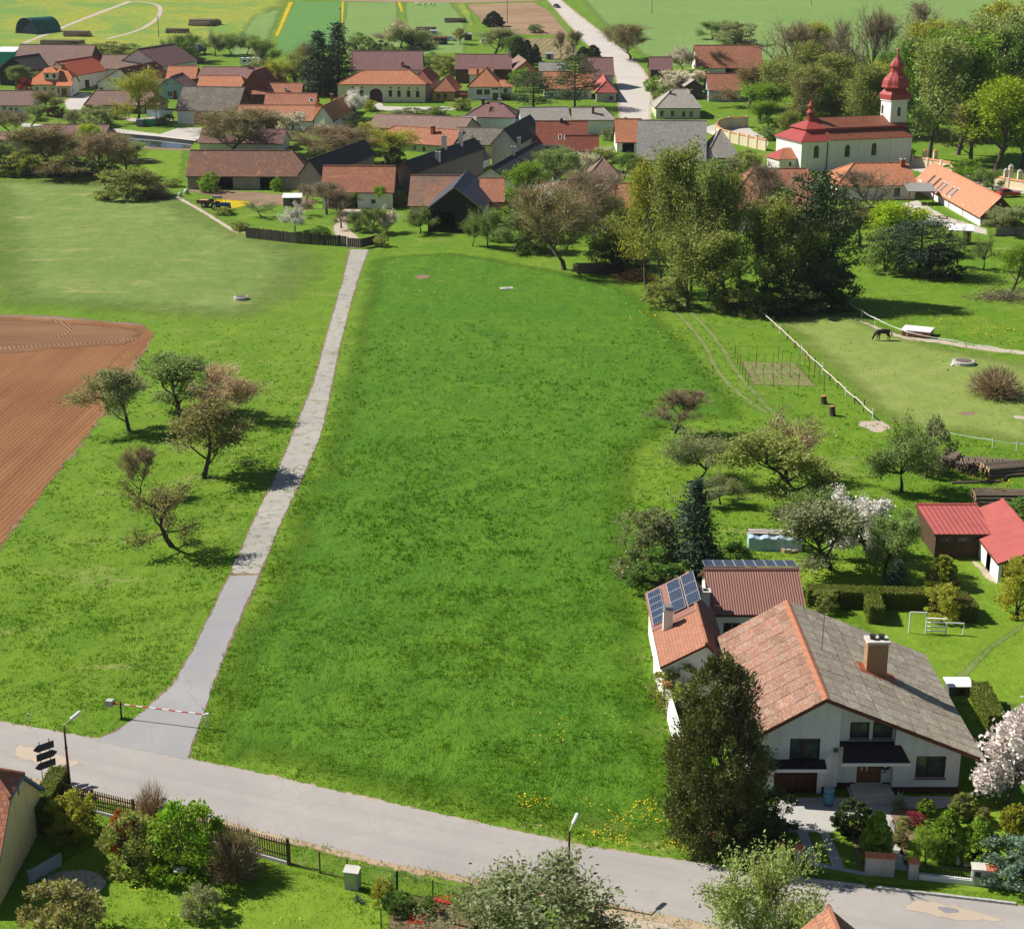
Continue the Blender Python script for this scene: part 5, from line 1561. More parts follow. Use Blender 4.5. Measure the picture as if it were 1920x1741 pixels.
house("house", "pale grey slated row house with purple chimney and blank white wall", "house", (1072, 1156), 225, b=252, D=9, rr=202, hip=(0, 3), roof='palegrey', wall='white', chim=[(1112, 212, 0.6, 1.6, M_redbrick)])
house("barn", "orange roofed barn with open bay beside the big grey roof", "barn", (1154, 1206), 267, b=286, D=11, rr=223, roof='orange', wall='white', f=[('f', 'opening', 1178, 276, 2.6, 2.2)])
house("barn", "big grey slated barn with white ridge board", "barn", (1192, 1324), (301, 303), b=318, D=20, rr=226, roof='grey', wall='white', f=[('f', 'greywin', 1210, 310, 0.8, 0.8)])
house("house", "steep grey hipped house beside the churchyard wall", "house", (1322, 1388), 296, b=316, D=11, rr=243, hip=(3.5, 3.5), roof='palegrey', wall='white')
house("house", "brown pyramid roofed house among orchard blossom", "house", (1096, 1168), 338, ze=2.8, D=10, rr=294, hip=(3.8, 3.8), roof='brown', wall='white')
house("barn", "long orange tiled barn behind the tall bare trees", "barn", (1016, 1198), (386, 394), ze=3.2, D=12, rr=343, roof='oldred', wall='stone', rot=-1.5)
house("manor", "broad brick coloured roof behind the bare trunks below the church", "house", (1356, 1560), 394, ze=3.4, D=18, rr=316, hip=(6, 3), roof='oldred', wall='cream')
house("manor", "orange roofed house range below the church nave", "house", (1568, 1722), (349, 347), b=375, D=13, rr=306, hip=(5, 0), roof='orange', wall='white', chim=[(1692, 311, 0.8, 1.2, M_redbrick)],
  f=[('f', 'greywin', 1682, 360, 1.2, 1.8)])
mw = house("manor", "long orange wing with a row of blue skylights and white walls", "house", (1836, 1913), 408, b=425, D=42, rr=369, axis='y', rot=1.5, roof='salmon', wall='white', gable_wall='brownwood',
   f=[('l', 'door', 0.08, 1, 2.2, 2.2), ('l', 'opening', 0.55, 1, 1.0, 2.2), ('l', 'opening', 0.75, 1, 0.8, 2.0), ('l', 'window', 0.65, 1.4, 0.5, 1.0)],
   sky=[(1746, 337, 0.9, 2.2, 1, M_greyframe), (1757, 342, 0.9, 2.2, 1, M_greyframe), (1763, 349, 0.9, 2.2, 1), (1770, 352, 0.9, 2.2, 1), (1781, 359, 0.9, 2.2, 1), (1790, 362, 0.9, 2.2, 1)])
# ------------------------------------------------------------ the church
CE = 6.1
cA, cB = G(1505, 266, CE), G(1709, 256, CE)
c_rot = math.atan2(cB.y - cA.y, cB.x - cA.x)
c_W = math.hypot(cB.x - cA.x, cB.y - cA.y)
church = thing("church", "white and cream village church with red onion domed tower", "church", (cA.x, cA.y, cA.z - CE), c_rot)
c_inv = (Matrix.Translation((cA.x, cA.y, cA.z - CE)) @ Matrix.Rotation(c_rot, 4, 'Z')).inverted()
c_cam = c_inv @ Vector((0, 0, CAM_H))
c_fwd = c_inv.inverted()
def c_hit(px, py, yplane=None, xplane=None):
 d = c_inv.to_3x3() @ RAY(px, py)
 t = (yplane - c_cam.y) / d.y if yplane is not None else (xplane - c_cam.x) / d.x
 return c_cam + d * t
def c_z(x, y, row):
 p = c_fwd @ Vector((x, y, 0))
 return HT(p, row)
c_D = 11.5
xs_ = c_hit(1553, 285, 0.0).x                       # where chancel meets nave
m = MB()
holes = []
cw = []
for px, py, w, h in ((1532, 285, 1.25, 2.6), (1589, 283, 1.25, 2.6), (1639, 280, 1.25, 2.6)):
 q = c_hit(px, py, 0.0)
 holes.append((q.x, q.z - h / 2, w, h))
for x0, x1, yo in ((0.0, xs_, 0.25), (xs_, c_W, 0.0)):
 hs = [arch_loop(u, z, w, h) for u, z, w, h in holes if x0 < u < x1]
 m.holed([(x0, -1.5), (x1, -1.5), (x1, CE), (x0, CE)], hs, lambda u, z, d, yo=yo: Vector((u, yo + d, z)), 0, 0.35)
 for u, z, w, h in holes:
  if x0 < u < x1:
   cw.append((u, z, w, h, yo))
m.face([(0, c_D, -1.5), (0, .25, -1.5), (0, .25, CE), (0, c_D, CE)], 1)  # sunlit end wall painted lighter than the shaded ones
m.face([(c_W, 0, -1.5), (c_W, c_D, -1.5), (c_W, c_D, CE), (c_W, 0, CE)], 0)
m.face([(c_W, c_D, -1.5), (0, c_D, -1.5), (0, c_D, CE), (c_W, c_D, CE)], 0)
m.face([(xs_, 0, -1.5), (xs_, .25, -1.5), (xs_, .25, CE), (xs_, 0, CE)][::-1], 0)
c_wall = m.build("wall", [WL['church'], WL['white']], church)
def arch_win(u, z, w, h, y, ang=0.0, parent=None):
 lp = arch_loop(0, 0, w, h)
 il = arch_loop(0, 0.08, w - .16, h - .16)
 f = MB()
 for k in range(len(lp)):
  k2 = (k + 1) % len(lp)
  f.face([(lp[k][0], 0, lp[k][1]), (lp[k2][0], 0, lp[k2][1]), (il[k2][0], 0, il[k2][1]), (il[k][0], 0, il[k][1])])
 f.box(-.03, .03, -.02, .02, .08, h - .1)
 f.box(-w / 2 + .05, w / 2 - .05, -.02, .02, h * .5, h * .5 + .06)
 o = put(f.mesh("window", M_greyframe), "window", parent or church, (u, y, z) if ang == 0.0 else u, ang)
 g = MB()
 g.face([(p[0], .03, p[1]) for p in il])
 put(g.mesh("pane", M_glass), "pane", o)
 s_ = MB()
 s_.box(-w / 2 - .12, w / 2 + .12, -.36, .0, -.1, -.01)
 put(s_.mesh("sill", M_trim), "sill", o)
 return o
for u, z, w, h, yo in cw:
 arch_win(u, z, w, h, yo + .3)
for px, wid in ((1510, 0.9), (1560, 1.1), (1615, 0.9), (1673, 0.9), (1695, 0.9), (1706, 0.5)):
 q = c_hit(px, 285, 0.0)
 yo = 0.25 if q.x < xs_ else 0.0
 p = MB()
 p.box(-wid / 2, wid / 2, yo - .1, yo - .002, -1.4, CE - .35)
 put(p.mesh("pilaster", WL['white']), "pilaster", church, (q.x, 0, 0))
p = MB()
p.box(-.15, xs_ - .01, .0, .24, CE - .35, CE + .02)
p.box(xs_ - .1, c_W + .1, -.28, -.003, CE - .35, CE + .02)
p.box(-.28, -.003, 0.0, c_D + .1, CE - .35, CE + .02)
p.build("cornice", WL['white'], church)
dp = MB()
dp.tube([(xs_ - .15, .14, 0), (xs_ - .15, .14, CE)], .07, 6)
dp.build("drainpipe", M_dark, church)
ZL, ZU, IN = CE + 1.75, CE + 2.2, 2.6
ZR = c_z(xs_ + 4, c_D / 2, 221)
ov = 0.45
m = MB()
a, b = -ov, xs_
m.slab([(a, .25 - ov, CE), (b, .25 - ov, CE), (b, IN, ZL), (IN - ov, IN, ZL)], .12)
m.slab([(b, c_D + ov, CE), (a, c_D + ov, CE), (IN - ov, c_D - IN, ZL), (b, c_D - IN, ZL)], .12)
m.slab([(a, c_D + ov, CE), (a, .25 - ov, CE), (IN - ov, IN, ZL), (IN - ov, c_D - IN, ZL)], .12)
m.box(IN - ov, b, IN, c_D - IN, ZL - .2, ZU - .02, 1)
e = 0.35
hx = 4.4
m.slab([(IN - ov - e, IN - e, ZU), (b, IN - e, ZU), (b, c_D / 2, ZR), (hx, c_D / 2, ZR)], .12)
m.slab([(b, c_D - IN + e, ZU), (IN - ov - e, c_D - IN + e, ZU), (hx, c_D / 2, ZR), (b, c_D / 2, ZR)], .12)
m.slab([(IN - ov - e, c_D - IN + e, ZU), (IN - ov - e, IN - e, ZU), (hx, c_D / 2, ZR)], .12)
m.build("chancel_roof", [TL['churchred'], TL['churchred']], church)
m = MB()
a, b = xs_ + .01, c_W + .3
z1 = CE + .12
m.slab([(a, -ov, z1), (b, -ov, z1), (b, IN - .2, ZL + .1), (a, IN - .2, ZL + .1)], .14)
m.slab([(b, c_D + ov, z1), (a, c_D + ov, z1), (a, c_D - IN, ZL + .1), (b, c_D - IN, ZL + .1)], .14)
m.box(a, b - .3, IN - .2, c_D - IN, ZL - .2, ZU + .05, 1)
m.slab([(a, IN - e - .25, ZU + .1), (b - .2, IN - e - .25, ZU + .1), (b - .2, c_D / 2, ZR + .12), (a, c_D / 2, ZR + .12)], .14)
m.slab([(b - .2, c_D - IN + e, ZU + .1), (a, c_D - IN + e, ZU + .1), (a, c_D / 2, ZR + .12), (b - .2, c_D / 2, ZR + .12)], .14)
m.face([(c_W, IN, ZL), (c_W, c_D - IN, ZL), (c_W, c_D / 2, ZR)], 1)
m.build("nave_roof", [TL['churchbrown'], TL['churchred']], church)
tx1 = c_W + .35
ty0 = 3.0
pL = c_hit(1670.5, 200, ty0)
tx0 = pL.x
tS = tx1 - tx0
ty1 = ty0 + tS * 1.0
tz = c_z(tx0, ty0, 188)
m = MB()
hw = c_hit(1686, 209, ty0)
m.holed([(tx0, 3), (tx1, 3), (tx1, tz), (tx0, tz)], [arch_loop(hw.x, hw.z - .95, .85, 1.9)], lambda u, z, d: Vector((u, ty0 + d, z)), 0, .3)
wl = c_hit(1654.5, 205, xplane=tx0)
m.holed([(ty0, 3), (ty1, 3), (ty1, tz), (ty0, tz)], [arch_loop(wl.y, wl.z - .95, .85, 1.9)], lambda u, z, d: Vector((tx0 + d, u, z)), 1, .3)  # sunward tower face in white, its brightness put into the colour
m.face([(tx1, ty0, 3), (tx1, ty1, 3), (tx1, ty1, tz), (tx1, ty0, tz)], 0)
m.face([(tx1, ty1, 3), (tx0, ty1, 3), (tx0, ty1, tz), (tx1, ty1, tz)], 0)
tower = m.build("tower", [WL['church'], WL['white']], church)
arch_win(hw.x, hw.z - .95, .85, 1.9, ty0 + .25, parent=tower)
arch_win((tx0 + .25, wl.y, wl.z - .95), 0, .85, 1.9, 0, -math.pi / 2, tower)
for (x0, x1) in ((tx0 + .02, tx0 + .75), (tx1 - .9, tx1 - .15)):
 p = MB()
 p.box(x0, x1, ty0 - .08, ty0 - .002, 3, tz - .3)
 p.build("pilaster", WL['white'], tower)
p = MB()
tcx, tcy = (tx0 + tx1) / 2, (ty0 + ty1) / 2
p.box(tx0 - .18, tx1 + .18, ty0 - .18, ty0 - .003, tz - .3, tz)
p.box(tx0 - .18, tx0 - .003, ty0, ty1 + .18, tz - .3, tz)
for ang in range(4):                                  # the curved gables over each face
 Mx = Matrix.Translation((tcx, tcy, tz)) @ Matrix.Rotation(ang * math.pi / 2, 4, 'Z')
 n = 9
 pr = [(0.95 * math.cos(math.pi * k / n), 0.8 * math.sin(math.pi * k / n)) for k in range(n + 1)]
 for k in range(n):
  a, b = pr[k], pr[k + 1]
  y0, y1 = -tS / 2 - .2, -tS / 2 + .6
  p.face([Mx @ Vector((a[0], y0, a[1])), Mx @ Vector((a[0], y1, a[1])), Mx @ Vector((b[0], y1, b[1])), Mx @ Vector((b[0], y0, b[1]))])
 p.face([Mx @ Vector((q[0], -tS / 2 - .2, q[1])) for q in pr][::-1])
p.build("cornice", WL['white'], tower)
zr_ = lambda row: c_z(tcx, tcy, row) - tz
m = MB()
s2 = tS / 2 + .3
sk = zr_(166)
r8 = 1.9
lo = [(-s2, -s2, 0), (s2, -s2, 0), (s2, s2, 0), (-s2, s2, 0)]
mid = [(-r8 * 1.25, -r8 * 1.25, sk * .45), (r8 * 1.25, -r8 * 1.25, sk * .45), (r8 * 1.25, r8 * 1.25, sk * .45), (-r8 * 1.25, r8 * 1.25, sk * .45)]
hi = [(-r8 * .8, -r8 * .8, sk), (r8 * .8, -r8 * .8, sk), (r8 * .8, r8 * .8, sk), (-r8 * .8, r8 * .8, sk)]
for A_, B_ in ((lo, mid), (mid, hi)):
 for k in range(4):
  k2 = (k + 1) % 4
  m.face([A_[k], A_[k2], B_[k2], B_[k]])
m.face(lo[::-1])
prof = [(2.1, zr_(167)), (2.75, zr_(164.5)), (3.0, zr_(163)), (2.85, zr_(159)), (2.8, zr_(155)), (2.65, zr_(150)), (2.25, zr_(145)), (1.75, zr_(140.5)), (1.42, zr_(136)), (1.32, zr_(130)), (1.35, zr_(126.5)),
  (1.6, zr_(125)), (1.55, zr_(122.5)), (1.3, zr_(118)), (0.9, zr_(113.5)), (0.5, zr_(109)), (0.28, zr_(104)), (0.12, zr_(99)), (0.06, zr_(96))]
m.lathe(prof, 8, 0, rot=math.pi / 8)
dome = m.build("onion_dome", TL['churchred'], tower)
dome.location = (tcx, tcy, tz + .02)
bl = MB()
zb = zr_(94)
bl.lathe([(.05, zr_(97)), (.3, zb - .2), (.38, zb), (.3, zb + .2), (.05, zb + .35), (.04, zr_(89))], 8)
bo = bl.build("finial", m_plain("copper_finial", (0.42, 0.17, 0.1, 1), 0.4), tower, True)
bo.location = (tcx, tcy, tz)
tq = (4.6, c_D / 2)
z0 = ZR - .5
rowz = lambda row: c_z(tq[0], tq[1], row)
m = MB()
m.box(-.75, .75, -.75, .75, z0 - .6, rowz(222.5))
m.lathe([(.9, rowz(222)), (.9, rowz(220.5))], 8)
for k in range(8):
 a = k * math.pi / 4
 m.tube([(.62 * math.cos(a), .62 * math.sin(a), rowz(221)), (.62 * math.cos(a), .62 * math.sin(a), rowz(211))], .12, 4)
m.lathe([(.4, rowz(221)), (.4, rowz(211))], 8, 1)
m.lathe([(.95, rowz(211.5)), (.85, rowz(209)), (.5, rowz(206)), (.4, rowz(204)), (.62, rowz(201)), (.66, rowz(198)), (.45, rowz(194.5)), (.2, rowz(190)), (.05, rowz(185)), (.04, rowz(176))], 8)
m.box(-.3, .3, -.04, .04, rowz(180), rowz(179.3))
t_ = m.build("ridge_turret", [TL['churchred'], M_dark], church)
t_.location = (tq[0], tq[1], 0)
m = MB()
sx0, sx1, sy0, sy1, sz = -4.0, -.05, 2.0, 7.5, 2.5
m.holed([(sx0, -1.5), (sx1, -1.5), (sx1, sz), (sx0, sz)], [[(sx0 + 2.2, .9), (sx0 + 2.8, .9), (sx0 + 2.8, 1.8), (sx0 + 2.2, 1.8)]], lambda u, z, d: Vector((u, sy0 + d, z)), 0, .2)
m.face([(sx0, sy1, -1.5), (sx0, sy0, -1.5), (sx0, sy0, sz), (sx0, sy1, sz)], 1)  # sunward end painted in the lighter plaster too
m.face([(sx1, sy1, -1.5), (sx0, sy1, -1.5), (sx0, sy1, sz), (sx1, sy1, sz)], 0)
sac = m.build("sacristy", [WL['church'], WL['white']], church)
add_window(sac, 0, 0, .6, .9, lambda u, z, d: Vector((sx0 + 2.5, sy0 + .12, .9)), 0, M_greyframe, 0)
m = MB()
o = .35
zt_ = sz + 1.9
m.slab([(sx0 - o, sy0 - o, sz), (sx1, sy0 - o, sz), (sx1, (sy0 + sy1) / 2, zt_), (sx0 + 2.2, (sy0 + sy1) / 2, zt_)], .1, 1)
m.slab([(sx1, sy1 + o, sz), (sx0 - o, sy1 + o, sz), (sx0 + 2.2, (sy0 + sy1) / 2, zt_), (sx1, (sy0 + sy1) / 2, zt_)], .1, 0)
m.slab([(sx0 - o, sy1 + o, sz), (sx0 - o, sy0 - o, sz), (sx0 + 2.2, (sy0 + sy1) / 2, zt_)], .1, 0)
m.build("roof", [TL['churchred'], TL['orange']], sac)
# ------------------------------------------------------------ the main house
HX, HY = 17.62, 81.4                                  # ridge column and front wall
RZ, SL, SRt = 6.3, 0.60, 0.415                        # ridge height, slopes to the left and right
XL, XR = -3.8, 8.0                                    # side walls
EL, ER = -4.55, 9.15                                  # eaves
Y0, Y1 = -0.65, 13.3                                  # front and back verge
house_main = thing("bungalow", "white house with wide low sheeted roof and brick chimney", "house", (HX, HY, 0))
hpix = lambda px, py, y=0.0: (lambda d: Vector((0, 0, CAM_H)) + d * ((HY + y) / d.y) - Vector((HX, HY, 0)))(RAY(px, py))
RT = lambda x: RZ + (SL * x if x < 0 else -SRt * x)   # roof top
WT = lambda x: RT(x) - 0.24                           # wall top
M_stucco = m_plaster("white_stucco", (0.74, 0.73, 0.72, 1), amt=0.26)
M_plinth = m_tiles("brown_plinth_tiles", (0.10, 0.05, 0.035, 1), (0.07, 0.035, 0.025, 1), (0.13, 0.06, 0.04, 1), 0.1, 0.25)
xa, xb = 1.02, 4.2                                    # the recessed middle bay
rec = 0.5
def box_px(x0, x1, y0, y1, yy=0.0):
 a, b = hpix(x0, y0, yy), hpix(x1, y1, yy)
 return a.x, b.x, b.z, a.z                         # x0, x1, zlow, zhigh
W_left = box_px(1482, 1536, 1384, 1425)
W_right = box_px(1719, 1771, 1417, 1458)
W_up1 = box_px(1595, 1629, 1353, 1384, rec)
W_up2 = box_px(1638, 1673, 1352, 1384, rec)
D_door = box_px(1608, 1651, 1426, 1472, rec)
G_gar = (-2.6, -0.1, 0.0, 1.75)
rect = lambda q: [(q[0], q[2]), (q[1], q[2]), (q[1], q[3]), (q[0], q[3])]
m = MB()
m.holed([(XL, -.8), (xa, -.8), (xa, WT(xa)), (0, WT(0)), (XL, WT(XL))], [rect(W_left), rect(G_gar)], lambda u, z, d: Vector((u, d, z)), 0, .18)
D_d2 = (D_door[0], D_door[1], .35, D_door[3])
m.holed([(xa, -.8), (xb, -.8), (xb, WT(xb)), (xa, WT(xa))], [rect(W_up1), rect(W_up2), rect(D_d2)], lambda u, z, d: Vector((u, rec + d, z)), 0, .18)
m.holed([(xb, -.8), (XR, -.8), (XR, WT(XR)), (xb, WT(xb))], [rect(W_right)], lambda u, z, d: Vector((u, d, z)), 0, .18)
m.face([(xa, 0, -.8), (xa, rec, -.8), (xa, rec, WT(xa)), (xa, 0, WT(xa))])
m.face([(xb, rec, -.8), (xb, 0, -.8), (xb, 0, WT(xb)), (xb, rec, WT(xb))])
m.face([(XR, 0, -.8), (XR, 12.7, -.8), (XR, 12.7, WT(XR)), (XR, 0, WT(XR))])
m.face([(XL, 12.7, -.8), (XL, 0, -.8), (XL, 0, WT(XL)), (XL, 12.7, WT(XL))])
m.face([(XR, 12.7, -.8), (XL, 12.7, -.8), (XL, 12.7, WT(XL)), (0, 12.7, WT(0)), (XR, 12.7, WT(XR))])
m.build("wall", M_stucco, house_main)
m = MB()
for x0, x1, y in ((0.15, xa - .01, -.03), (xa, D_d2[0] - .05, rec - .03), (D_d2[1] + .05, xb, rec - .03), (xb + .01, XR + .03, -.03)):
 m.box(x0, x1, y, y + .027, -.5, .42)
m.box(XR + .003, XR + .03, 0, 12.7, -.5, .42)
m.build("plinth", M_plinth, house_main)
def big_window(q, y, n=2, name="window"):
 w, h = q[1] - q[0], q[3] - q[2]
 f = MB()
 t = .09
 f.box(-w / 2, -w / 2 + t, 0, .09, 0, h)
 f.box(w / 2 - t, w / 2, 0, .09, 0, h)
 f.box(-w / 2 + t, w / 2 - t, 0, .09, h - t, h)
 f.box(-w / 2 + t, w / 2 - t, 0, .09, 0, t)
 if n == 2:
  xx = -w * .08
  f.box(xx - .07, xx + .07, .01, .08, t, h - t)
 o = put(f.mesh("window", M_darkframe), name, house_main, ((q[0] + q[1]) / 2, y + .07, q[2]))
 g = MB()
 g.face([(-w / 2, .05, 0), (w / 2, .05, 0), (w / 2, .05, h), (-w / 2, .05, h)])
 put(g.mesh("pane", M_paneblue), "pane", o)
 s = MB()
 s.box(-w / 2 - .05, w / 2 + .05, -.16, .0, -.05, -.005)
 put(s.mesh("sill", M_darkframe), "sill", o)
 cu = MB()                                       # curtain behind the glass
 return o
M_paneblue = NT("curtained_glass")
_w = M_paneblue.n("ShaderNodeTexWave", wave_type='BANDS', bands_direction='X')
_w.inputs["Scale"].default_value = 5.0
_w.inputs["Distortion"].default_value = 3.0
M_paneblue.l(M_paneblue.coords("Object"), _w.inputs["Vector"])
_g = M_paneblue.ramp(M_paneblue.noise(M_paneblue.coords("Object"), 1.5, 2), [(0.4, (0.012, 0.014, 0.016)), (0.6, (0.05, 0.075, 0.07))])
M_paneblue.color(M_paneblue.mix(0.4, _g, M_paneblue.ramp(_w.outputs["Fac"], [(0.2, (0.02, 0.026, 0.025)), (0.9, (0.20, 0.25, 0.23))]))).rough(0.06)
M_paneblue.b.inputs["Specular IOR Level"].default_value = 0.6
M_paneblue = M_paneblue.mat
big_window(W_left, 0)
big_window(W_right, 0)
big_window(W_up1, rec, 1)
big_window(W_up2, rec, 1)
m = MB()
dw_, dh_ = D_d2[1] - D_d2[0], D_d2[3] - D_d2[2]
m.box(-dw_ / 2, dw_ / 2, 0, .06, 0, dh_)
m.box(-dw_ / 2 + .1, -dw_ / 2 + .35, -.02, 0, .15, dh_ * .45)
m.box(dw_ * .02, dw_ * .22, -.02, 0, .15, dh_ * .45)
dr = put(m.mesh("door", M_door), "door", house_main, ((D_d2[0] + D_d2[1]) / 2, rec + .1, D_d2[2]))
for x in (-dw_ * .30, -dw_ * .09):
 g = MB()
 g.box(x - .06, x + .06, -.03, -.005, dh_ * .52, dh_ * .82)
 put(g.mesh("pane", m_plain("frosted_pane", (0.5, 0.45, 0.35, 1), 0.2) if x < -dw_ * .2 else bpy.data.materials["frosted_pane"]), "pane", dr)
g = MB()
g.tube([(dw_ * .12, -.06, dh_ * .5), (dw_ * .12, -.06, dh_ * .62)], .02, 6)
put(g.mesh("handle", M_metal), "handle", dr)
m = MB()
for k in range(4):
 m.box(-1.25 + k * .625 + .01, -1.25 + (k + 1) * .625 - .01, 0, .05, 0, 1.74)
put(m.mesh("garage_door", m_boards("brown_garage_boards", (0.05, 0.02, 0.012, 1), (0.08, 0.03, 0.02, 1), .16)), "garage_door", house_main, (-1.35, .1, 0))
M_canopy = m_tiles("bitumen_shingles", (0.045, 0.03, 0.032, 1), (0.03, 0.022, 0.025, 1), (0.06, 0.04, 0.042, 1), .2, .3)
cq = box_px(1575, 1701, 1396, 1420, -.4)
for nm, x0, x1, zl, zh, dep in (("door_canopy", cq[0], cq[1], 2.62, 3.1, 1.25), ("garage_canopy", -3.5, 0.25, 1.95, 2.2, 0.75)):
 m = MB()
 yb = rec if nm == "door_canopy" else 0.0
 if nm == "door_canopy":
  m.slab([(x0, -dep, zl), (x1, -dep, zl), (x1 - .3, -.02, zh), (x0 + .3, -.02, zh)], .07, 0, 1)
  m.box(xa + .01, xb - .01, -.02, rec - .01, zh - .1, zh, 0)
 else:
  m.slab([(x0, -dep, zl), (x1, -dep, zl), (x1, -.01, zh), (x0, -.01, zh)], .07, 0, 1)
 m.box(x0 - .02, x1 + .02, -dep - .05, -dep - .003, zl - .16, zl + .02, 1)
 m.build(nm, [M_canopy, M_trim], house_main)
m = MB()                                              # wreath by the door, number plate, meter box
for k in range(14):
 a = 2 * math.pi * k / 14
 m.box(-.06 + .2 * math.cos(a), .06 + .2 * math.cos(a), -.06, 0, -.05 + .2 * math.sin(a), .05 + .2 * math.sin(a))
q = hpix(1660, 1435, rec)
put(m.mesh("wreath", M_dark), "door_wreath", house_main, (q.x, rec - .01, q.z))
m = MB()
m.box(-.1, .1, -.03, 0, -.04, .04)
q = hpix(1658, 1446, rec)
put(m.mesh("plate", M_dark), "number_plate", house_main, (q.x, rec - .005, q.z))
m = MB()
m.box(-.13, .13, -.1, 0, -.11, .11)
q = hpix(1567, 1405)
put(m.mesh("meter", m_plain("meter_green", (0.10, 0.11, 0.08, 1))), "meter_box", house_main, (q.x, -.005, q.z))
m = MB()
m.box(D_d2[0] - .5, D_d2[1] + .6, -1.3, rec - .04, 0, .17)
m.box(D_d2[0] - .35, D_d2[1] + .45, -.8, rec - .045, .17, .34)
m.build("door_step", M_pale, house_main)
m = MB()
m.slab([(EL, Y0, RT(EL)), (0, Y0, RZ), (0, Y1, RZ), (EL, Y1, RT(EL))], .2, 1, 1)
m.slab([(0, Y0, RZ), (ER, Y0, RT(ER)), (ER, Y1, RT(ER)), (0, Y1, RZ)], .2, 1, 1)
m.build("roof", [M_fascia, m_plain("brown_verge_board", (0.13, 0.045, 0.025, 1), 0.6)], house_main)
m = MB()
m.tube([(ER + .06, Y0, RT(ER) - .12), (ER + .06, Y1, RT(ER) - .12)], .08, 6)
m.build("gutter", m_plain("brown_gutter", (0.11, 0.05, 0.03, 1), .5), house_main)
def m_sheet(name, base, light, rust, ramt, lich):
 t = NT(name)
 oi = t.n("ShaderNodeObjectInfo")
 ad = t.n("ShaderNodeVectorMath", operation='ADD')
 t.l(t.coords("Object"), ad.inputs[0])
 t.l(oi.outputs["Location"], ad.inputs[1])
 p = ad.outputs[0]
 big = t.noise(p, 0.3, 5, 0.65)
 med = t.noise(t.mapv(p, (1, 1.9, 1)), 1.3, 8, 0.78, 1.6)
 fine = t.noise(p, 9, 5, 0.75)
 st = t.noise(t.mapv(p, (2.5, 9, 2.5)), 1.0, 5, 0.7)
 c = t.mix(oi.outputs["Random"], rgb(base, .8), light)
 c = t.mix(t.math('MULTIPLY', t.ramp(med, [(0.46, (0, 0, 0)), (0.56, (1, 1, 1))]), ramt), c, rust)
 c = t.mix(t.math('MULTIPLY', t.ramp(t.math('ADD', t.math('MULTIPLY', fine, 0.6), t.math('MULTIPLY', t.noise(p, 1.1, 6, 0.7, 1.0), 0.4)), [(0.5, (0, 0, 0)), (0.6, (1, 1, 1))]), 0.7), c, lich)
 c = t.mix(t.math('MULTIPLY', t.ramp(st, [(0.48, (0, 0, 0)), (0.66, (1, 1, 1))]), 0.65), c, rgb(base, 0.42))
 c = t.mix(t.math('MULTIPLY', t.ramp(big, [(0.4, (0, 0, 0)), (0.75, (1, 1, 1))]), 0.35), c, rgb(base, 0.65))
 t.color(c).rough(0.95).bump(fine, 0.35, 0.02)
 return t.mat
M_sheetR = m_sheet("grey_fibre_sheet", (0.34, 0.305, 0.235, 1), (0.46, 0.42, 0.33, 1), (0.30, 0.18, 0.125, 1), 0.6, (0.58, 0.54, 0.43, 1))
M_sheetL = m_sheet("pink_fibre_sheet", (0.27, 0.125, 0.085, 1), (0.37, 0.17, 0.115, 1), (0.25, 0.19, 0.14, 1), 0.8, (0.50, 0.40, 0.33, 1))
rs = random.Random(3)
slopeR = math.atan(SRt)
slopeL = math.atan(SL)
LR_ = ER / math.cos(slopeR)
LL_ = -EL / math.cos(slopeL)
def sheet_piece(L, Wd, mat, key):
 if key not in _mc:
  m = MB()
  m.box(-Wd / 2, Wd / 2, -L / 2, L / 2, 0, .022)
  _mc[key] = m.mesh("roof_sheet", mat)
 return _mc[key]
nrow, ncol = 9, 13                                    # right slope: near-square sheets
sl, sw = LR_ / nrow, (Y1 - Y0) / ncol
for i in range(nrow):
 for j in range(ncol):
  s = (i + .5) * sl
  x, z = s * math.cos(slopeR), RZ - s * math.sin(slopeR)
  y = Y0 + (j + .5) * sw
  o = put(sheet_piece(sl * 1.04, sw * .955, M_sheetR, 'shR'), "roof_sheet", house_main)
  o.location = (x + .03 * math.sin(slopeR), y, z + .018 + rs.uniform(0, .012))
  Rm = Matrix((Vector((0, 1, 0)), Vector((-math.cos(slopeR), 0, math.sin(slopeR))), Vector((math.sin(slopeR), 0, math.cos(slopeR))))).transposed()
  o.rotation_euler = (Rm @ Matrix.Rotation(R(-1.0 + rs.uniform(-.5, .3)), 3, 'X') @ Matrix.Rotation(R(rs.uniform(-.5, .5)), 3, 'Z')).to_euler()
nrow, ncol = 13, 11                                   # left slope: narrower strips
sl, sw = LL_ / nrow, (Y1 - Y0) / ncol
for j in range(ncol):
 nr = 6
 for i in range(nr):
  L = LL_ / nr
  s = (i + .5) * L
  x, z = -s * math.cos(slopeL), RZ - s * math.sin(slopeL)
  y = Y0 + (j + .5) * sw
  o = put(sheet_piece(L * 1.05, sw * .965, M_sheetL, 'shL'), "roof_sheet", house_main)
  o.location = (x - .03 * math.sin(slopeL), y, z + .018 + rs.uniform(0, .012))
  Rm = Matrix((Vector((0, -1, 0)), Vector((math.cos(slopeL), 0, math.sin(slopeL))), Vector((-math.sin(slopeL), 0, math.cos(slopeL))))).transposed()
  o.rotation_euler = (Rm @ Matrix.Rotation(R(-1.0 + rs.uniform(-.5, .3)), 3, 'X') @ Matrix.Rotation(R(rs.uniform(-.5, .5)), 3, 'Z')).to_euler()
M_cap = m_plain("rusty_ridge_cap", (0.36, 0.15, 0.085, 1), .8, .3, 2.0)
n = 14
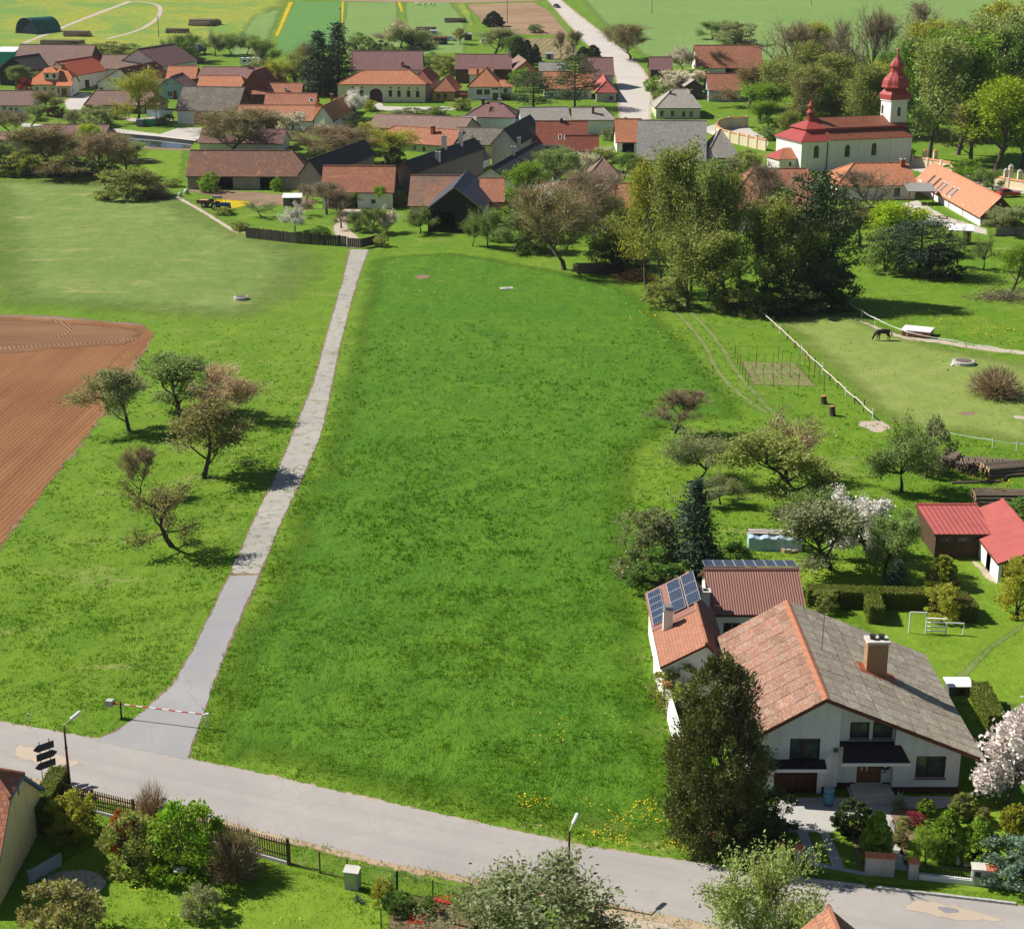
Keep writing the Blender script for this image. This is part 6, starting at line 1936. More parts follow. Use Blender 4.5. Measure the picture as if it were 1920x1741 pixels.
for k in range(n):
 m = MB()
 y0, y1 = Y0 + (Y1 - Y0) * k / n, Y0 + (Y1 - Y0) * (k + 1) / n - .015
 key = 'cap'
 if key not in _mc:
  L = y1 - y0
  m.slab([(-.24, 0, -.24 * SL), (0, 0, .0), (0, L, .0), (-.24, L, -.24 * SL)], .02)
  m.slab([(0, 0, .0), (.2, 0, -.2 * SRt), (.2, L, -.2 * SRt), (0, L, .0)], .02)
  _mc[key] = m.mesh("ridge_cap", [M_cap, M_cap])
 put(_mc[key], "ridge_cap", house_main, (0, y0, RZ + .075))
for x in (XL - .08, XR + .08):
 m = MB()
 m.tube([(x, .3, -.3), (x, .3, WT(x) - .1)], .05, 6)
 m.build("downpipe", bpy.data.materials["brown_gutter"], house_main)
cp = (lambda d: Vector((0, 0, CAM_H)) + d * ((CAM_H - 4.55) / -d.z) - Vector((HX, HY, 0)))(RAY(1640, 1258))
cz = RT(cp.x)
m = MB()
m.box(-.62, .62, -.45, .45, cz - .6, cz + 2.05)
ch = put(m.mesh("chimney", M_brick), "chimney", house_main, (cp.x, cp.y, 0))
m = MB()
m.box(-.7, .7, -.53, .53, cz + 2.05, cz + 2.2)
put(m.mesh("chimney_cap", M_pale), "chimney_cap", ch)
for x in (-.28, .25):
 m = MB()
 m.lathe([(.16, cz + 2.2), (.16, cz + 2.38), (.22, cz + 2.4), (.22, cz + 2.46)], 8)
 put(m.mesh("flue", M_dark), "flue", ch, (x, 0, 0))
m = MB()
m.slab([(-1.05, -.85, RT(cp.x - 1.05) + .07), (1.3, -.85, RT(cp.x + 1.3) + .07), (1.3, .6, RT(cp.x + 1.3) + .07), (-1.05, .6, RT(cp.x - 1.05) + .07)], .02)
put(m.mesh("flashing", [m_plain("rusty_flashing", (0.36, 0.10, 0.05, 1), .6), M_cap]), "flashing", house_main, (cp.x, cp.y, 0))
ap = (lambda d: Vector((0, 0, CAM_H)) + d * ((CAM_H - 5.6) / -d.z) - Vector((HX, HY, 0)))(RAY(1540, 1226))
m = MB()
az = RT(ap.x)
m.tube([(0, 0, az), (0.05, 0, az + 2.9)], .025, 5)
m.tube([(-.45, 0, az + 2.1), (.5, 0, az + 2.1)], .015, 4)
m.tube([(-.3, -.2, az + 2.7), (.35, .2, az + 2.7)], .015, 4)
for k in range(5):
 x = -.4 + k * .2
 m.tube([(x, -.22, az + 2.1), (x, .22, az + 2.1)], .01, 3)
put(m.mesh("aerial", m_plain("rusty_steel", (0.2, 0.07, 0.045, 1), .6)), "aerial", house_main, (ap.x, ap.y, 0))
# ------------------------------------------------------------ annexes behind the house
ann = house("annex", "narrow white annex with solar panels on its tiled roof", "house", (1238, 1368), 1250, ze=3.0, D=11.8, zr=4.55, axis='y', rot=0, rat=0.66, roof='annex', wall='white', over=0.25, rr=1234)
AW = ann['_W']
rx = (0.66 - .5) * AW
azr, aze = 4.55, 3.0
lf = lambda x: aze + (azr - aze) * (x + AW / 2) / (rx + AW / 2)     # left slope
rf_ = lambda x: aze + (azr - aze) * (AW / 2 - x) / (AW / 2 - rx)
m = MB()
m.slab([(-AW / 2 - .05, 5.4, lf(-AW / 2) + .02), (rx, 5.4, azr + .04), (rx, 11.85, azr + .04), (-AW / 2 - .05, 11.85, lf(-AW / 2) + .02)], .05)
m.slab([(rx, 5.4, azr + .04), (AW / 2 + .05, 5.4, aze + .02), (AW / 2 + .05, 11.85, aze + .02), (rx, 11.85, azr + .04)], .05, 0)
m.build("sheet_roof", [TL['fibre'], M_fascia], ann)
m = MB()
m.slab([(rx, -.02, azr + .03), (AW / 2 + .04, -.02, aze + .01), (AW / 2 + .04, 5.35, aze + .01), (rx, 5.35, azr + .03)], .04, 0)
m.build("ribbed_roof", [TL['fibrered'], M_fascia], ann)
M_solar = NT("solar_cells")
_uv = M_solar.coords("UV")
_b = M_solar.n("ShaderNodeTexBrick")
_b.offset = 0.0
for k_, v_ in (("Scale", 1.0), ("Brick Width", 0.165), ("Row Height", 0.165), ("Mortar Size", 0.006)):
 _b.inputs[k_].default_value = v_
_b.inputs["Color1"].default_value = (0.018, 0.026, 0.055, 1)
_b.inputs["Color2"].default_value = (0.024, 0.034, 0.066, 1)
_b.inputs["Mortar"].default_value = (0.16, 0.18, 0.22, 1)
M_solar.l(_uv, _b.inputs["Vector"])
M_solar.color(_b.outputs["Color"]).rough(0.2)
M_solar = M_solar.mat
M_alu = m_plain("aluminium_frame", (0.55, 0.57, 0.6, 1), .35, .05, metal=.6)
def solar(parent, o, ux, uy, w, h, lift=.1):
 ux, uy = Vector(ux).normalized(), Vector(uy).normalized()
 n = ux.cross(uy)
 key = ('sol', round(w, 2), round(h, 2))
 if key not in _mc:
  m = MB()
  t = .035
  m.box(0, w, 0, t, 0, .04)
  m.box(0, w, h - t, h, 0, .04)
  m.box(0, t, t, h - t, 0, .04)
  m.box(w - t, w, t, h - t, 0, .04)
  _mc[key] = m.mesh("solar_panel", M_alu)
  g = MB()
  g.face([(t, t, .03), (w - t, t, .03), (w - t, h - t, .03), (t, h - t, .03)])
  g.face([(t, t, .0), (t, h - t, .0), (w - t, h - t, .0), (w - t, t, .0)])
  _mc[key + (1,)] = g.mesh("cells", M_solar)
 p = put(_mc[key], "solar_panel", parent, Vector(o) + n * lift)
 p.rotation_euler = Matrix((ux, uy, n)).transposed().to_euler()
 put(_mc[key + (1,)], "cells", p)
 return p
sv = (rx + AW / 2, 0, azr - aze)
for k in range(5):
 y = 6.0 + k * 1.08
 solar(ann, (-AW / 2 + .12, y, lf(-AW / 2 + .12)), sv, (0, 1, 0), 1.0, 1.04)
for k in range(2):
 for j in range(3):
  solar(ann, (-AW / 2 + 1.45 + k * 1.02 * .95, 6.35 + j * 1.68, lf(-AW / 2 + 1.45 + k * 1.02 * .95)), sv, (0, 1, 0), .98, 1.64, .14)
m = MB()
m.box(-.3, .3, -.3, .3, -.5, 1.25)
q = Vector((-AW / 2 + .9, 5.0, lf(-AW / 2 + .9)))
c_ = put(m.mesh("chimney", WL['white']), "chimney", ann, q)
m = MB()
m.box(-.36, .36, -.36, .36, 1.25, 1.33)
m.box(-.25, .25, -.25, .25, 1.5, 1.56)
for x in (-.2, .2):
 m.box(x - .03, x + .03, -.2, .2, 1.33, 1.5)
put(m.mesh("chimney_cap", M_metal), "chimney_cap", c_)
ann2 = house("annex", "brown corrugated annex with white chimney and back row of solar panels", "house", (1330, 1514), (1157, 1147), ze=2.9, D=7.2, zr=4.6, rr=1101, roof='fibre', wall='white', over=0.3, rot=0, chim=[(1321, 1142, 0.6, 1.3, WL['white'])], rat=0.55,
    f=[('f', 'greywin', 1372, 1178, 1.2, 0.9)])
W2 = ann2['_W']
for k in range(9):
 solar(ann2, (-W2 / 2 + .1 + k * 1.02 * (W2 / 9.4), 4.15, 4.62), (1, 0, 0), (0, 1, -.12), W2 / 9.4, 1.65, .12)
m = MB()                                               # garden wall running on towards the road
q0, q1 = G(1228, 1260), G(1282, 1445)
gw = thing("garden_wall", "white garden wall beside the dark evergreen with orange capped pillar", "wall", (q0.x, q0.y, 0), 0)
dv = q1 - q0
L = dv.length
Mx = Matrix.Rotation(math.atan2(dv.y, dv.x), 4, 'Z')
m.box(0, L, -.12, .12, -.3, 1.7, 0, Mx)
m.build("wall", WL['white'], gw)
for f in (0.42, 0.98):
 m = MB()
 c0 = Mx @ Vector((L * f, .02, 0))
 m.box(c0.x - .24, c0.x + .24, c0.y - .24, c0.y + .24, -.2, 1.95)
 pl_ = m.build("pillar", M_brick, gw)
 m = MB()
 m.slab([(c0.x - .34, c0.y - .34, 1.97), (c0.x + .34, c0.y - .34, 1.97), (c0.x, c0.y, 2.15)], .04)
 m.slab([(c0.x + .34, c0.y - .34, 1.97), (c0.x + .34, c0.y + .34, 1.97), (c0.x, c0.y, 2.15)], .04)
 m.slab([(c0.x + .34, c0.y + .34, 1.97), (c0.x - .34, c0.y + .34, 1.97), (c0.x, c0.y, 2.15)], .04)
 m.slab([(c0.x - .34, c0.y + .34, 1.97), (c0.x - .34, c0.y - .34, 1.97), (c0.x, c0.y, 2.15)], .04)
 m.build("cap", [TL['orange'], TL['orange']], pl_)
# ------------------------------------------------------------ the red roofed shed at the right
sh = house("shed", "brown boarded shed with red metal roof in the back garden", "shed", (1752, 1872), 1001, b=1046, D=6.6, rr=949, rat=0.92, rot=0, roof='redmetal', wall='brownwood', over=0.2,
   f=[('f', 'greywin', 1776, 1012, 0.95, 0.32), ('f', 'greywin', 1808, 1012, 0.95, 0.32)])
wg = house("shed", "low red roofed wing with white door facing the lawn", "shed", (1871, 1960), 1056, b=1094, D=10.8, zr=2.95, axis='y', rot=0, rat=0.93, roof='redmetal', wall='white', over=0.15, gable_wall='white', side_wall={'l': 'stone'},
   f=[('f', 'door', 0.2, 1, 0.8, 1.8), ('l', 'opening', 0.75, 1, 1.1, 1.7)])
# ------------------------------------------------------------ house at the lower left, roof at the lower right
house("house", "yellow gabled house with red tiles at the lower left corner", "house", 0, 0, ze=2.15, D=8.6, zr=5.75, place=(-31.9, 69.6, 0, 12.2), roof='oldred', wall=m_plaster("warm_yellow_plaster", (0.85, 0.68, 0.33, 1), amt=.25), over=0.25, fascia=m_plain("blue_barge_board", (0.05, 0.13, 0.33, 1), .6),
  f=[('r', 'darkwin', 0.43, 4.2, 0.3, 0.5), ('r', 'darkwin', 0.60, 4.0, 0.3, 0.5)], hip=(0, 1.3), ga=(1, 0.72))
ap_ = G(1575, 1699, 6.0)
house("house", "red tiled roof top with lichen at the bottom edge of the picture", "house", 0, 0, ze=2.6, D=10, zr=6.0, axis='y', place=(ap_.x, ap_.y - 10, 3, 7.4), roof=m_tiles("lichened_red_tiles", (0.40, 0.15, 0.08, 1), (0.24, 0.12, 0.08, 1), (0.5, 0.23, 0.13, 1), patch=(0.42, 0.35, 0.21, 1), patch_amt=.5), wall='white')
# ------------------------------------------------------------ street furniture and fences
M_pole = NT("lamp_post_paint")
_z = M_pole.sep(M_pole.coords("Object"))[2]
M_pole.color(M_pole.ramp(M_pole.math('DIVIDE', _z, 6.5), [(0.0, (0.11, 0.028, 0.026)), (0.66, (0.13, 0.035, 0.03)), (0.70, (0.42, 0.31, 0.16)), (1.0, (0.5, 0.42, 0.27))])).rough(0.6)
M_pole = M_pole.mat
M_redpaint = m_plain("red_paint", (0.5, 0.06, 0.03, 1), .5)
M_wood = m_boards("weathered_fence_wood", (0.13, 0.075, 0.042, 1), (0.2, 0.12, 0.07, 1), .4)
M_picket = m_plain("fence_wood", (0.17, 0.105, 0.06, 1), .85, .35, 4)
M_greenmetal = m_plain("green_painted_steel", (0.02, 0.09, 0.055, 1), .5)
M_yellowpaint = m_plain("yellow_paint", (0.55, 0.38, 0.02, 1), .5)
M_stoneb = m_plaster("grey_stone_block", (0.42, 0.41, 0.39, 1), amt=.4)
def street_lamp(px, py, top, ax, ay, label):
 p = G(px, py)
 h = HT(p, top)
 t = thing("street_lamp", label, "street lamp", p, 0, "street lamps along the road")
 m = MB()
 m.tube([(0, 0, -.2), (0, 0, 1.2), (0, 0, h * .68), (0, 0, h)], [.085, .085, .065, .05], 10)
 m.tube([(0, 0, h * .68 - .02), (0, 0, h * .68 + .05)], .09, 10)
 m.build("pole", M_pole, t)
 m = MB()
 m.lathe([(.16, -.05), (.16, .12), (.1, .2)], 10)
 m.build("base", M_dark, t)
 d = RAY(ax, ay)
 nrm = Vector((0.93, -0.36, 0)).normalized()
 tt = ((p - Vector((0, 0, CAM_H))).dot(nrm)) / d.dot(nrm)
 q = Vector((0, 0, CAM_H)) + d * tt - p
 b = Vector((0, 0, h - .02))
 m = MB()
 m.tube([b, b.lerp(q, .45)], .035, 8)
 m.build("arm", m_plain("pale_arm_paint", (0.5, 0.44, 0.32, 1), .5) if "pale_arm_paint" not in bpy.data.materials else bpy.data.materials["pale_arm_paint"], t)
 m = MB()
 dv = (q - b).normalized()
 a, c = b.lerp(q, .4), q
 m.tube([a, a.lerp(c, .1), a.lerp(c, .9), c], [.05, .1, .1, .06], 8)
 m.build("lamp_head", M_trim, t)
 return t
street_lamp(133, 1494, 1358, 151, 1333, "maroon and cream street lamp behind the direction arrows")
street_lamp(1066, 1686, 1557, 1083, 1524, "street lamp rising from the bushes by the roadside")
s0 = G(90, 1466)
t = thing("direction_sign", "three dark direction arrow boards on two posts by the road", "road sign", s0, R(42))
for x in (-.3, .3):
 m = MB()
 m.tube([(x, 0, -.2), (x, 0, 2.75)], .035, 8)
 m.build("post", M_metal, t)
M_signback = m_plain("dark_blue_sign_back", (0.03, 0.035, 0.055, 1), .5)
for z, pt in ((2.35, -1), (1.78, 1), (1.2, -1)):
 m = MB()
 w, h = .56, .22
 poly = [(-w, -h), (w, -h), (w + .0, h), (-w, h)]
 if pt > 0:
  poly = [(-w, -h), (w - .1, -h), (w + .18, 0), (w - .1, h), (-w, h)]
 else:
  poly = [(-w - .18, 0), (-w + .1, -h), (w, -h), (w, h), (-w + .1, h)]
 m.prism(poly, -.015, .015)
 o = m.build("arrow_board", M_signback, t)
 o.location = (0, -.06, z)
 o.rotation_euler = (R(90), 0, 0)
b0, b1 = G(228, 1346), G(390, 1366)
t = thing("barrier", "red and white striped barrier arm across the access path", "barrier", b0, math.atan2(b1.y - b0.y, b1.x - b0.x))
L = (b1 - b0).length
m = MB()
m.tube([(0, 0, -.2), (0, 0, 1.05)], .06, 8)
m.tube([(0, 0, .85), (0, 0, 1.25)], .035, 8)
m.build("post", M_dark, t)
n = 14
for k in range(n):
 m = MB()
 x0, x1 = -.25 + (L + .35) * k / n, -.25 + (L + .35) * (k + 1) / n
 m.tube([(x0, 0, .98), (x1, 0, .98)], .045, 8)
 m.build("arm_section", M_redpaint if k % 2 == 0 else M_trim, t)
m = MB()
m.box(-.95, -.5, -.2, .2, .78, 1.2)
m.build("counterweight", M_stoneb, t)
m = MB()
m.box(-.52, -.2, -.05, .05, .93, 1.03)
m.build("counterweight_arm", M_redpaint, t)
m = MB()
m.tube([(L, 0, -.2), (L, 0, .92)], .05, 8)
m.box(L - .1, L + .1, -.07, .07, .9, 1.08)
m.build("rest_post", M_trim, t)
q = G(54, 1352)
t = thing("marker_post", "small white marker post in the grass left of the barrier", "marker post", q)
m = MB()
m.tube([(0, 0, -.1), (0, 0, .55)], .05, 6)
m.build("post", M_trim, t)
m = MB()
m.box(-.06, .06, -.055, .055, .4, .46)
m.build("band", M_dark, t)
def line_pts(px, step):
 P = [G(x, y) for x, y in px]
 out = []
 for a, b in zip(P, P[1:]):
  n = max(1, round((b - a).length / step))
  out += [a.lerp(b, k / n) for k in range(n)]
 return out + [P[-1]]
pf = [(122, 1510), (175, 1522), (330, 1562), (467, 1599), (541, 1620)]
P = line_pts(pf, 2.4)
base = P[0]
t = thing("picket_fence", "brown picket fence on a low wall along the corner garden", "fence", base)
key_p = MB()
key_p.box(-.032, .032, -.012, .012, .25, 1.42)
pk = key_p.mesh("picket", M_picket)
for a, b in zip(P, P[1:]):
 d = (b - a)
 ang = math.atan2(d.y, d.x)
 m = MB()
 m.box(-.06, .06, -.06, .06, -.1, 1.5)
 put(m.mesh("post", M_wood), "post", t, a - base, ang)
 L = d.length
 for z in (.48, 1.15):
  m = MB()
  m.box(.06, L - .06, .018, .055, z - .035, z + .035)
  put(m.mesh("rail", M_picket), "rail", t, a - base, ang)
 m = MB()
 m.box(0, L, -.1, .1, -.2, .2)
 put(m.mesh("footing", M_stoneb), "footing", t, a - base, ang)
 n = int((L - .1) / .155)
 for k in range(n):
  put(pk, "picket", t, a - base + d.normalized() * (.12 + k * .155), ang)
m = MB()
m.box(-.08, .08, -.08, .08, -.1, 1.6)
put(m.mesh("post", M_wood), "post", t, P[-1] - base, 0)
M_mesh = NT("wire_mesh")
_u = M_mesh.coords("UV")
_s = M_mesh.sep(_u)
_fx = M_mesh.math('FRACT', M_mesh.math('MULTIPLY', _s[0], 14.0))
_fz = M_mesh.math('FRACT', M_mesh.math('MULTIPLY', _s[1], 14.0))
_k = M_mesh.math('MAXIMUM', M_mesh.math('LESS_THAN', _fx, 0.1), M_mesh.math('LESS_THAN', _fz, 0.1))
_tr = M_mesh.n("ShaderNodeBsdfTransparent")
_mx = M_mesh.n("ShaderNodeMixShader")
M_mesh.color((0.03, 0.10, 0.065, 1))
M_mesh.l(_k, _mx.inputs[0])
M_mesh.l(_tr.outputs[0], _mx.inputs[1])
M_mesh.l(M_mesh.b.outputs[0], _mx.inputs[2])
M_mesh.l(_mx.outputs[0], M_mesh.out.inputs[0])
M_mesh = M_mesh.mat
def wire_fence(name, label, cat, px, h, step, post_mat, mesh=True, rail=True, r=.03, group=None, top_mat=None, offx=0):
 P = line_pts(px, step)
 t = thing(name, label, cat, P[0], 0, group)
 for i, a in enumerate(P):
  m = MB()
  m.tube([(0, 0, -.1), (0, 0, h)], r, 6)
  po = put(m.mesh("post", post_mat), "post", t, a - P[0])
  if top_mat:
   m = MB()
   m.tube([(0, 0, h), (0, 0, h + .12)], r * 1.3, 6)
   put(m.mesh("cap", top_mat), "cap", po)
  if i + 1 < len(P):
   d = P[i + 1] - a
   ang = math.atan2(d.y, d.x)
   L = d.length
   if rail:
    for z in ((h - .05,) if rail == 1 else (.12, h - .05)):
     m = MB()
     m.tube([(0, 0, z), (L, 0, z)], .016, 4)
     put(m.mesh("rail", post_mat), "rail", t, a - P[0], ang)
   if mesh:
    m = MB()
    m.face([(0, 0, .05), (L, 0, .05), (L, 0, h - .05), (0, 0, h - .05)])
    put(m.mesh("wire_panel", M_mesh), "wire_panel", t, a - P[0], ang)
 return t
wire_fence("mesh_gate", "green framed wire mesh gate between picket fence and stone block", "gate", [(544, 1621), (600, 1636), (652, 1650)], 1.3, 2.0, M_wood, True, 2, .05)
wire_fence("wire_fence", "green wire fence with yellow topped posts beside the tulips", "fence", [(676, 1660), (746, 1672), (812, 1690), (900, 1710)], 1.25, 2.2, M_greenmetal, True, 1, .035, None, M_yellowpaint)
wire_fence("wire_fence", "green wire fence running down beside the flower bed", "fence", [(744, 1672), (728, 1710), (715, 1745)], 1.25, 1.6, M_greenmetal, True, 1, .035)
q = G(661, 1664)
t = thing("meter_pillar", "grey stone meter pillar at the end of the mesh gate", "pillar", q, R(-12))
m = MB()
m.prism([(-.36, -.22), (.36, -.22), (.36, .22), (-.36, .22)], -.1, 1.05)
m.build("body", M_stoneb, t)
m = MB()
m.slab([(-.42, -.28, 1.07), (.42, -.28, 1.07), (.42, .28, 1.2), (-.42, .28, 1.2)], .06)
m.build("cap", [M_pale, M_pale], t)
m = MB()
m.box(-.25, .25, -.235, -.222, .35, .95)
m.build("door", M_metal, t)
q = G(338, 1650)
t = thing("bird_table", "small stone bird table on the lawn under green bush", "bird table", q)
m = MB()
m.lathe([(.14, 0), (.1, .1), (.1, .5), (.16, .6)], 8)
m.build("pedestal", M_stoneb, t)
m = MB()
m.box(-.3, .3, -.25, .25, .6, .67)
m.build("table_top", M_pale, t)
q = G(85, 1640)
t = thing("glass_panel", "leaning pale sheet by the sand heap in house shade", "sheet", q, R(55))
m = MB()
m.box(-1.1, 1.1, -.02, .02, 0, .8)
m.build("sheet", m_plain("pale_sheet", (0.3, 0.36, 0.42, 1), .3), t)
m = MB()
m.box(-1.1, -1.0, -.04, .04, 0, .85)
m.build("edge_frame", M_metal, t)
# ---- front garden walls of the main house
def capped_pillar(px, py, w, d, h, label, ntile=3, rz=-8, group="tile capped pillars along the front garden"):
 q = G(px, py)
 t = thing("gate_pillar", label, "pillar", q, R(rz), group)
 m = MB()
 m.box(-w / 2, w / 2, -d / 2, d / 2, -.2, h)
 m.build("body", M_stoneb, t)
 for k in range(ntile):
  x0 = -w / 2 - .06 + (w + .12) * k / ntile
  x1 = x0 + (w + .12) / ntile - .015
  for s in (-1, 1):
   m = MB()
   pts = [(x0, s * (d / 2 + .1), h + .03), (x1, s * (d / 2 + .1), h + .03), (x1, s * .01, h + .22), (x0, s * .01, h + .22)]
   m.slab(pts if s < 0 else pts[::-1], .035)
   m.build("cap_tile", [M_captile, M_captile], t)
 return t
M_captile = m_plain("orange_cap_tile", (0.55, 0.19, 0.09, 1), .8, .2, 6)
capped_pillar(1331, 1592, .42, .42, .95, "tile capped pillar at the foot of the dark evergreen", 2)
capped_pillar(1460, 1610, .42, .42, .95, "tile capped pillar left of the drive strips", 2)
capped_pillar(1497, 1616, .42, .42, .95, "tile capped pillar touching the drive strips", 2)
capped_pillar(1648, 1638, 1.5, .45, 1.1, "wide tile capped pillar between drive and garden path", 7)
capped_pillar(1711, 1645, .48, .45, 1.0, "tile capped pillar right of the garden path", 3)
capped_pillar(1855, 1658, .45, .45, 1.0, "tile capped pillar beside the grey mailbox block", 3)
q = G(1835, 1655)
t = thing("mailbox_block", "grey concrete mailbox block in the front garden fence", "mailbox", q, R(-8))
m = MB()
m.box(-.38, .38, -.3, .3, -.2, .95)
m.build("block", M_stoneb, t)
m = MB()
m.box(-.44, .44, -.36, .36, .95, 1.02)
m.build("lid", M_pale, t)
m = MB()
m.box(-.28, .0, -.325, -.302, .55, .85)
m.build("mailbox_door", M_dark, t)
for a_, b_, lab in (((1340, 1594), (1452, 1609), "low white plinth wall below the dark evergreen"), ((1722, 1646), (1826, 1658), "low white plinth wall with black iron railing left of the mailbox"),
     ((1866, 1660), (1990, 1676), "low white plinth wall with black iron railing at the right edge")):
 p0, p1 = G(*a_), G(*b_)
 d = p1 - p0
 L = d.length
 t = thing("plinth_wall", lab, "wall", p0, math.atan2(d.y, d.x))
 m = MB()
 m.box(0, L, -.12, .12, -.2, .3)
 m.build("plinth", M_trim, t)
 if lab.find("railing") > 0:
  for z in (.42, .82):
   m = MB()
   m.box(0, L, -.015, .015, z, z + .03)
   m.build("rail", M_dark, t)
  n = int(L / .13)
  bm_ = MB()
  bm_.box(-.011, .011, -.011, .011, .3, .92)
  me_ = bm_.mesh("bar", M_dark)
  for k in range(n):
   put(me_, "bar", t, (.06 + k * .13, 0, 0))
p0, p1 = G(1240, 1608), G(1441, 1640)
for a_, b_, nm in (((1441, 1641), (1641, 1665), "kerb"), ((1641, 1665), (1920, 1697), "kerb")):
 p0, p1 = G(*a_), G(*b_)
 d = p1 - p0
 n = int(d.length / 1.0)
 t = thing("kerb", "row of grey kerb stones along the road " + ("below the wide pillar" if a_[0] == 1641 else "below the drive strips"), "kerb", p0, math.atan2(d.y, d.x))
 m = MB()
 m.box(0.005, .985, -.08, .08, -.2, .13)
 me_ = m.mesh("kerb_stone", M_stoneb)
 for k in range(n):
  put(me_, "kerb_stone", t, (k * 1.0, _rs.uniform(-.01, .01), _rs.uniform(-.015, .01)))
q = G(1553, 1508)
t = thing("rain_barrel", "blue plastic rain barrel in the shade by the garage", "barrel", q)
m = MB()
m.lathe([(.27, 0), (.31, .25), (.32, .5), (.3, .85), (.28, .95)], 14)
m.build("body", m_plain("blue_plastic", (0.05, 0.17, 0.30, 1), .4), t, True)
m = MB()
m.lathe([(.31, .95), (.31, 1.0), (.2, 1.03)], 14)
m.build("lid", m_plain("pale_blue_plastic", (0.22, 0.36, 0.46, 1), .4), t)
for px, py, lab, kk in ((1796, 1618, "small white gnome figure left of its pair on the lawn", 0.9), (1811, 1622, "white figurine with raised arm before the rounded conifer", 1.1)):
 q = G(px, py)
 t = thing("garden_figure", lab, "figurine", q, 0, "garden figures")
 m = MB()
 m.lathe([(.16, 0), (.13, .08), (.12, .3 * kk), (.15, .42 * kk), (.06, .5 * kk)], 10)
 m.build("body", M_trim, t, True)
 m = MB()
 m.lathe([(.03, .5 * kk), (.09, .55 * kk), (.1, .62 * kk), (.04, .7 * kk), (.01, .8 * kk)], 10)
 m.build("head", M_cut, t, True)
def spiky(name, label, px, py, n, L, col, w=.06):
 q = G(px, py)
 t = thing(name, label, "plant", q)
 mt = m_plain("blades_" + name + str(px), col, .5, .2)
 rr_ = random.Random(px)
 for k in range(n):
  a = k * 2.4
  el = R(rr_.uniform(15, 75))
  m = MB()
  d = Vector((math.cos(a) * math.cos(el), math.sin(a) * math.cos(el), math.sin(el)))
  s = Vector((-math.sin(a), math.cos(a), 0))
  LL = L * rr_.uniform(.75, 1.1)
  p0, p1, p2 = Vector((0, 0, .02)), d * LL * .55 + Vector((0, 0, .02)), d * LL + Vector((0, 0, -.12 * LL * math.cos(el)))
  up_ = s.cross(d) * w * .3
  for sg in (1, -1):
   m.face([p0 - s * w * .5, p0, p1 - up_, p1 - s * w] if sg > 0 else [p0, p0 + s * w * .5, p1 + s * w, p1 - up_])
   m.face([p1 - s * w, p1 - up_, p2] if sg > 0 else [p1 - up_, p1 + s * w, p2])
  m.build("blade", mt, t)
 return t
spiky("agave", "large pale agave on the sunny patio edge", 1686, 1512, 22, .95, (0.30, 0.38, 0.24, 1), .085)
spiky("yucca", "dark yucca rosette on lawn below the meter pillar", 672, 1690, 20, .55, (0.06, 0.10, 0.06, 1), .03)
# ---- play frame, white slab shed, timber under blue sheet, hedges
q0 = G(1704, 1186)
t = thing("exercise_frame", "white tubular garden exercise bars with ladder steps", "play frame", q0, R(-6))
for x, h in ((0, 1.6), (1.15, 1.6), (2.55, .9), (3.75, .9)):
 m = MB()
 m.tube([(x, 0, -.1), (x, 0, h)], .05, 8)
 m.build("post", M_trim, t)
for x0, x1, z in ((0, 1.15, 1.6), (2.55, 3.75, .9)):
 m = MB()
 m.tube([(x0, 0, z), (x1, 0, z)], .05, 8)
 m.build("top_bar", M_trim, t)
for k in range(4):
 m = MB()
 m.box(1.2, 2.6, -.06 + k * .04, .08 + k * .04, .2 + k * .3, .25 + k * .3)
 m.build("rung", M_trim, t)
q = G(1801, 1304)
t = thing("hutch", "low hutch with flat white roof beside the house hedge", "shed", q, 0)
m = MB()
m.box(-.75, .75, 0, 1.2, -.2, .62)
m.build("body", WL['greywood'], t)
m = MB()
m.box(-.85, .85, -.1, 1.35, .64, .70)
m.build("roof", TL['white'], t)
m = MB()
m.box(-.3, .3, -.03, -.005, .1, .5)
m.build("door", M_gate, t)
q = G(1452, 1028)
t = thing("timber_stack", "stack of boards wrapped in pale blue tarpaulin on lawn", "timber stack", q, R(-4))
m = MB()
rr_ = random.Random(4)
n = 14
tp = [(-2.1 + 4.2 * k / n, -.02 + rr_.uniform(-.05, .05)) for k in range(n + 1)]
for k in range(n):
 a, b = tp[k], tp[k + 1]
 za, zb = 1.0 + .1 * math.sin(k * 1.7), 1.0 + .1 * math.sin((k + 1) * 1.7)
 m.face([(a[0], a[1] - .6, -.05), (b[0], b[1] - .6, -.05), (b[0], b[1] - .45, zb), (a[0], a[1] - .45, za)])
 m.face([(a[0], a[1] - .45, za), (b[0], b[1] - .45, zb), (b[0], .35, zb + .12), (a[0], .35, za + .12)])
m.box(-2.1, 2.1, -.4, 1.2, 0, .95)
m.build("tarpaulin", m_plain("pale_blue_tarpaulin", (0.38, 0.50, 0.62, 1), .4, .25, 1.5), t)
for k in range(9):
 m = MB()
 y = .1 + k * .13
 m.box(-2.0 + rr_.uniform(-.2, .1), 2.0 + rr_.uniform(-.3, .2), y, y + .11, 1.12 + rr_.uniform(0, .04), 1.19 + rr_.uniform(0, .04))
 m.build("board", (M_wood, M_trim, M_gate, M_pale)[k % 4], t)
q = G(1478, 1030)
t = thing("stone_ring", "low round ring of stones beside the blue tarpaulin", "fire pit", q)
for k in range(11):
 a = 2 * math.pi * k / 11
 m = MB()
 m.box(-.16, .16, -.12, .12, 0, .22 + .05 * (k % 3))
 put(m.mesh("stone", M_cut if k % 2 else M_stoneb), "stone", t, (.75 * math.cos(a), .75 * math.sin(a), 0), a + math.pi / 2)
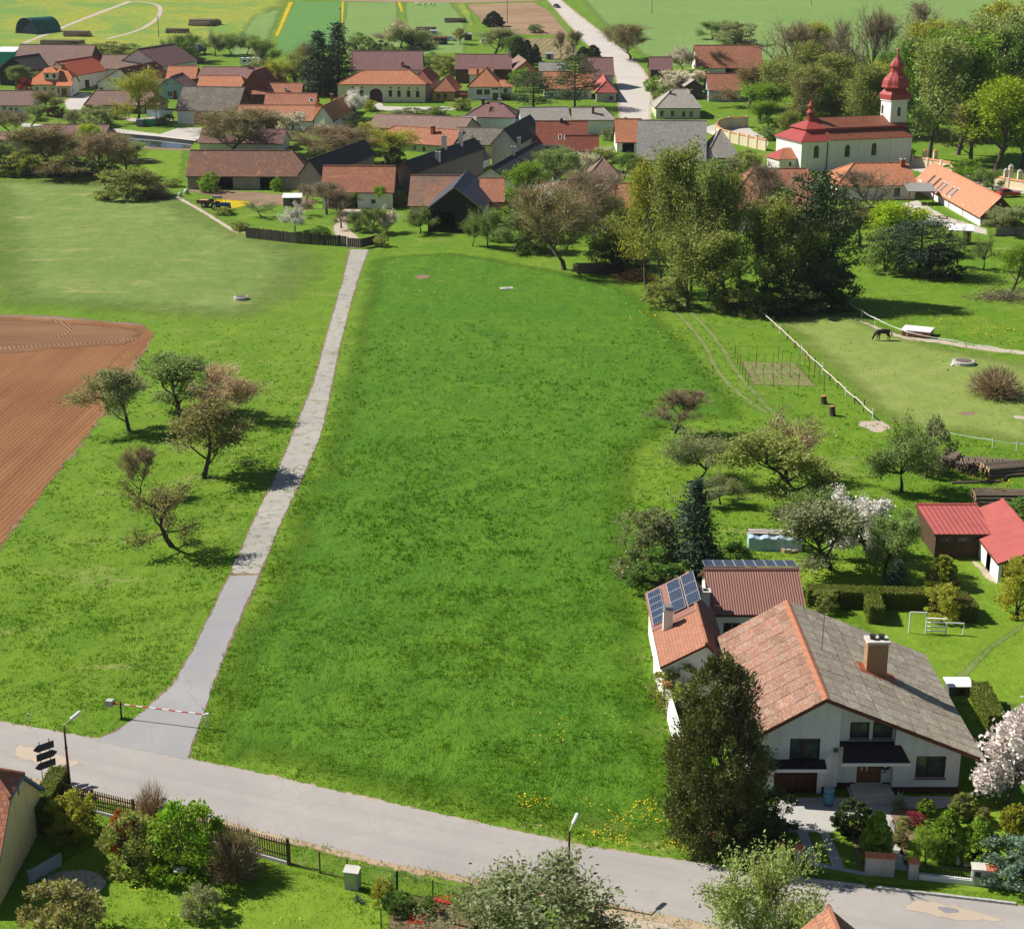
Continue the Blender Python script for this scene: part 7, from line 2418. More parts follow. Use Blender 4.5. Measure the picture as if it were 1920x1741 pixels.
def hedge(label, px, w, h, tint, cat="hedge", name="hedge", nl=240):
 P = [G(x, y) for x, y in px]
 t = thing(name, label, cat, P[0])
 rng = np.random.default_rng(int(px[0][0]))
 pts, dirs, m = [], [], MB()
 for a, b in zip(P, P[1:]):
  a, b = a - P[0], b - P[0]
  d = b - a
  L = d.length
  ang = math.atan2(d.y, d.x)
  Mx = Matrix.Translation(a) @ Matrix.Rotation(ang, 4, 'Z')
  m.box(-w / 2 + .05, L + w / 2 - .05, -w / 2 + .05, w / 2 - .05, -.1, h - .05, 0, Mx)
  n = int(nl * (L + w) * (w + 2 * h))
  for k in range(n):
   u = rng.uniform(-w / 2, L + w / 2)
   s = rng.uniform(0, w + 2 * h)
   if s < h:
    p, nn = Vector((u, -w / 2, s)), Vector((0, -1, 0))
   elif s < h + w:
    p, nn = Vector((u, s - h - w / 2, h)), Vector((0, 0, 1))
   else:
    p, nn = Vector((u, w / 2, s - h - w)), Vector((0, 1, 0))
   if rng.random() < w / (L + w) * .6:
    p = Vector((-w / 2 if rng.random() < .5 else L + w / 2, rng.uniform(-w / 2, w / 2), rng.uniform(0, h)))
    nn = Vector((1 if p.x > 0 else -1, 0, 0))
   p = Mx @ (p + Vector(rng.normal(0, .03, 3)))
   nn = (Mx.to_3x3() @ nn) + Vector((0, 0, .3))
   pts.append(p)
   dirs.append(nn)
 bo = m.build("hedge_body", M_needle, t)
 bo.color = (tint[0] * .8, tint[1] * .8, tint[2] * .8, 1)
 lo = put(leaf_mesh("foliage", np.array(pts), np.array(dirs), .11, rng, M_leaf, .7), "foliage", t)
 lo.color = (*tint, 1)
 return t
HG = (0.17, 0.22, 0.035)
hedge("long clipped hedge at the back of the lawn behind the house", [(1528, 1132), (1640, 1136), (1742, 1138)], 1.3, 1.35, HG, nl=200)
hedge("short clipped hedge arm pointing towards the house", [(1632, 1140), (1640, 1164)], 1.1, 1.35, HG, nl=200)
hedge("clipped hedge block at the right end of the back hedge", [(1800, 1146), (1812, 1160)], 1.3, 1.3, (0.19, 0.2, 0.045), nl=200)
hedge("clipped hedge strip running beside the white roofed hutch", [(1838, 1318), (1862, 1368)], 1.1, 1.3, HG, nl=200)
hedge("clipped hedge beside the yellow house at the lower left", [(112, 1492), (74, 1556)], 1.0, 1.7, (0.15, 0.21, 0.03), nl=200)
# ---- dark board fence with gate below the barns
bf = [(462, 446), (560, 457), (650, 463)]
P = line_pts(bf, .42)
t = thing("board_fence", "dark board fence at the top of the left meadow", "fence", P[0])
m = MB()
m.box(-.19, .19, -.015, .015, 0, 1.75)
bd = m.mesh("board", WL['greywood'])
M_bdark = m_plain("tarred_board", (0.05, 0.042, 0.036, 1), .9, .3, 3)
bd.materials[0] = M_bdark
for i, (a, b) in enumerate(zip(P, P[1:])):
 d = b - a
 o = put(bd, "board", t, a.lerp(b, .5) - P[0] + Vector((0, 0, _rs.uniform(-.06, .05))), math.atan2(d.y, d.x) + _rs.uniform(-.06, .06))
 if i % 6 == 0:
  m = MB()
  m.box(-.08, .08, .02, .18, -.2, 1.85)
  put(m.mesh("post", M_bdark), "post", t, a - P[0], 0)
P2 = [G(652, 464), G(678, 466), G(703, 460)]
t = thing("field_gate", "dark double leaf board gate where the path enters the farm", "gate", P2[0])
for k in range(2):
 d = P2[k + 1] - P2[k]
 ang = math.atan2(d.y, d.x)
 for j in range(7):
  m = MB()
  w = d.length / 7
  m.box(.02, w - .02, -.02, .02, .12, 1.55)
  put(m.mesh("board", M_bdark), "board", t, P2[k] - P2[0] + d * (j / 7), ang)
 m = MB()
 m.box(-.1, .1, -.1, .1, -.2, 1.75)
 put(m.mesh("post", M_stoneb), "post", t, P2[k] - P2[0] if k == 0 else P2[2] - P2[0], 0)
# ---- paddock rail, electric fences
P = line_pts([(1424, 590), (1490, 652), (1570, 728), (1636, 788)], 3.2)
t = thing("rail_fence", "single rail paddock fence of pale poles slanting down the meadow", "fence", P[0])
for i, a in enumerate(P):
 m = MB()
 h = 1.15 + _rs.uniform(-.1, .2)
 m.tube([(0, 0, -.1), (_rs.uniform(-.05, .05), 0, h)], .06, 6)
 put(m.mesh("post", M_wood if i % 3 else M_trim), "post", t, a - P[0])
 if i + 1 < len(P):
  d = P[i + 1] - a
  m = MB()
  m.tube([(0, 0, .72 + _rs.uniform(-.08, .08)), tuple(d + Vector((0, 0, .72 + _rs.uniform(-.08, .08))))], .075, 6)
  put(m.mesh("rail", m_plain("bleached_rail", (0.5, 0.45, 0.38, 1), .8, .2) if "bleached_rail" not in bpy.data.materials else bpy.data.materials["bleached_rail"]), "rail", t, a - P[0])
def tape_fence(label, px, step, h=1.1):
 P = line_pts(px, step)
 t = thing("electric_fence", label, "fence", P[0])
 for i, a in enumerate(P):
  m = MB()
  m.tube([(0, 0, -.1), (0, 0, h)], .035, 5)
  put(m.mesh("post", M_trim), "post", t, a - P[0])
  if i + 1 < len(P):
   d = P[i + 1] - a
   ang = math.atan2(d.y, d.x)
   m = MB()
   n = 6
   L = d.length
   for k in range(n):
    z0 = .95 - .12 * math.sin(math.pi * k / n)
    z1 = .95 - .12 * math.sin(math.pi * (k + 1) / n)
    m.box(L * k / n, L * (k + 1) / n, -.008, .008, min(z0, z1) - .02, max(z0, z1) + .025)
   put(m.mesh("tape", M_trim), "tape", t, a - P[0], ang)
 return t
tape_fence("white tape fence behind the grazing horse", [(1592, 582), (1640, 610), (1700, 636), (1785, 652), (1856, 664), (1990, 690)], 5.5)
tape_fence("white tape fence above the log pile", [(1750, 822), (1860, 842), (1905, 848), (1990, 860)], 4.5)
# ---- fenced vegetable plot
vp = [(1378, 672), (1402, 726), (1545, 730), (1500, 676)]
bedxy = XY(*vp)
sheet("vegetable_bed", [(1385, 676), (1496, 680), (1538, 726), (1408, 722)], 0.014, M_track, soft=.6, jit=.2, step=1)
for k in range(7):
 f = (k + .4) / 7
 a = (1388 + (1494 - 1388) * f, 678 + 3 * f)
 b = (1412 + (1534 - 1412) * f, 721 + 3 * f)
 strip("vegetable_row", [a, b], .4, 0.02, M_earth, soft=.2, jit=.08, step=.6)
wire_fence("wire_fence", "square of thin posts and wire round the vegetable plot", "fence", vp + [vp[0]], 1.6, 2.6, M_picket, False, 1, .035)
t = thing("bean_poles", "slender bean poles standing in the vegetable plot", "poles", G(1450, 700))
o0 = G(1450, 700)
for k in range(14):
 f, g = (k % 7 + .5) / 7, .25 + .5 * (k // 7)
 x = (1388 + 106 * f) * (1 - g) + (1412 + 122 * f) * g
 y = 678 * (1 - g) + 722 * g
 m = MB()
 m.tube([(0, 0, 0), (_rs.uniform(-.1, .1), _rs.uniform(-.1, .1), 1.7)], .025, 4)
 put(m.mesh("pole", M_greenmetal if k % 3 == 0 else M_picket), "pole", t, G(x, y) - o0)
# ---- stumps, slab, manholes
for px, py, lab, h in ((1545, 757, "upper fresh cut tree stump by the vegetable plot", .85), (1561, 779, "lower leaning fresh cut tree stump near the fence", 1.0)):
 q = G(px, py)
 t = thing("tree_stump", lab, "stump", q, 0, "fresh tree stumps")
 m = MB()
 m.tube([(0, 0, -.1), (0, 0, .15), (-.1, .05, h)], [.42, .33, .3], 10, cap=False)
 m.build("bark", M_bark, t)
 m = MB()
 m.tube([(-.1, .05, h - .05), (-.1, .05, h + .02)], .29, 10)
 m.build("cut_face", m_plain("orange_cut_wood", (0.52, 0.24, 0.08, 1), .8) if "orange_cut_wood" not in bpy.data.materials else bpy.data.materials["orange_cut_wood"], t)
q = G(1720, 628)
t = thing("feed_trailer", "low white topped reddish box platform in the paddock", "trailer", q, R(-24))
m = MB()
m.box(-1.7, 1.7, -1.3, 1.3, .1, .75)
m.build("sides", m_plain("red_brown_sheet", (0.28, 0.10, 0.07, 1), .6, .3), t)
for k in range(4):
 m = MB()
 m.box(-1.8 + k * .9, -1.8 + (k + 1) * .9 - .03, -1.4, 1.4, .76, .82)
 m.build("roof_sheet", M_trim, t)
for px, py, lab, r in ((452, 561, "round concrete manhole cover ring in the left meadow", 1.0), (1806, 682, "flat round well cover in the paddock", 1.3)):
 q = G(px, py)
 t = thing("well_cover", lab, "well cover", q)
 m = MB()
 m.lathe([(r, -.1), (r, .35), (r * .92, .4)], 18)
 m.build("ring", M_stoneb, t)
 m = MB()
 m.lathe([(r * .7, .4), (r * .7, .46)], 14)
 m.build("lid", M_log, t)
q = G(1786, 684)
t = thing("plank", "short pale plank leaning in grass beside the well cover", "plank", q, R(60))
m = MB()
m.box(-.6, .6, -.12, .12, 0, .12)
m.build("board", M_trim, t)
m = MB()
m.box(-.5, -.4, -.14, .14, -.05, 0)
m.build("bearer", M_wood, t)
q = G(950, 541)
t = thing("slab", "flat pale concrete slab in the meadow centre", "slab", q, R(10))
m = MB()
m.box(-.9, .9, -.6, .6, -.1, .1)
m.build("slab", M_stoneb, t)
m = MB()
m.box(-.3, .3, -.3, .3, .12, .17)
m.build("hatch", M_stoneb, t)
# ---- logs and firewood
def log_mesh(L, r):
 key = ('log', round(L, 1), round(r, 2))
 if key not in _mc:
  m = MB()
  m.tube([(-L / 2, 0, 0), (0, .02, .01), (L / 2, 0, 0)], [r, r * .95, r * .88], 7, 0, cap=False)
  for s in (-1, 1):
   rr2 = r if s < 0 else r * .88
   pts = [(s * L / 2, rr2 * math.cos(2 * math.pi * k / 7), rr2 * math.sin(2 * math.pi * k / 7)) for k in range(7)]
   m.face(pts if s > 0 else pts[::-1], 1)
  _mc[key] = m.mesh("log", [M_log, M_cut])
 return _mc[key]
def log_stack(label, px, py, rz, L, r, rows, cols, jit=.06, name="log_pile", tilt=0.0):
 q = G(px, py)
 t = thing(name, label, "log pile", q, R(rz))
 for i in range(rows):
  for k in range(cols - i):
   o = put(log_mesh(L, r), "log", t)
   o.location = (_rs.uniform(-jit, jit) * 3, (k - (cols - i) / 2) * r * 2.02 + _rs.uniform(-jit, jit), r + i * r * 1.75)
   o.rotation_euler = (_rs.uniform(0, 6), tilt, _rs.uniform(-jit, jit))
 return t
log_stack("leaning row of thin grey poles on the log pile by the paddock", 1830, 872, 78, 2.6, .09, 3, 42, .06)
log_stack("long grey logs lying beside the firewood at the right edge", 1895, 884, 12, 5.5, .16, 3, 8, .05)
log_stack("dark stack of long weathered beams behind the red shed", 1900, 942, -3, 7.0, .15, 4, 9, .03)
log_stack("grey trunks stacked in shade below the long barn's lawn", 268, 306, -6, 5.0, .25, 2, 4, .08)
log_stack("dark logs stacked under the twiggy trees at the meadow edge", 1110, 508, 4, 5.0, .2, 3, 7, .1)
log_stack("large far stack of grey timber on the field behind the orchard", 385, 47, -20, 9.0, .3, 4, 16, .08)
log_stack("small far stack of timber beside the parked blue truck", 333, 62, -8, 8.0, .3, 3, 6, .08)
log_stack("long low timber stack beside the field track", 118, 82, -4, 14.0, .35, 2, 7, .1)
log_stack("short timber stack near the green hangar", 146, 68, -10, 9.0, .35, 3, 6, .1)
log_stack("brown timber stack on the pasture below the white sheep", 854, 42, 2, 8.0, .3, 3, 6, .08)
log_stack("brown timber stack behind the pink blossom tree", 799, 62, 0, 7.0, .3, 4, 6, .08)
q = G(1838, 880)
t = thing("firewood_heap", "loose heap of split firewood spilling from the log pile", "firewood", q)
for k in range(70):
 o = put(log_mesh(.8, .085), "split_log", t)
 a, rr2 = _rs.uniform(0, 6.28), abs(_rs.gauss(0, 1.0))
 o.location = (rr2 * math.cos(a) * 1.3 - .4, rr2 * math.sin(a) * .8, .1 + max(0, .65 - rr2 * .4) * _rs.random())
 o.rotation_euler = (_rs.uniform(-.6, .6), _rs.uniform(-.6, .6), _rs.uniform(0, 6.28))
q = G(1785, 868)
t = thing("firewood_stack", "stack of split firewood with pale cut ends by the log pile", "firewood", q, R(-35))
for k in range(60):
 o = put(log_mesh(.9, .1), "split_log", t)
 o.location = (_rs.uniform(-.15, .15), (k % 15) * .2 - 1.5 + _rs.uniform(-.04, .04), .1 + (k // 15) * .2)
 o.rotation_euler = (_rs.uniform(0, 6), _rs.uniform(-.1, .1), _rs.uniform(-.2, .2))
t = thing("timber_edging", "square of squared timbers lying round the firewood", "timber", G(1835, 905), R(5))
for x0, y0, x1, y1 in ((-2.5, 0, 2.2, 0), (2.2, 0, 4.0, 2.2)):
 m = MB()
 m.tube([(x0, y0, .12), (x1, y1, .12)], .13, 4)
 m.build("beam", M_log, t)
for px, py, w, lab, c in ((1190, 524, 3.6, "heap of tawny brushwood at the edge of the meadow", (0.30, 0.16, 0.06)), (1885, 560, 5.5, "grey brushwood pile at the right edge of the paddock", (0.2, 0.16, 0.12)), (1150, 512, 3.4, "dark brushwood heap beside the tawny one", (0.11, 0.085, 0.07))):
 q = G(px, py)
 rng = np.random.default_rng(px)
 n = 900
 S = rng.normal(0, 1, (n, 3)) * (w / 2.6, w / 4, .1)
 S[:, 2] = np.abs(rng.normal(0, .5, n)) * np.maximum(0, 1.5 - np.abs(S[:, 0]) * 1.2 / w)
 E = S + rng.normal(0, 1, (n, 3)) * (.7, .7, .25)
 E[:, 2] = np.maximum(E[:, 2], .02)
 o = put(twig_mesh("brush_pile", S, E, .045, rng, M_twig), "brush_pile", None, q)
 o.color = (*c, 1)
 tag(o, lab, "brushwood")
# ------------------------------------------------------------ things in and behind the village
h0 = G(48, 64)
t = thing("hangar", "dark teal round roofed field hangar with open dark front", "hangar", h0, R(-28))
hw_, hh_, hl_ = 4.7, 5.6, 13.0
m = MB()
arc = [(-hw_ * math.cos(math.pi * k / 14), hh_ * math.sin(math.pi * k / 14)) for k in range(15)]
ribs = MB()
for k in range(14):
 a, b = arc[k], arc[k + 1]
 m.face([(a[0], 0, a[1]), (b[0], 0, b[1]), (b[0], hl_, b[1]), (a[0], hl_, a[1])])
 m.face([(a[0], 0, a[1]), (a[0], hl_, a[1]), (b[0], hl_, b[1]), (b[0], 0, b[1])])
m.face([(a[0], hl_, a[1]) for a in arc][::-1])
m.build("cover", m_plain("green_tarpaulin", (0.015, 0.22, 0.18, 1), .45, .2, .6), t)
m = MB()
m.face([(a[0] * .97, .3, a[1] * .97) for a in arc])  # navy sheet paints the inside shade across the open arch
m.build("front_shade_sheet", m_plain("navy_front_shade", (0.012, 0.02, 0.04, 1), .6), t)
for y in (0, hl_ / 2, hl_):
 m = MB()
 m.tube([(a[0] * 1.01, y, a[1] * 1.01) for a in arc], .1, 5)
 m.build("hoop", M_greenmetal, t)
h0 = G(14, 124)
t = thing("tarpaulin_shed", "white roofed shed hung with turquoise tarpaulin at the left edge", "shed", h0, R(-3))
m = MB()
m.box(-3.2, 2.6, 0, 5, -.5, 4.2)
m.build("walls", TL['teal'], t)
m = MB()
m.slab([(-3.3, -.2, 4.3), (2.8, -.2, 4.3), (2.8, 5.2, 5.4), (-3.3, 5.2, 5.4)], .12)
m.build("roof", [TL['white'], TL['white']], t)
for px, py, w, d, h, c, lab, nm in ((264, 237, 1.7, 1.6, 1.6, (0.16, 0.19, 0.25, 1), "grey blue waste container under the leaning willow", "container"), (281, 236, 3.2, 1.7, 1.5, (0.03, 0.22, 0.10, 1), "large green waste skip beside the leaning willow", "skip")):
 q = G(px, py)
 t = thing(nm, lab, nm, q, R(-4))
 m = MB()
 m.prism([(-w / 2, -d / 2), (w / 2, -d / 2), (w / 2, d / 2), (-w / 2, d / 2)], .1, h)
 m.build("body", m_plain(nm + "_paint", c, .5, .15), t)
 m = MB()
 m.box(-w / 2 - .05, w / 2 + .05, -d / 2 - .05, d / 2 + .05, h, h + .1)
 m.build("lid", m_plain(nm + "_lid", (c[0] * 1.2, c[1] * 1.3, c[2] * 1.2, 1), .5), t)
 for x in (-w * .3, 0, w * .3):
  m = MB()
  m.box(x - .06, x + .06, -d / 2 - .06, -d / 2 - .002, .15, h - .05)
  m.build("rib", bpy.data.materials[nm + "_paint"], t)
def wheels(t, spots, r, w):
 for x, y in spots:
  m = MB()
  m.tube([(x, y - w / 2, r), (x, y + w / 2, r)], r, 12)
  o = m.build("wheel", M_dark, t)
  m = MB()
  s = -1 if y < 0 else 1
  m.tube([(x, y + s * w * .5, r), (x, y + s * (w * .5 + .02), r)], r * .5, 10)
  put(m.mesh("rim", M_metal), "rim", o)
q = G(470, 124)
t = thing("caravan", "white parked caravan with dark roof hatches above the plum roof", "caravan", q, R(-3))
m = MB()
w, h, L = 2.3, 2.5, 6.4
prof = [(-L / 2, .45), (L / 2, .45), (L / 2, 1.6), (L / 2 - .45, h), (-L / 2 + .4, h), (-L / 2, 1.7)]
m.face([(x, -w / 2, z) for x, z in prof])
m.face([(x, w / 2, z) for x, z in prof][::-1])
for k in range(len(prof)):
 a, b = prof[k], prof[(k + 1) % len(prof)]
 m.face([(a[0], w / 2, a[1]), (b[0], w / 2, b[1]), (b[0], -w / 2, b[1]), (a[0], -w / 2, a[1])])
m.build("body", M_trim, t)
for x in (-1.6, .2, 1.7):
 m = MB()
 m.box(x - .4, x + .4, -.4, .4, h, h + .1)
 m.build("roof_hatch", M_glass, t)
 m = MB()
 m.box(x - .5, x + .5, -w / 2 - .03, -w / 2 - .002, 1.3, 1.9)
 m.build("window", M_glass, t)
wheels(t, [(-.4, -1.05), (-.4, 1.05)], .33, .2)
q = G(414, 393)
t = thing("tractor", "small blue tractor parked by the yellow flowers", "tractor", q, R(-8))
M_blue = m_plain("blue_tractor_paint", (0.02, 0.09, 0.30, 1), .4, .1)
m = MB()
m.box(.1, 1.75, -.4, .4, .65, 1.25)
m.build("bonnet", M_blue, t)
m = MB()
m.box(-1.1, .1, -.65, .65, .6, 1.0)
m.build("body", M_blue, t)
m = MB()
for x, y in ((-1.0, -.6), (-1.0, .6), (.1, -.6), (.1, .6)):
 m.box(x - .04, x + .04, y - .04, y + .04, 1.0, 2.15)
m.build("cab_frame", M_dark, t)
m = MB()
m.box(-1.2, .25, -.75, .75, 2.15, 2.25)
m.build("cab_roof", M_dark, t)
m = MB()
m.box(-.8, -.35, -.25, .25, 1.0, 1.5)
m.build("seat", M_dark, t)
wheels(t, [(-.85, -.8), (-.85, .8)], .68, .36)
wheels(t, [(1.3, -.65), (1.3, .65)], .42, .24)
m = MB()
m.tube([(.9, .25, 1.25), (.9, .25, 1.9)], .04, 6)
m.build("exhaust", M_dark, t)
q = G(385, 388)
t = thing("farm_cart", "old brown two wheeled farm cart behind the blue tractor", "cart", q, R(-8))
m = MB()
m.box(-1.3, 1.3, -.85, .85, .7, .8)
m.build("bed", M_gate, t)
for a in ((-1.3, 1.3, -.88, -.83), (-1.3, 1.3, .83, .88)):
 m = MB()
 m.box(*a, .8, 1.35)
 m.build("side_board", WL['redwood'], t)
m = MB()
m.box(-1.0, .6, -.7, .7, .82, 1.3)
m.build("load", M_cut, t)
m = MB()
m.tube([(1.3, 0, .7), (2.4, 0, .6)], .05, 5)
m.build("drawbar", M_dark, t)
wheels(t, [(0, -.95), (0, .95)], .5, .22)
for px, py, lab, s in ((350, 364, "white sack lying by the yard corner", .9), (338, 368, "pale rubble block lying left of the white sack", .7)):
 q = G(px, py)
 t = thing("bulk_bag", lab, "bag", q)
 m = MB()
 m.lathe([(.3 * s, 0), (.55 * s, .2 * s), (.6 * s, .6 * s), (.4 * s, .95 * s), (.15 * s, 1.1 * s)], 8)
 m.build("bag", M_pale, t, True)
 m = MB()
 m.tube([(-.2 * s, 0, 1.05 * s), (0, 0, 1.3 * s), (.2 * s, 0, 1.05 * s)], .03, 4)
 m.build("handle", M_trim, t)
q = G(548, 387)
t = thing("box_shed", "small grey box shed with gleaming white flat roof", "shed", q, R(4))
m = MB()
m.box(-1.6, 1.6, 0, 2.6, -.3, 1.5)
m.build("walls", WL['greywood'], t)
m = MB()
m.slab([(-1.75, -.2, 1.6), (1.75, -.2, 1.6), (1.75, 2.9, 1.95), (-1.75, 2.9, 1.95)], .08)
m.build("roof", [TL['white'], M_metal], t)
m = MB()
m.box(-.4, .4, -.04, -.004, -.1, 1.3)
m.build("door", M_gate, t)
def car(label, px, py, rz, c, L=4.2):
 q = G(px, py)
 t = thing("car", label, "car", q, R(rz))
 pt = m_plain("car_paint" + str(px), c, .25, .04)
 pt.node_tree.nodes["Principled BSDF"].inputs["Specular IOR Level"].default_value = .6
 w = 1.72
 prof = [(-L / 2, .35), (L / 2, .35), (L / 2, .75), (L / 2 - .15, .88), (L * .22, .95), (L * .1, 1.05), (-L * .42, 1.05), (-L / 2, .95)]
 m = MB()
 m.face([(x, -w / 2, z) for x, z in prof])
 m.face([(x, w / 2, z) for x, z in prof][::-1])
 for k in range(len(prof)):
  a, b = prof[k], prof[(k + 1) % len(prof)]
  m.face([(a[0], w / 2, a[1]), (b[0], w / 2, b[1]), (b[0], -w / 2, b[1]), (a[0], -w / 2, a[1])])
 m.build("body", pt, t)
 m = MB()
 lo = [(L * .13, 1.04), (L * -.40, 1.04)]
 a0, a1 = .8, .62
 v = [(L * .13, -a0, 1.04), (L * .13, a0, 1.04), (-L * .41, a0, 1.04), (-L * .41, -a0, 1.04)]
 u = [(-L * .03, -a1, 1.5), (-L * .03, a1, 1.5), (-L * .33, a1, 1.5), (-L * .33, -a1, 1.5)]
 for k in range(4):
  k2 = (k + 1) % 4
  m.face([v[k], v[k2], u[k2], u[k]][::-1])
 m.build("windows", M_glass, t)
 m = MB()
 m.box(-L * .34, -L * .02, -.66, .66, 1.49, 1.55)
 m.build("roof", pt, t)
 wheels(t, [(L * .3, -.78), (L * .3, .78), (-L * .3, -.78), (-L * .3, .78)], .32, .2)
 for y in (-.6, .6):
  m = MB()
  m.box(L / 2, L / 2 + .03, y - .15, y + .15, .62, .78)
  m.build("headlight", M_trim, t)
 return t
car("dark blue car driving down the far village road", 1044, 15, -70, (0.02, 0.03, 0.09, 1))
car("silver car parked near the purple blossom garden", 912, 82, 10, (0.5, 0.5, 0.5, 1))
car("red car parked by the churchyard lane", 1890, 369, 12, (0.45, 0.03, 0.03, 1))
car("white car at the edge of the orchard lawn behind the village", 847, 77, -8, (0.7, 0.7, 0.7, 1), 3.4)
q = G(378, 101)
t = thing("truck", "dark blue truck with white cab parked in the orchard", "truck", q, R(70))
m = MB()
m.box(-3.2, 1.4, -1.15, 1.15, .8, 3.0)
m.build("cargo_box", m_plain("navy_tarpaulin", (0.03, 0.05, 0.14, 1), .5), t)
m = MB()
m.box(-5.0, -3.3, -1.05, 1.05, .6, 2.6)
m.build("cab", m_plain("pale_cab_paint", (0.35, 0.42, 0.52, 1), .35), t)
m = MB()
m.box(-5.03, -5.005, -.9, .9, 1.6, 2.4)
m.build("windscreen", M_glass, t)
wheels(t, [(-4.3, -1), (-4.3, 1), (.3, -1), (.3, 1)], .48, .3)
q = G(1656, 638)
t = thing("horse", "black horse grazing with its head down in the paddock", "horse", q, R(183))
bm = bmesh.new()
J = [(0, (0.0, 0, 1.12), .30), (1, (.45, 0, 1.15), .33), (2, (-.45, 0, 1.18), .34), (3, (-.72, 0, 1.15), .22), (4, (.72, 0, 1.12), .25), (5, (1.0, 0, .85), .17), (6, (1.22, 0, .52), .13), (7, (1.28, 0, .34), .13),
  (8, (1.40, 0, .12), .075),
  (10, (.52, .17, .85), .13), (11, (.55, .17, .5), .075), (12, (.54, .17, .28), .055), (13, (.56, .17, .05), .06),
  (14, (.60, -.17, .85), .13), (15, (.72, -.17, .5), .075), (16, (.70, -.17, .28), .055), (17, (.74, -.17, .05), .06),
  (18, (-.62, .18, .88), .19), (19, (-.56, .18, .66), .12), (20, (-.76, .18, .48), .075), (21, (-.72, .18, .25), .055), (22, (-.68, .18, .05), .06),
  (23, (-.60, -.18, .88), .19), (24, (-.50, -.18, .66), .12), (25, (-.66, -.18, .48), .075), (26, (-.60, -.18, .25), .055), (27, (-.56, -.18, .05), .06)]
ED = [(0, 1), (0, 2), (2, 3), (1, 4), (4, 5), (5, 6), (6, 7), (7, 8), (1, 10), (10, 11), (11, 12), (12, 13), (1, 14), (14, 15), (15, 16), (16, 17), (2, 18), (18, 19), (19, 20), (20, 21), (21, 22), (2, 23), (23, 24), (24, 25), (25, 26), (26, 27)]
vm = {k: bm.verts.new(p) for k, p, r in J}
for a, b in ED:
 bm.edges.new((vm[a], vm[b]))
me = bpy.data.meshes.new("body")
bm.verts.index_update()
bm.to_mesh(me)
bm.free()
ho = put(me, "body")
mod = ho.modifiers.new("skin", 'SKIN')
mod.use_smooth_shade = True
sv_ = me.skin_vertices[0].data
for i, (k, p, r) in enumerate(J):
 sv_[i].radius = (r, r)
 sv_[i].use_root = (i == 0)
ho.modifiers.new("sub", 'SUBSURF').levels = 1
ho.modifiers["sub"].render_levels = 1
dg = bpy.context.evaluated_depsgraph_get()
me2 = bpy.data.meshes.new_from_object(ho.evaluated_get(dg))
bpy.data.objects.remove(ho)
M_horse = m_plain("black_coat", (0.018, 0.014, 0.012, 1), .5, .3, 3)
me2.materials.clear()
me2.materials.append(M_horse)
put(me2, "body", t)
M_mane = m_plain("black_hair", (0.008, 0.007, 0.007, 1), .7)
m = MB()
m.tube([(-.88, 0, 1.2), (-1.02, 0, .95), (-1.0, 0, .45)], [.06, .085, .03], 7)
m.build("tail", M_mane, t, True)
m = MB()
m.tube([(.72, 0, 1.36), (1.02, 0, 1.08), (1.27, 0, .68)], [.04, .05, .04], 5)
m.build("mane", M_mane, t, True)
for y in (-.08, .08):
 m = MB()
 m.tube([(1.2, y, .5), (1.16, y * 1.3, .62)], [.035, .008], 5)
 m.build("ear", M_horse, t)
sheep_m = []
m = MB()
m.lathe([(.05, -.55), (.3, -.48), (.4, -.2), (.4, .25), (.28, .5), (.1, .58)], 9)
bodym = m.mesh("body", m_plain("fleece", (0.62, 0.59, 0.5, 1), .95), True)
m = MB()
m.tube([(.5, 0, .78), (.72, 0, .72), (.86, 0, .55)], [.16, .13, .07], 7)
headm = m.mesh("head", bpy.data.materials["fleece"], True)
m = MB()
m.tube([(0, 0, 0), (0, 0, .45)], .06, 5)
legm = m.mesh("leg", M_cut)
for px, py, lab in ((781, 10, "leftmost of the five pale sheep on the far pasture"), (786, 11, "pale sheep close beside the leftmost one"), (796, 11, "pale sheep standing alone in the middle of the flock"), (808, 10, "pale sheep left of the rightmost one"), (813, 12, "rightmost of the five pale sheep on the far pasture")):
 t = thing("sheep", lab, "sheep", G(px, py), _rs.uniform(-1, 1), "sheep on the far pasture")
 b = put(bodym, "body", t, (0, 0, .72))
 b.rotation_euler = (0, R(90), 0)
 put(headm, "head", t)
 for x, y in ((-.3, -.18), (-.3, .18), (.3, -.18), (.3, .18)):
  put(legm, "leg", t, (x, y, 0))
M_wallcap = m_plain("orange_wall_cap", (0.50, 0.22, 0.11, 1), .85, .2, 2)
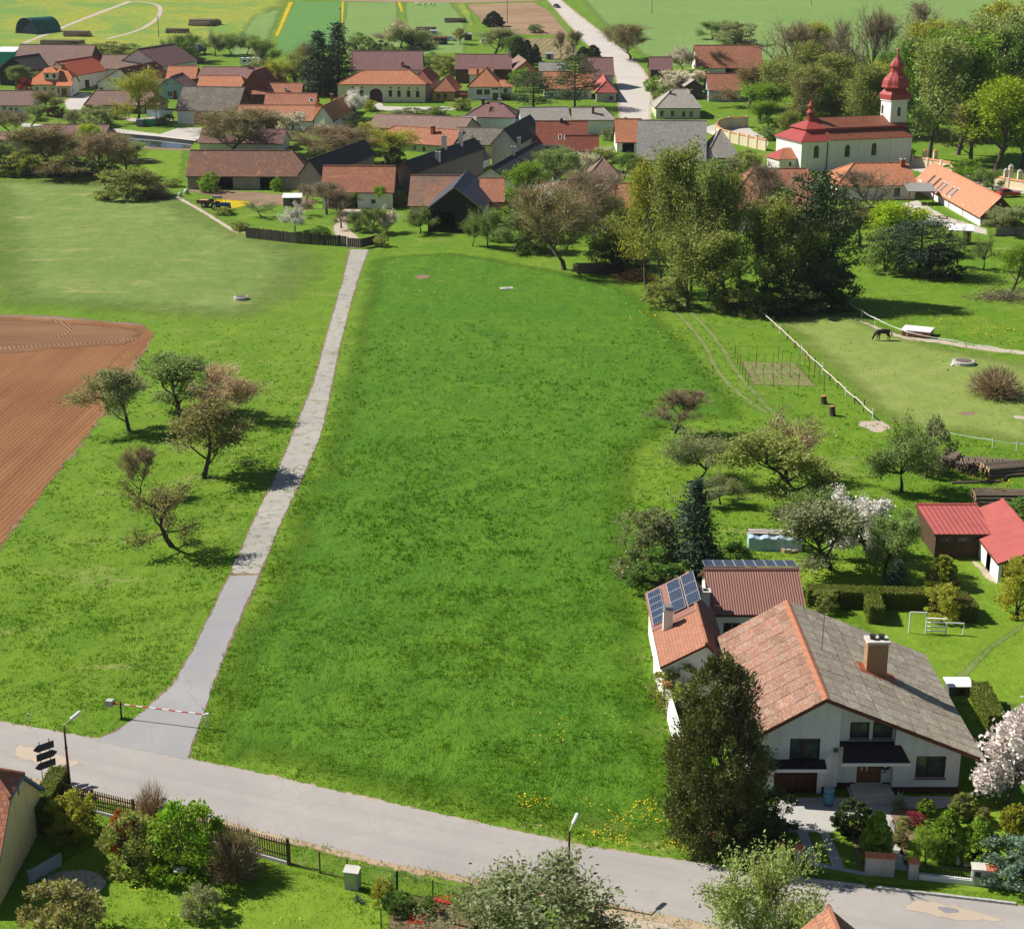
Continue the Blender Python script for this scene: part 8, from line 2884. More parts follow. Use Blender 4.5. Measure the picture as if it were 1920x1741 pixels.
def capped_wall(label, px, h, mat, cap=M_wallcap, pil=0, w=.35, cat="wall", name="wall"):
 P = [G(x, y) for x, y in px]
 t = thing(name, label, cat, P[0])
 for i, (a, b) in enumerate(zip(P, P[1:])):
  d = b - a
  L = math.hypot(d.x, d.y)
  ang = math.atan2(d.y, d.x)
  zt = lambda f: d.z * f
  m = MB()
  m.face([(0, -w / 2, -1), (L, -w / 2, -1 + d.z), (L, -w / 2, h + d.z), (0, -w / 2, h)])
  m.face([(L, w / 2, -1 + d.z), (0, w / 2, -1), (0, w / 2, h), (L, w / 2, h + d.z)])
  m.face([(0, -w / 2, h), (L, -w / 2, h + d.z), (L, w / 2, h + d.z), (0, w / 2, h)])
  m.face([(0, w / 2, -1), (0, -w / 2, -1), (0, -w / 2, h), (0, w / 2, h)])
  m.face([(L, -w / 2, -1 + d.z), (L, w / 2, -1 + d.z), (L, w / 2, h + d.z), (L, -w / 2, h + d.z)])
  put(m.mesh("wall_section", mat), "wall_section", t, a - P[0], ang)
  if cap:
   m = MB()
   m.slab([(0, -w / 2 - .12, h + .03), (L, -w / 2 - .12, h + .03 + d.z), (L, 0, h + .28 + d.z), (0, 0, h + .28)], .05)
   m.slab([(0, 0, h + .28), (L, 0, h + .28 + d.z), (L, w / 2 + .12, h + .03 + d.z), (0, w / 2 + .12, h + .03)], .05)
   put(m.mesh("cap", [cap, cap]), "cap", t, a - P[0], ang)
  if pil:
   m = MB()
   m.box(-.28, .28, -w / 2 - .14, w / 2 + .1, -1, h + .35)
   put(m.mesh("pilaster", mat), "pilaster", t, a - P[0], ang)
 return t
capped_wall("curving cream churchyard wall with orange cap left of the church", [(1400, 238), (1366, 240), (1347, 246), (1343, 254), (1352, 262), (1368, 267), (1385, 271), (1402, 275), (1419, 279), (1436, 283)], 2.3, WL['cream'], pil=1)
capped_wall("pale churchyard wall with tall gate pillars right of the tower", [(1712, 312), (1738, 316), (1764, 320), (1790, 325)], 1.9, WL['cream'], pil=1)
capped_wall("low churchyard wall by the lane at the right edge", [(1860, 345), (1890, 352), (1925, 358), (1970, 362)], 1.6, WL['cream'], pil=1)
capped_wall("grey stone embankment wall along the pond", [(196, 250), (235, 254), (300, 260), (369, 268)], .5, WL['stone'], cap=M_pale, w=.5)
capped_wall("blue grey wooden yard fence wall beside the stone aproned barn", [(276, 219), (300, 221), (324, 221)], 1.7, WL['blue'], cap=None, w=.2)
capped_wall("low stone garden wall right of the long orange wing", [(1868, 442), (1900, 440), (1960, 445)], 1.2, WL['stone'], cap=None, w=.5)
for px, py, h, lab in ((1732, 313, 3.2, "tall cream churchyard gate pillar near the tower"), (1752, 316, 3.4, "tall cream churchyard gate pillar with orange cap away from the tower"), (1884, 350, 3.0, "white gravestone obelisk near the lane"), (1893, 345, 3.3, "dark topped grave pillar behind white obelisk"), (1910, 348, 2.6, "pale grave monument at the right edge")):
 q = G(px, py)
 t = thing("stone_pillar", lab, "pillar", q)
 m = MB()
 m.box(-.4, .4, -.4, .4, -.3, h)
 m.build("shaft", WL['cream'], t)
 m = MB()
 m.lathe([(.65, h), (.6, h + .15), (.1, h + .6)], 4, rot=math.pi / 4)
 m.build("cap", M_wallcap if 'orange' in lab or 'tower' in lab else M_stoneb, t)
q = G(1800, 458)
t = thing("shelter", "small open wooden shelter with white roof on the manor lawn", "shelter", q, R(-10))
for x, y in ((-1.5, 0), (1.5, 0), (-1.5, 2.2), (1.5, 2.2)):
 m = MB()
 m.box(x - .09, x + .09, y - .09, y + .09, -.2, 2.2)
 m.build("post", M_door, t)
m = MB()
m.slab([(-2.0, -.4, 2.25), (2.0, -.4, 2.25), (2.0, 2.7, 2.75), (-2.0, 2.7, 2.75)], .12)
m.build("roof", [TL['white'], M_fascia], t)
m = MB()
m.box(.6, 1.4, .2, 2.0, 0, 1.7)
m.build("cupboard", WL['brownwood'], t)
q = G(1722, 384)
t = thing("veranda", "grey tin roofed veranda in the corner of the manor", "veranda", q, R(0))
for x, y in ((-1.8, 0), (2.6, 0)):
 m = MB()
 m.box(x - .09, x + .09, y - .09, y + .09, -.2, 2.5)
 m.build("post", M_door, t)
m = MB()
m.slab([(-2.2, -.5, 2.5), (3.0, -.5, 2.5), (3.0, 4.0, 3.4), (-2.2, 4.0, 3.4)], .1)
m.build("roof", [TL['tin'], M_fascia], t)
for px, py, lab in ((1716, 392, "white garden table under the tin veranda"), (1724, 396, "brown bench in front of the veranda"), (1768, 410, "wooden bench along the white manor wing")):
 q = G(px, py)
 t = thing("bench" if 'bench' in lab else "table", lab, "bench" if 'bench' in lab else "table", q, R(-40))
 m = MB()
 m.box(-.9, .9, -.25, .25, .4, .46)
 m.build("top", M_trim if 'white' in lab and 'table' in lab else M_door, t)
 for x in (-.75, .75):
  m = MB()
  m.box(x - .05, x + .05, -.2, .2, 0, .4)
  m.build("leg", M_door, t)
for px, py, top, lab in ((298, 69, 30, "thin wooden utility pole on the dandelion field"), (639, 62, 14, "thin dark utility pole in the green crop field"), (951, 44, -8, "dark utility pole on the ploughed far field"), (1222, 26, -6, "far small pole on the pale pasture"), (1521, 10, -8, "far small pole near the park trees"),
       (556, 240, 205, "wooden pole with shadow before the salmon roof"), (478, 232, 210, "thin pole left of the dark salmon house gate"), (294, 236, 205, "slim pale pole beside the green waste skip")):
 q = G(px, py)
 h = HT(q, top)
 t = thing("utility_pole", lab, "pole", q)
 m = MB()
 m.tube([(0, 0, -.3), (0, 0, h)], [.16, .1], 6)
 m.build("pole", M_log, t)
 m = MB()
 m.box(-.6, .6, -.06, .06, h - .5, h - .38)
 m.build("crossarm", M_log, t)
for px, py, w, d, h, c, lab in ((813, 66, 2.6, 1.6, 1.3, (0.45, 0.5, 0.5, 1), "pale grey water tank near the brown timber stack"), (822, 84, 5.5, 3.0, 2.2, (0.05, 0.03, 0.03, 1), "dark open fronted shed roof behind plum barn"), (786, 92, 6.5, 3.0, 1.6, (0.08, 0.06, 0.06, 1), "low dark machinery shed beside pale blossom"), (877, 76, 2.4, 2.2, 2.0, (0.10, 0.06, 0.05, 1), "small dark hut with pale roof on far lawn"),
        (330, 95, 5.0, 3.0, 2.4, (0.4, 0.42, 0.44, 1), "grey sheet roofed hut by the orchard trees"), (985, 118, 3.0, 2.0, 2.6, (0.72, 0.73, 0.76, 1), "tall white sheet hut behind the grey slated shed"), (1030, 112, 2.5, 2.0, 1.7, (0.5, 0.55, 0.6, 1), "pale blue greenhouse among the far shrubs")):
 q = G(px, py)
 t = thing("hut", lab, "hut", q, R(-5))
 m = MB()
 m.box(-w / 2, w / 2, 0, d, -.3, h)
 m.build("walls", m_plain("hut_" + str(px), c, .7, .25), t)
 m = MB()
 m.slab([(-w / 2 - .2, -.3, h + .05), (w / 2 + .2, -.3, h + .05), (w / 2 + .2, d + .2, h + .5), (-w / 2 - .2, d + .2, h + .5)], .1)
 m.build("roof", [TL['tin'] if 'grey' in lab or 'pale' in lab else M_fascia, M_fascia], t)
 m = MB()
 m.box(-.5, .5, -.04, -.004, -.2, min(h - .1, 1.9))
 m.build("door", M_dark, t)
house("house", "tall pale yellow house glimpsed among the park trees", "house", (1530, 1548), 168, b=195, D=8, rr=155, axis='y', roof='palegrey', wall='cream')
house("shed", "white plastered shed in the orchard behind the long barn", "shed", (1189, 1206), 331, b=347, D=5, rr=326, roof='brown', wall='white')
# ------------------------------------------------------------ every tree and shrub
TREES = """
apple_tree|greyish apple tree at the ploughed field corner|round|242|808|695|104|grey
apple_tree|dark stemmed apple tree in the middle of the left orchard|round|345|783|678|112|apple
apple_tree|pink budded apple tree nearest the access path|apple|436|781|685|112|pink
apple_tree|big round half bronze apple tree beside the path shadow|round|382|895|762|134|bronze
dead_tree|bare crooked dead tree left of the round apple tree|bare|263|932|838|52|brown
apple_tree|leaning pinkish apple tree lowest in the left orchard|sparse|322|1024|894|125|bronze
dead_tree|twisted bare tree in the meadow above the spruce|bare|1266|812|730|88|brown
apple_tree|grey green apple tree behind the tall dark spruce|apple|1310|905|815|112|grey
apple_tree|small pale apple tree peeping over the spruce tip|apple|1350|945|888|70|grey
cherry_tree|tall pinkish cream blossom tree above the yellow green one|sparse|1475|900|768|120|pink
plum_tree|wide yellow green tree in front of the pinkish one|round|1492|946|812|165|olive
apple_tree|dark gnarled apple tree below the rail fence end|apple|1690|922|790|108|apple
hazel_bush|pale twiggy shrub between gnarled apple and log pile|bush|1740|886|782|80|grey
thorn_bush|round brown twiggy bush alone in the paddock|twigbush|1865|742|684|88|brown
apple_tree|large grey leaved tree beside the blue tarpaulin|round|1556|1066|935|130|grey
pear_tree|white flowering pear tree among the garden trees|blossom|1628|1040|924|100|white
apple_tree|light yellow green tree right of the white pear|round|1660|1085|972|86|apple
lilac_bush|bushy green shrub left of the white pear|bush|1535|995|918|110|apple
spruce_tree|tall dark spruce behind the solar annex|spruce|1297|1088|903|98|spruce
hazel_bush|pale silvery shrub left of the dark spruce|bush|1212|1075|958|112|grey
laurel_bush|fresh green shrub in front of the silvery one|bush|1236|1104|1030|112|green
laurel_bush|dark green shrub right of the dark spruce|bush|1372|1086|1018|100|green
spruce_tree|little dark spruce at the end of the dandelion lawn|spruce|1681|1104|1050|40|spruce
golden_cypress|bronze tipped conifer before the red roofed shed|thuja|1767|1100|1042|54|yellow
yellow_shrub|yellow green shrub in front of the long hedge|bush|1766|1158|1098|64|yellow
box_bush|small olive bush at the left end of the long hedge|bush|1546|1146|1108|44|olive
forsythia|pale yellow green shrub at the right edge by the wing door|bush|1908|1152|1046|70|yellow
lilac_bush|broad green shrub behind the red roofed wing|bush|1928|985|934|96|green
lilac_bush|yellow green shrub behind the red shed's ridge|bush|1868|938|914|62|olive
yew_tree|huge dark evergreen at the left corner of the house|yew|1342|1578|1240|166|yew
juniper_bush|spreading dark juniper at the foot of the huge evergreen|bush|1400|1604|1520|120|dark
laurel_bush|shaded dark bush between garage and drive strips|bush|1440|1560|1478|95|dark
vine|feathery green climber over the white garden wall|bush|1272|1330|1248|95|olive
vine|light green creeper on the annex front|bush|1302|1300|1252|70|olive
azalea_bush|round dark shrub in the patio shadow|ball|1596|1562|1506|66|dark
thuja|pointed green thuja between drive and garden path|thuja|1640|1612|1522|54|thuja
thuja|rounded conical conifer left of its twin|cone|1773|1608|1520|62|thuja
thuja|rounded conical conifer right of its twin|cone|1831|1616|1534|66|thuja
weeping_shrub|small weeping shrub left of the conical twins|willow|1738|1626|1556|52|thuja
juniper_bush|blue green spreading juniper at the right edge fence|bush|1898|1648|1572|120|juniper
box_ball|small clipped green ball near the agave|ball|1735|1530|1499|30|thuja
box_ball|larger olive clipped ball before the front lawn shade|ball|1806|1532|1492|46|olive
box_ball|little bronze bush right of the olive ball|bush|1839|1546|1514|30|bronze
golden_cypress|golden round bush under the magnolia|ball|1901|1564|1510|48|yellow
heather_bush|purple flowering cushion beside the agave|bush|1714|1544|1522|32|crimson
rose_bush|low green cushion plant left of the purple one|bush|1694|1552|1530|26|olive
rose_bush|bronze ground shrub along the garden path|bush|1690|1582|1552|30|bronze
magnolia|big pale pink magnolia in full bloom|magnolia|1888|1512|1308|122|magnolia
mahonia_bush|yellow flowering bush inside the picket fence corner|bush|136|1566|1486|84|yellow
photinia_bush|red tipped shrub behind the picket fence|bush|246|1622|1530|110|olive
photinia_bush|crown of red young shoots on the picket fence shrub|bush|232|1596|1516|50|red
twig_bush|tall bare twigs rising over the picket fence|twigbush|288|1570|1466|62|brown
maple_bush|large fresh green bush overlapping the picket fence|bush|352|1636|1498|132|fresh
dark_bush|dark twiggy shrub against the right half of the picket fence|twigbush|440|1640|1545|90|brown
round_bush|pale round cushion bush on the corner lawn|bush|376|1716|1664|64|grey
bronze_bush|bronze leaved bush at the lower left picture edge|bush|118|1772|1656|140|bronze
yellow_shrub|little golden shrub at the wire fence corner|bush|720|1694|1650|40|yellow
cherry_tree|white flecked tree at the bottom around the street lamp|apple|985|1775|1612|250|grey
cherry_tree|pale shrub left of the bottom lamp tree|sparse|890|1770|1660|150|grey
willow_tree|airy lime green tree at the bottom right of centre|apple|1405|1800|1592|190|pale
peony_bush|green leafy clump left of the red tulips|bush|800|1712|1680|40|green
peony_bush|dark green clump behind the golden shrub|bush|752|1712|1672|46|green
birch_tree|light green tree left of the orange dormer house|round|30|168|123|42|apple
red_bush|dark crimson bush behind the light green tree|bush|48|172|147|26|crimson
brown_tree|brown budding tree in front of the cream house|budding|90|218|172|58|bronze
red_bush|bright crimson bush at the street bend|bush|106|218|200|32|crimson
small_tree|small light green street tree by the lane|round|58|237|198|38|apple
willow_bush|silvery willow bush by the village street|bush|180|236|198|54|grey
grey_bush|grey green shrub left of the silvery willow|bush|140|232|206|36|grey
willow_tree|leaning yellow green willow in the village street|willow|258|228|129|74|yellow
lilac_bush|green shrub right of the leaning willow's crown|bush|274|178|145|42|apple
bare_tree|brown twiggy tree at the left edge by the white house|bare|20|252|204|64|twig
bare_tree|large bare tree in the middle of the left thicket|budding|104|332|238|112|bronze
lime_tree|bright lime green tree before the plum barn gable|round|170|300|232|58|lime
olive_tree|olive green tree between lime and bare trees|round|148|322|262|56|olive
pink_tree|pinkish brown blossom tree in the left thicket|budding|184|336|248|74|pink
russet_tree|slim yellow russet tree right of the pink one|airy|236|332|270|46|bronze
sallow_bush|broad olive bush on the meadow edge|bush|240|370|318|112|olive
sallow_bush|twiggy brown tail of the broad olive bush|twigbush|285|370|342|60|brown
pale_tree|pale green tree at the left end of the thicket|round|10|322|264|46|apple
olive_bush|yellow olive bush in the left thicket|bush|56|326|280|66|olive
dark_bush|dark undergrowth bush beneath the bare tree|bush|140|328|298|72|dark
dark_bush|shadowy bush at the far left thicket end|bush|18|328|292|66|dark
willow_bush|grey green willow by the pond corner|round|226|298|249|48|grey
willow_bush|low grey tree on the pond lawn|round|256|300|264|46|apple
elder_bush|fresh green bush growing against the rusty barn|bush|394|360|322|38|fresh
elder_bush|small fresh bush between rusty barn's bays|bush|520|358|332|22|fresh
olive_bush|low bush at the rusty barn's left corner|bush|326|350|334|32|olive
cherry_tree|white blossom tree right of the white roofed box shed|blossom|553|434|382|40|white
bare_tree|bare brown tree between rusty and brick barns|bare|612|402|342|74|twig
bare_tree|thin bare tree behind the white roofed box shed|bare|575|378|345|40|twig
apple_tree|low apple bush in front of the blue tractor|sparse|490|406|374|54|apple
apple_tree|young apple tree left of the farm drive|apple|668|434|394|40|apple
apple_tree|apple tree right of the farm drive|apple|699|436|388|46|apple
cherry_tree|white blossom tree at the farm drive gate|blossom|726|436|388|38|cream
young_tree|slim fresh tree before the brick barn bay|round|670|390|358|26|fresh
young_tree|taller fresh tree before the brick barn wall|round|717|388|346|34|fresh
apple_tree|apple tree left of the black timber barn door|apple|788|438|386|52|apple
apple_tree|slim apple tree right of the black timber barn|apple|886|462|404|38|apple
apple_tree|pale apple tree two steps right of the black barn|apple|914|464|390|54|apple
apple_tree|dense apple tree near the farm lawn corner|round|962|472|400|76|apple
green_tree|bright green tree right of the dark long roof|round|978|398|306|80|fresh
green_tree|bright green bush below the bright tree|bush|958|392|352|56|fresh
green_tree|green tree left of the brown pyramid roof|round|1042|352|286|76|apple
green_tree|pale green tree below the skylight house|round|1014|336|280|60|apple
cherry_tree|cream blossom tree below the skylight house|blossom|1084|336|284|52|cream
green_tree|green tree between pyramid roof and orange barn|round|1170|336|288|44|green
green_tree|light tree in front of the big grey barn|round|1200|340|294|42|apple
green_tree|yellow green tree behind the brown pyramid roof|round|1145|322|282|40|olive
cherry_tree|large white blossom tree left of the long orange barn|blossom|1018|424|346|76|white
bare_tree|bare brown tree over the long orange barn|bare|1126|472|316|118|twig
budding_tree|olive brown budding tree at the meadow's far edge|budding|1058|506|354|125|olive
ash_tree|fresh young tree in front of the long orange barn|round|1152|448|372|52|fresh
olive_bush|olive bush behind the dark log stack|bush|1150|500|408|88|olive
dark_bush|deep green bush beside the tawny brushwood|bush|1172|506|440|74|dark
bush|green scrub between farm lawn and budding tree|bush|1000|474|424|60|apple
poplar_tree|tallest yellow olive tree heading the meadow wood|airy|1262|556|266|92|olive
poplar_tree|yellow flushed tree at the wood's left edge|airy|1212|540|338|72|yellow
poplar_tree|slim yellow tree second from the wood's left edge|airy|1238|548|300|66|yellow
poplar_tree|slim airy tree just right of the tallest one|airy|1296|560|282|74|olive
poplar_tree|airy upright tree left of the wood's middle|airy|1326|564|300|76|pale
poplar_tree|upright tree in the wood's exact middle|airy|1358|566|330|78|olive
poplar_tree|slender olive tree right of the wood's middle|airy|1392|566|322|76|olive
poplar_tree|short light tree in front of the wood's left half|tall|1290|578|420|88|olive
poplar_tree|short olive tree in front of the wood's middle|tall|1345|582|432|92|olive
poplar_tree|slim olive tree on the wood's right front|tall|1432|574|372|84|olive
poplar_tree|lower olive tree before the wood's pines|tall|1474|578|420|90|olive
pine_tree|dark pine rising from the wood's right half|pine|1502|566|328|112|dark
pine_tree|darkest pine at the right end of the wood|pine|1556|568|344|100|dark
spruce_tree|dark pointed spruce between the wood's pines|spruce|1530|560|322|80|dark
bare_tree|dark bare trunked tree above the wood|tallbare|1392|440|300|84|twig
bare_tree|bare tree standing before the broad brick roof|tallbare|1440|440|318|80|twig
olive_bush|bushy foot of the wood at its left end|bush|1250|574|520|80|olive
olive_bush|bushy foot of the wood in the middle|bush|1392|586|528|100|olive
dark_bush|dark bushy foot of the wood at the right|bush|1478|586|520|120|dark
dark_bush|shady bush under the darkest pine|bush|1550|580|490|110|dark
budding_tree|olive budding tree right of the wood|budding|1612|462|384|84|olive
lime_tree|bright lime bush tree below the manor terrace|round|1690|470|376|104|lime
grey_bush|grey green bush left of the blue pine|bush|1662|510|428|84|apple
pine_tree|blue green pine on the manor lawn|pine|1722|516|410|125|spruce
pine_tree|lower blue green pine branch mass beside it|bush|1762|520|458|80|spruce
apple_tree|gnarled sparse apple tree right of the blue pine|sparse|1794|502|428|48|apple
apple_tree|gnarled sparse apple tree left of the brush pile|sparse|1844|506|436|46|apple
ash_tree|bright green tree over the right brush pile|round|1898|546|462|78|fresh
olive_tree|grey green tree before the brown manor gable|round|1870|442|388|64|grey
bare_tree|bare tree reaching across the orange manor roof|tallbare|1648|420|318|104|twig
yellow_tree|yellowish pointed tree left of the church chancel|round|1470|285|208|48|olive
bare_tree|dark bare tree beside the huge salmon barn|tallbare|1455|190|36|96|twig
yellow_tree|golden yellow tree at the left of the park|round|1514|150|44|52|yellow
russet_bush|rust coloured shrub mass right of the salmon barn|budding|1404|205|126|84|russet
grey_bush|greyish bush behind the huge salmon barn|bush|1380|84|42|72|grey
green_tree|fresh green tree over the curving church wall|round|1425|232|160|76|fresh
olive_tree|olive tree behind the curving church wall|airy|1482|228|118|88|olive
olive_tree|brown olive tree above the church chancel|airy|1524|222|98|92|olive
green_tree|fresh green tree directly over the chancel roof|round|1572|230|158|58|fresh
grey_tree|grey olive tree beside the hidden yellow house|airy|1566|190|86|78|grey
bare_tree|tallest bare tree left of the church tower|tallbare|1606|222|10|74|twig
bare_tree|second bare trunk left of the church tower|tallbare|1588|214|36|52|twig
bare_tree|bare tree right behind the tower cross|tallbare|1702|118|0|70|twig
bare_tree|thin bare tree between the tall bare ones|tallbare|1648|150|24|54|twig
green_tree|yellow green tree touching the tower's left side|tall|1652|236|118|70|yellow
green_tree|dark green tree right of the church tower|tall|1742|298|70|92|pale
green_tree|broad green tree right of the church nave|tall|1796|290|62|96|fresh
olive_tree|brownish tree in the middle of the park|airy|1790|236|52|98|bronze
green_tree|tall green tree behind the park's middle|tall|1856|236|26|92|pale
yellow_tree|tall yellow green tree at the park's right edge|tall|1902|200|4|90|yellow
lime_tree|glowing lime tree over the churchyard lane|round|1866|322|150|140|lime
olive_tree|bronze foliaged tree below the park's middle|airy|1822|308|186|90|bronze
lime_tree|lime green tree at the right picture edge|round|1915|318|178|90|lime
green_tree|green tree at the park's back left|tall|1556|140|84|54|apple
green_tree|green tree behind the thin bare ones|tall|1672|180|96|70|green
green_tree|back row green tree right of the tower cross|tall|1740|170|40|76|yellow
green_tree|back row olive tree in the park|airy|1812|150|44|72|olive
green_tree|pale tree at the top right behind the park|airy|1770|120|36|56|grey
green_tree|undergrowth tree between tower and bare trunks|round|1620|240|172|70|olive
green_tree|undergrowth tree under the tall bare trunks|round|1540|236|190|64|olive
green_bush|fresh bush in the manor's back garden|bush|1806|338|300|68|fresh
apple_tree|small light tree left in the lane garden|apple|1838|350|314|36|apple
apple_tree|small light tree right in the lane garden|apple|1862|356|316|38|apple
budding_tree|lone spreading tree beside the far road|budding|1182|112|48|64|olive
small_tree|tiny tree left of the lone spreading one|round|1152|66|50|20|apple
small_tree|bent tree on the far pasture|apple|1334|76|40|48|apple
cherry_tree|cream blossom tree beside the plum roofed shed|blossom|1282|134|88|48|cream
cherry_tree|cream blossom thicket above the grey hipped farmhouse|blossom|1262|178|132|84|cream
green_bush|green shrub by the road below the plum shed|bush|1226|172|142|32|fresh
green_bush|shrub below the cream blossom thicket|bush|1248|198|158|44|apple
green_bush|fresh shrub between grey barn and red tiled house|bush|1314|152|126|32|fresh
bare_tree|bare tree before the huge salmon barn|bare|1340|134|94|50|twig
cherry_tree|pale pink blossom tree behind the plum barn|blossom|752|92|38|70|pink
apple_tree|grey green tree right of the pale pink one|round|784|108|50|78|grey
green_bush|light shrub behind the plum barn's left end|bush|676|98|62|48|apple
dark_bush|dark round bush behind the plum barn|bush|716|104|76|32|dark
green_bush|light green bush row over the plum barn|bush|738|110|84|40|apple
spruce_tree|dark spruce left of the yellow farm|spruce|600|178|60|66|spruce
spruce_tree|taller dark spruce touching the plum barn|spruce|636|172|44|58|spruce
green_tree|light tree at the foot of the crop strip|round|507|132|74|44|apple
willow_tree|yellow olive tree left of the dark spruces|willow|552|172|92|54|olive
willow_tree|lower yellow green tree behind the shed roofs|willow|522|172|112|44|yellow
brown_tree|brownish tree against the dark spruces|budding|578|166|84|46|bronze
cherry_tree|white blossom tree right of the caravan|blossom|494|132|86|28|cream
apple_tree|first tree of the back orchard row|apple|318|110|70|44|apple
apple_tree|second broad tree of the back orchard row|round|346|114|62|56|apple
cherry_tree|pale tree right of the blue truck|apple|404|104|58|38|grey
apple_tree|orchard tree with shadow on bright lawn|apple|434|104|62|44|apple
apple_tree|rightmost tree on the bright orchard lawn|apple|462|104|62|44|apple
dark_bush|dark bush left of the blue truck|bush|352|110|84|34|dark
brown_bush|brownish thicket behind the bright red roof|bush|216|106|78|84|olive
brown_bush|brown twigs above the orange dormer house|twigbush|96|136|100|60|brown
brown_bush|brown bush before the long brown range|twigbush|365|118|102|34|brown
apple_tree|round orchard tree behind the far villa|round|926|106|54|76|grey
dark_tree|dark tree right of that round orchard tree|round|960|116|68|44|green
spruce_tree|dark cone tree on the edge of the ploughed strip|cone|926|50|22|34|spruce
small_tree|bronze round tree on the far lawn|round|862|84|54|26|bronze
thuja|leftmost dark thuja behind the villa|thuja|972|128|72|34|dark
thuja|middle dark thuja behind the villa|thuja|988|122|76|24|dark
thuja|right slim dark thuja behind the villa|thuja|1004|118|84|18|dark
thuja|left small dark conifer by the far road|thuja|1094|108|88|22|dark
thuja|right small dark conifer by the far road|thuja|1112|108|85|26|dark
bare_tree|thin bare tree in the stubble field left|bare|1052|112|58|24|twig
bare_tree|thin bare tree in the stubble field right|bare|1074|110|56|26|twig
green_bush|bush on the edge of the stubble field|bush|1005|62|46|28|apple
pine_tree|broad dark pine in front of the orange roofed house|pine|1000|206|134|84|dark
pine_tree|tall dark pine beside the red metal roof|pine|1078|202|102|76|dark
green_tree|fresh tree right of the villa bay|round|968|172|130|34|fresh
cherry_tree|white blossom tree left of the yellow farm gate|blossom|661|222|168|38|white
forsythia|golden shrub beside the farm gate|bush|694|208|188|28|yellow
dark_bush|dark shrub below the white blossom tree|bush|664|246|212|44|dark
cherry_tree|pale blossom tree in front of the salmon farmhouse|blossom|546|264|208|62|cream
budding_tree|ivy clad bare tree over the plum roofed house|budding|432|292|208|115|bronze
bare_tree|big round bare tree between the barns|budding|652|312|242|116|brown
willow_tree|yellow willow before the orange farmhouse|willow|728|310|240|78|yellow
dark_bush|dark shrub at the foot of the yellow willow|bush|738|312|274|40|dark
olive_tree|yellow olive tree behind the big bare tree|round|684|272|230|36|yellow
green_bush|light bush by the plum barn of the yellow farm|bush|814|134|98|40|apple
green_bush|olive bush right of the yellow farm's plum barn|bush|832|140|104|44|olive
green_bush|green shrub in the plum hipped house's yard|bush|952|240|206|34|apple
green_bush|shrub beside the steep grey hipped house|bush|1400|318|280|50|olive
green_bush|dim shrub behind the broad brick roof|bush|1375|330|296|44|grey
green_bush|green shrub at the corner of the brick red barn|bush|752|388|358|30|green
green_bush|shrub between salmon wing and yellow willow|bush|700|262|238|34|apple
green_bush|light shrub left of the orange farmhouse|bush|676|292|262|38|olive
dark_bush|dark shrub behind the very long rusty barn|bush|596|300|272|36|dark
green_bush|green shrub in the yard before the mint house|bush|284|200|176|30|apple
green_bush|low shrub in front of the low sandy house|bush|214|222|204|34|grey
green_bush|low green shrub along the village street verge|bush|300|234|220|26|apple
apple_tree|small tree between two brown tiled sheds|round|478|194|172|24|olive
green_bush|shrub strip at the blue yard fence wall|bush|316|228|214|20|green
cherry_tree|white flecked small tree by the salmon farmhouse corner|blossom|604|252|226|30|cream
green_bush|green bush at the right gable of the white villa|bush|866|206|184|34|olive
green_bush|pale scrub along the yellow farm lane|bush|770|216|202|60|grey
green_bush|pale scrub further right along the farm lane|bush|822|218|200|44|apple
green_bush|green scrub below the steep grey house|bush|1340|330|300|50|apple
green_bush|green scrub left of the white plastered shed|bush|1110|316|290|36|apple
pear_tree|white flecked tree left of the big grey barn|blossom|1128|306|276|34|cream
green_bush|low scrub at the foot of the black timber barn|bush|934|452|420|40|apple
green_bush|scrub in front of the orange edged annex|bush|946|424|388|44|fresh
green_bush|scrub under the large white blossom tree|bush|1020|452|408|64|apple
green_bush|yellow green scrub left of the budding tree|bush|988|444|408|50|olive
bare_tree|thin brown tree by the box shed's right side|bare|640|428|352|46|twig
green_bush|low green scrub left of the dark board fence|bush|450|432|414|30|olive
green_bush|low scrub along the yard edge line|bush|420|402|388|34|olive
green_bush|small shrub in the orchard by the board fence|bush|600|446|424|34|green
green_bush|low shrub beside the field gate pile|bush|716|462|438|26|olive
dark_bush|dark scrub between the left thicket trees|bush|92|330|300|56|dark
dark_bush|dark scrub below the pink thicket tree|bush|200|338|308|50|dark
olive_bush|olive scrub at the far end of the thicket row|bush|34|330|286|52|olive
green_bush|garden shrub before the pale grey row house|bush|1148|262|238|40|grey
green_bush|shrub by the road at the row house corner|bush|1172|236|220|24|olive
green_bush|green shrub along the curving churchyard wall|bush|1440|262|236|40|apple
green_bush|low dark shrub under the tower's left side|bush|1690|300|270|40|green
olive_tree|olive tree at the park's left front|airy|1446|214|110|70|olive
bare_tree|brown bare tree behind the chancel turret|bare|1545|200|76|60|twig
olive_tree|brownish tree above the curving wall's end|airy|1500|236|140|64|bronze
green_tree|bright young tree in front of the church wall|round|1440|236|190|44|fresh
yellow_tree|yellow green tree filling the park behind the nave|tall|1612|250|120|80|olive
green_tree|tall green tree behind the nave's right end|tall|1716|250|74|76|green
green_tree|tall green tree close behind the tower's right shoulder|tall|1764|262|58|84|fresh
green_tree|tall light green tree in the park's middle row|tall|1832|268|48|86|pale
green_tree|tall green tree in the park's right middle row|tall|1886|276|56|86|green
green_tree|tall fresh tree at the park's right edge middle row|tall|1920|262|26|80|fresh
green_tree|tall olive tree between salmon barn and yellow tree|tall|1494|206|78|62|olive
"""
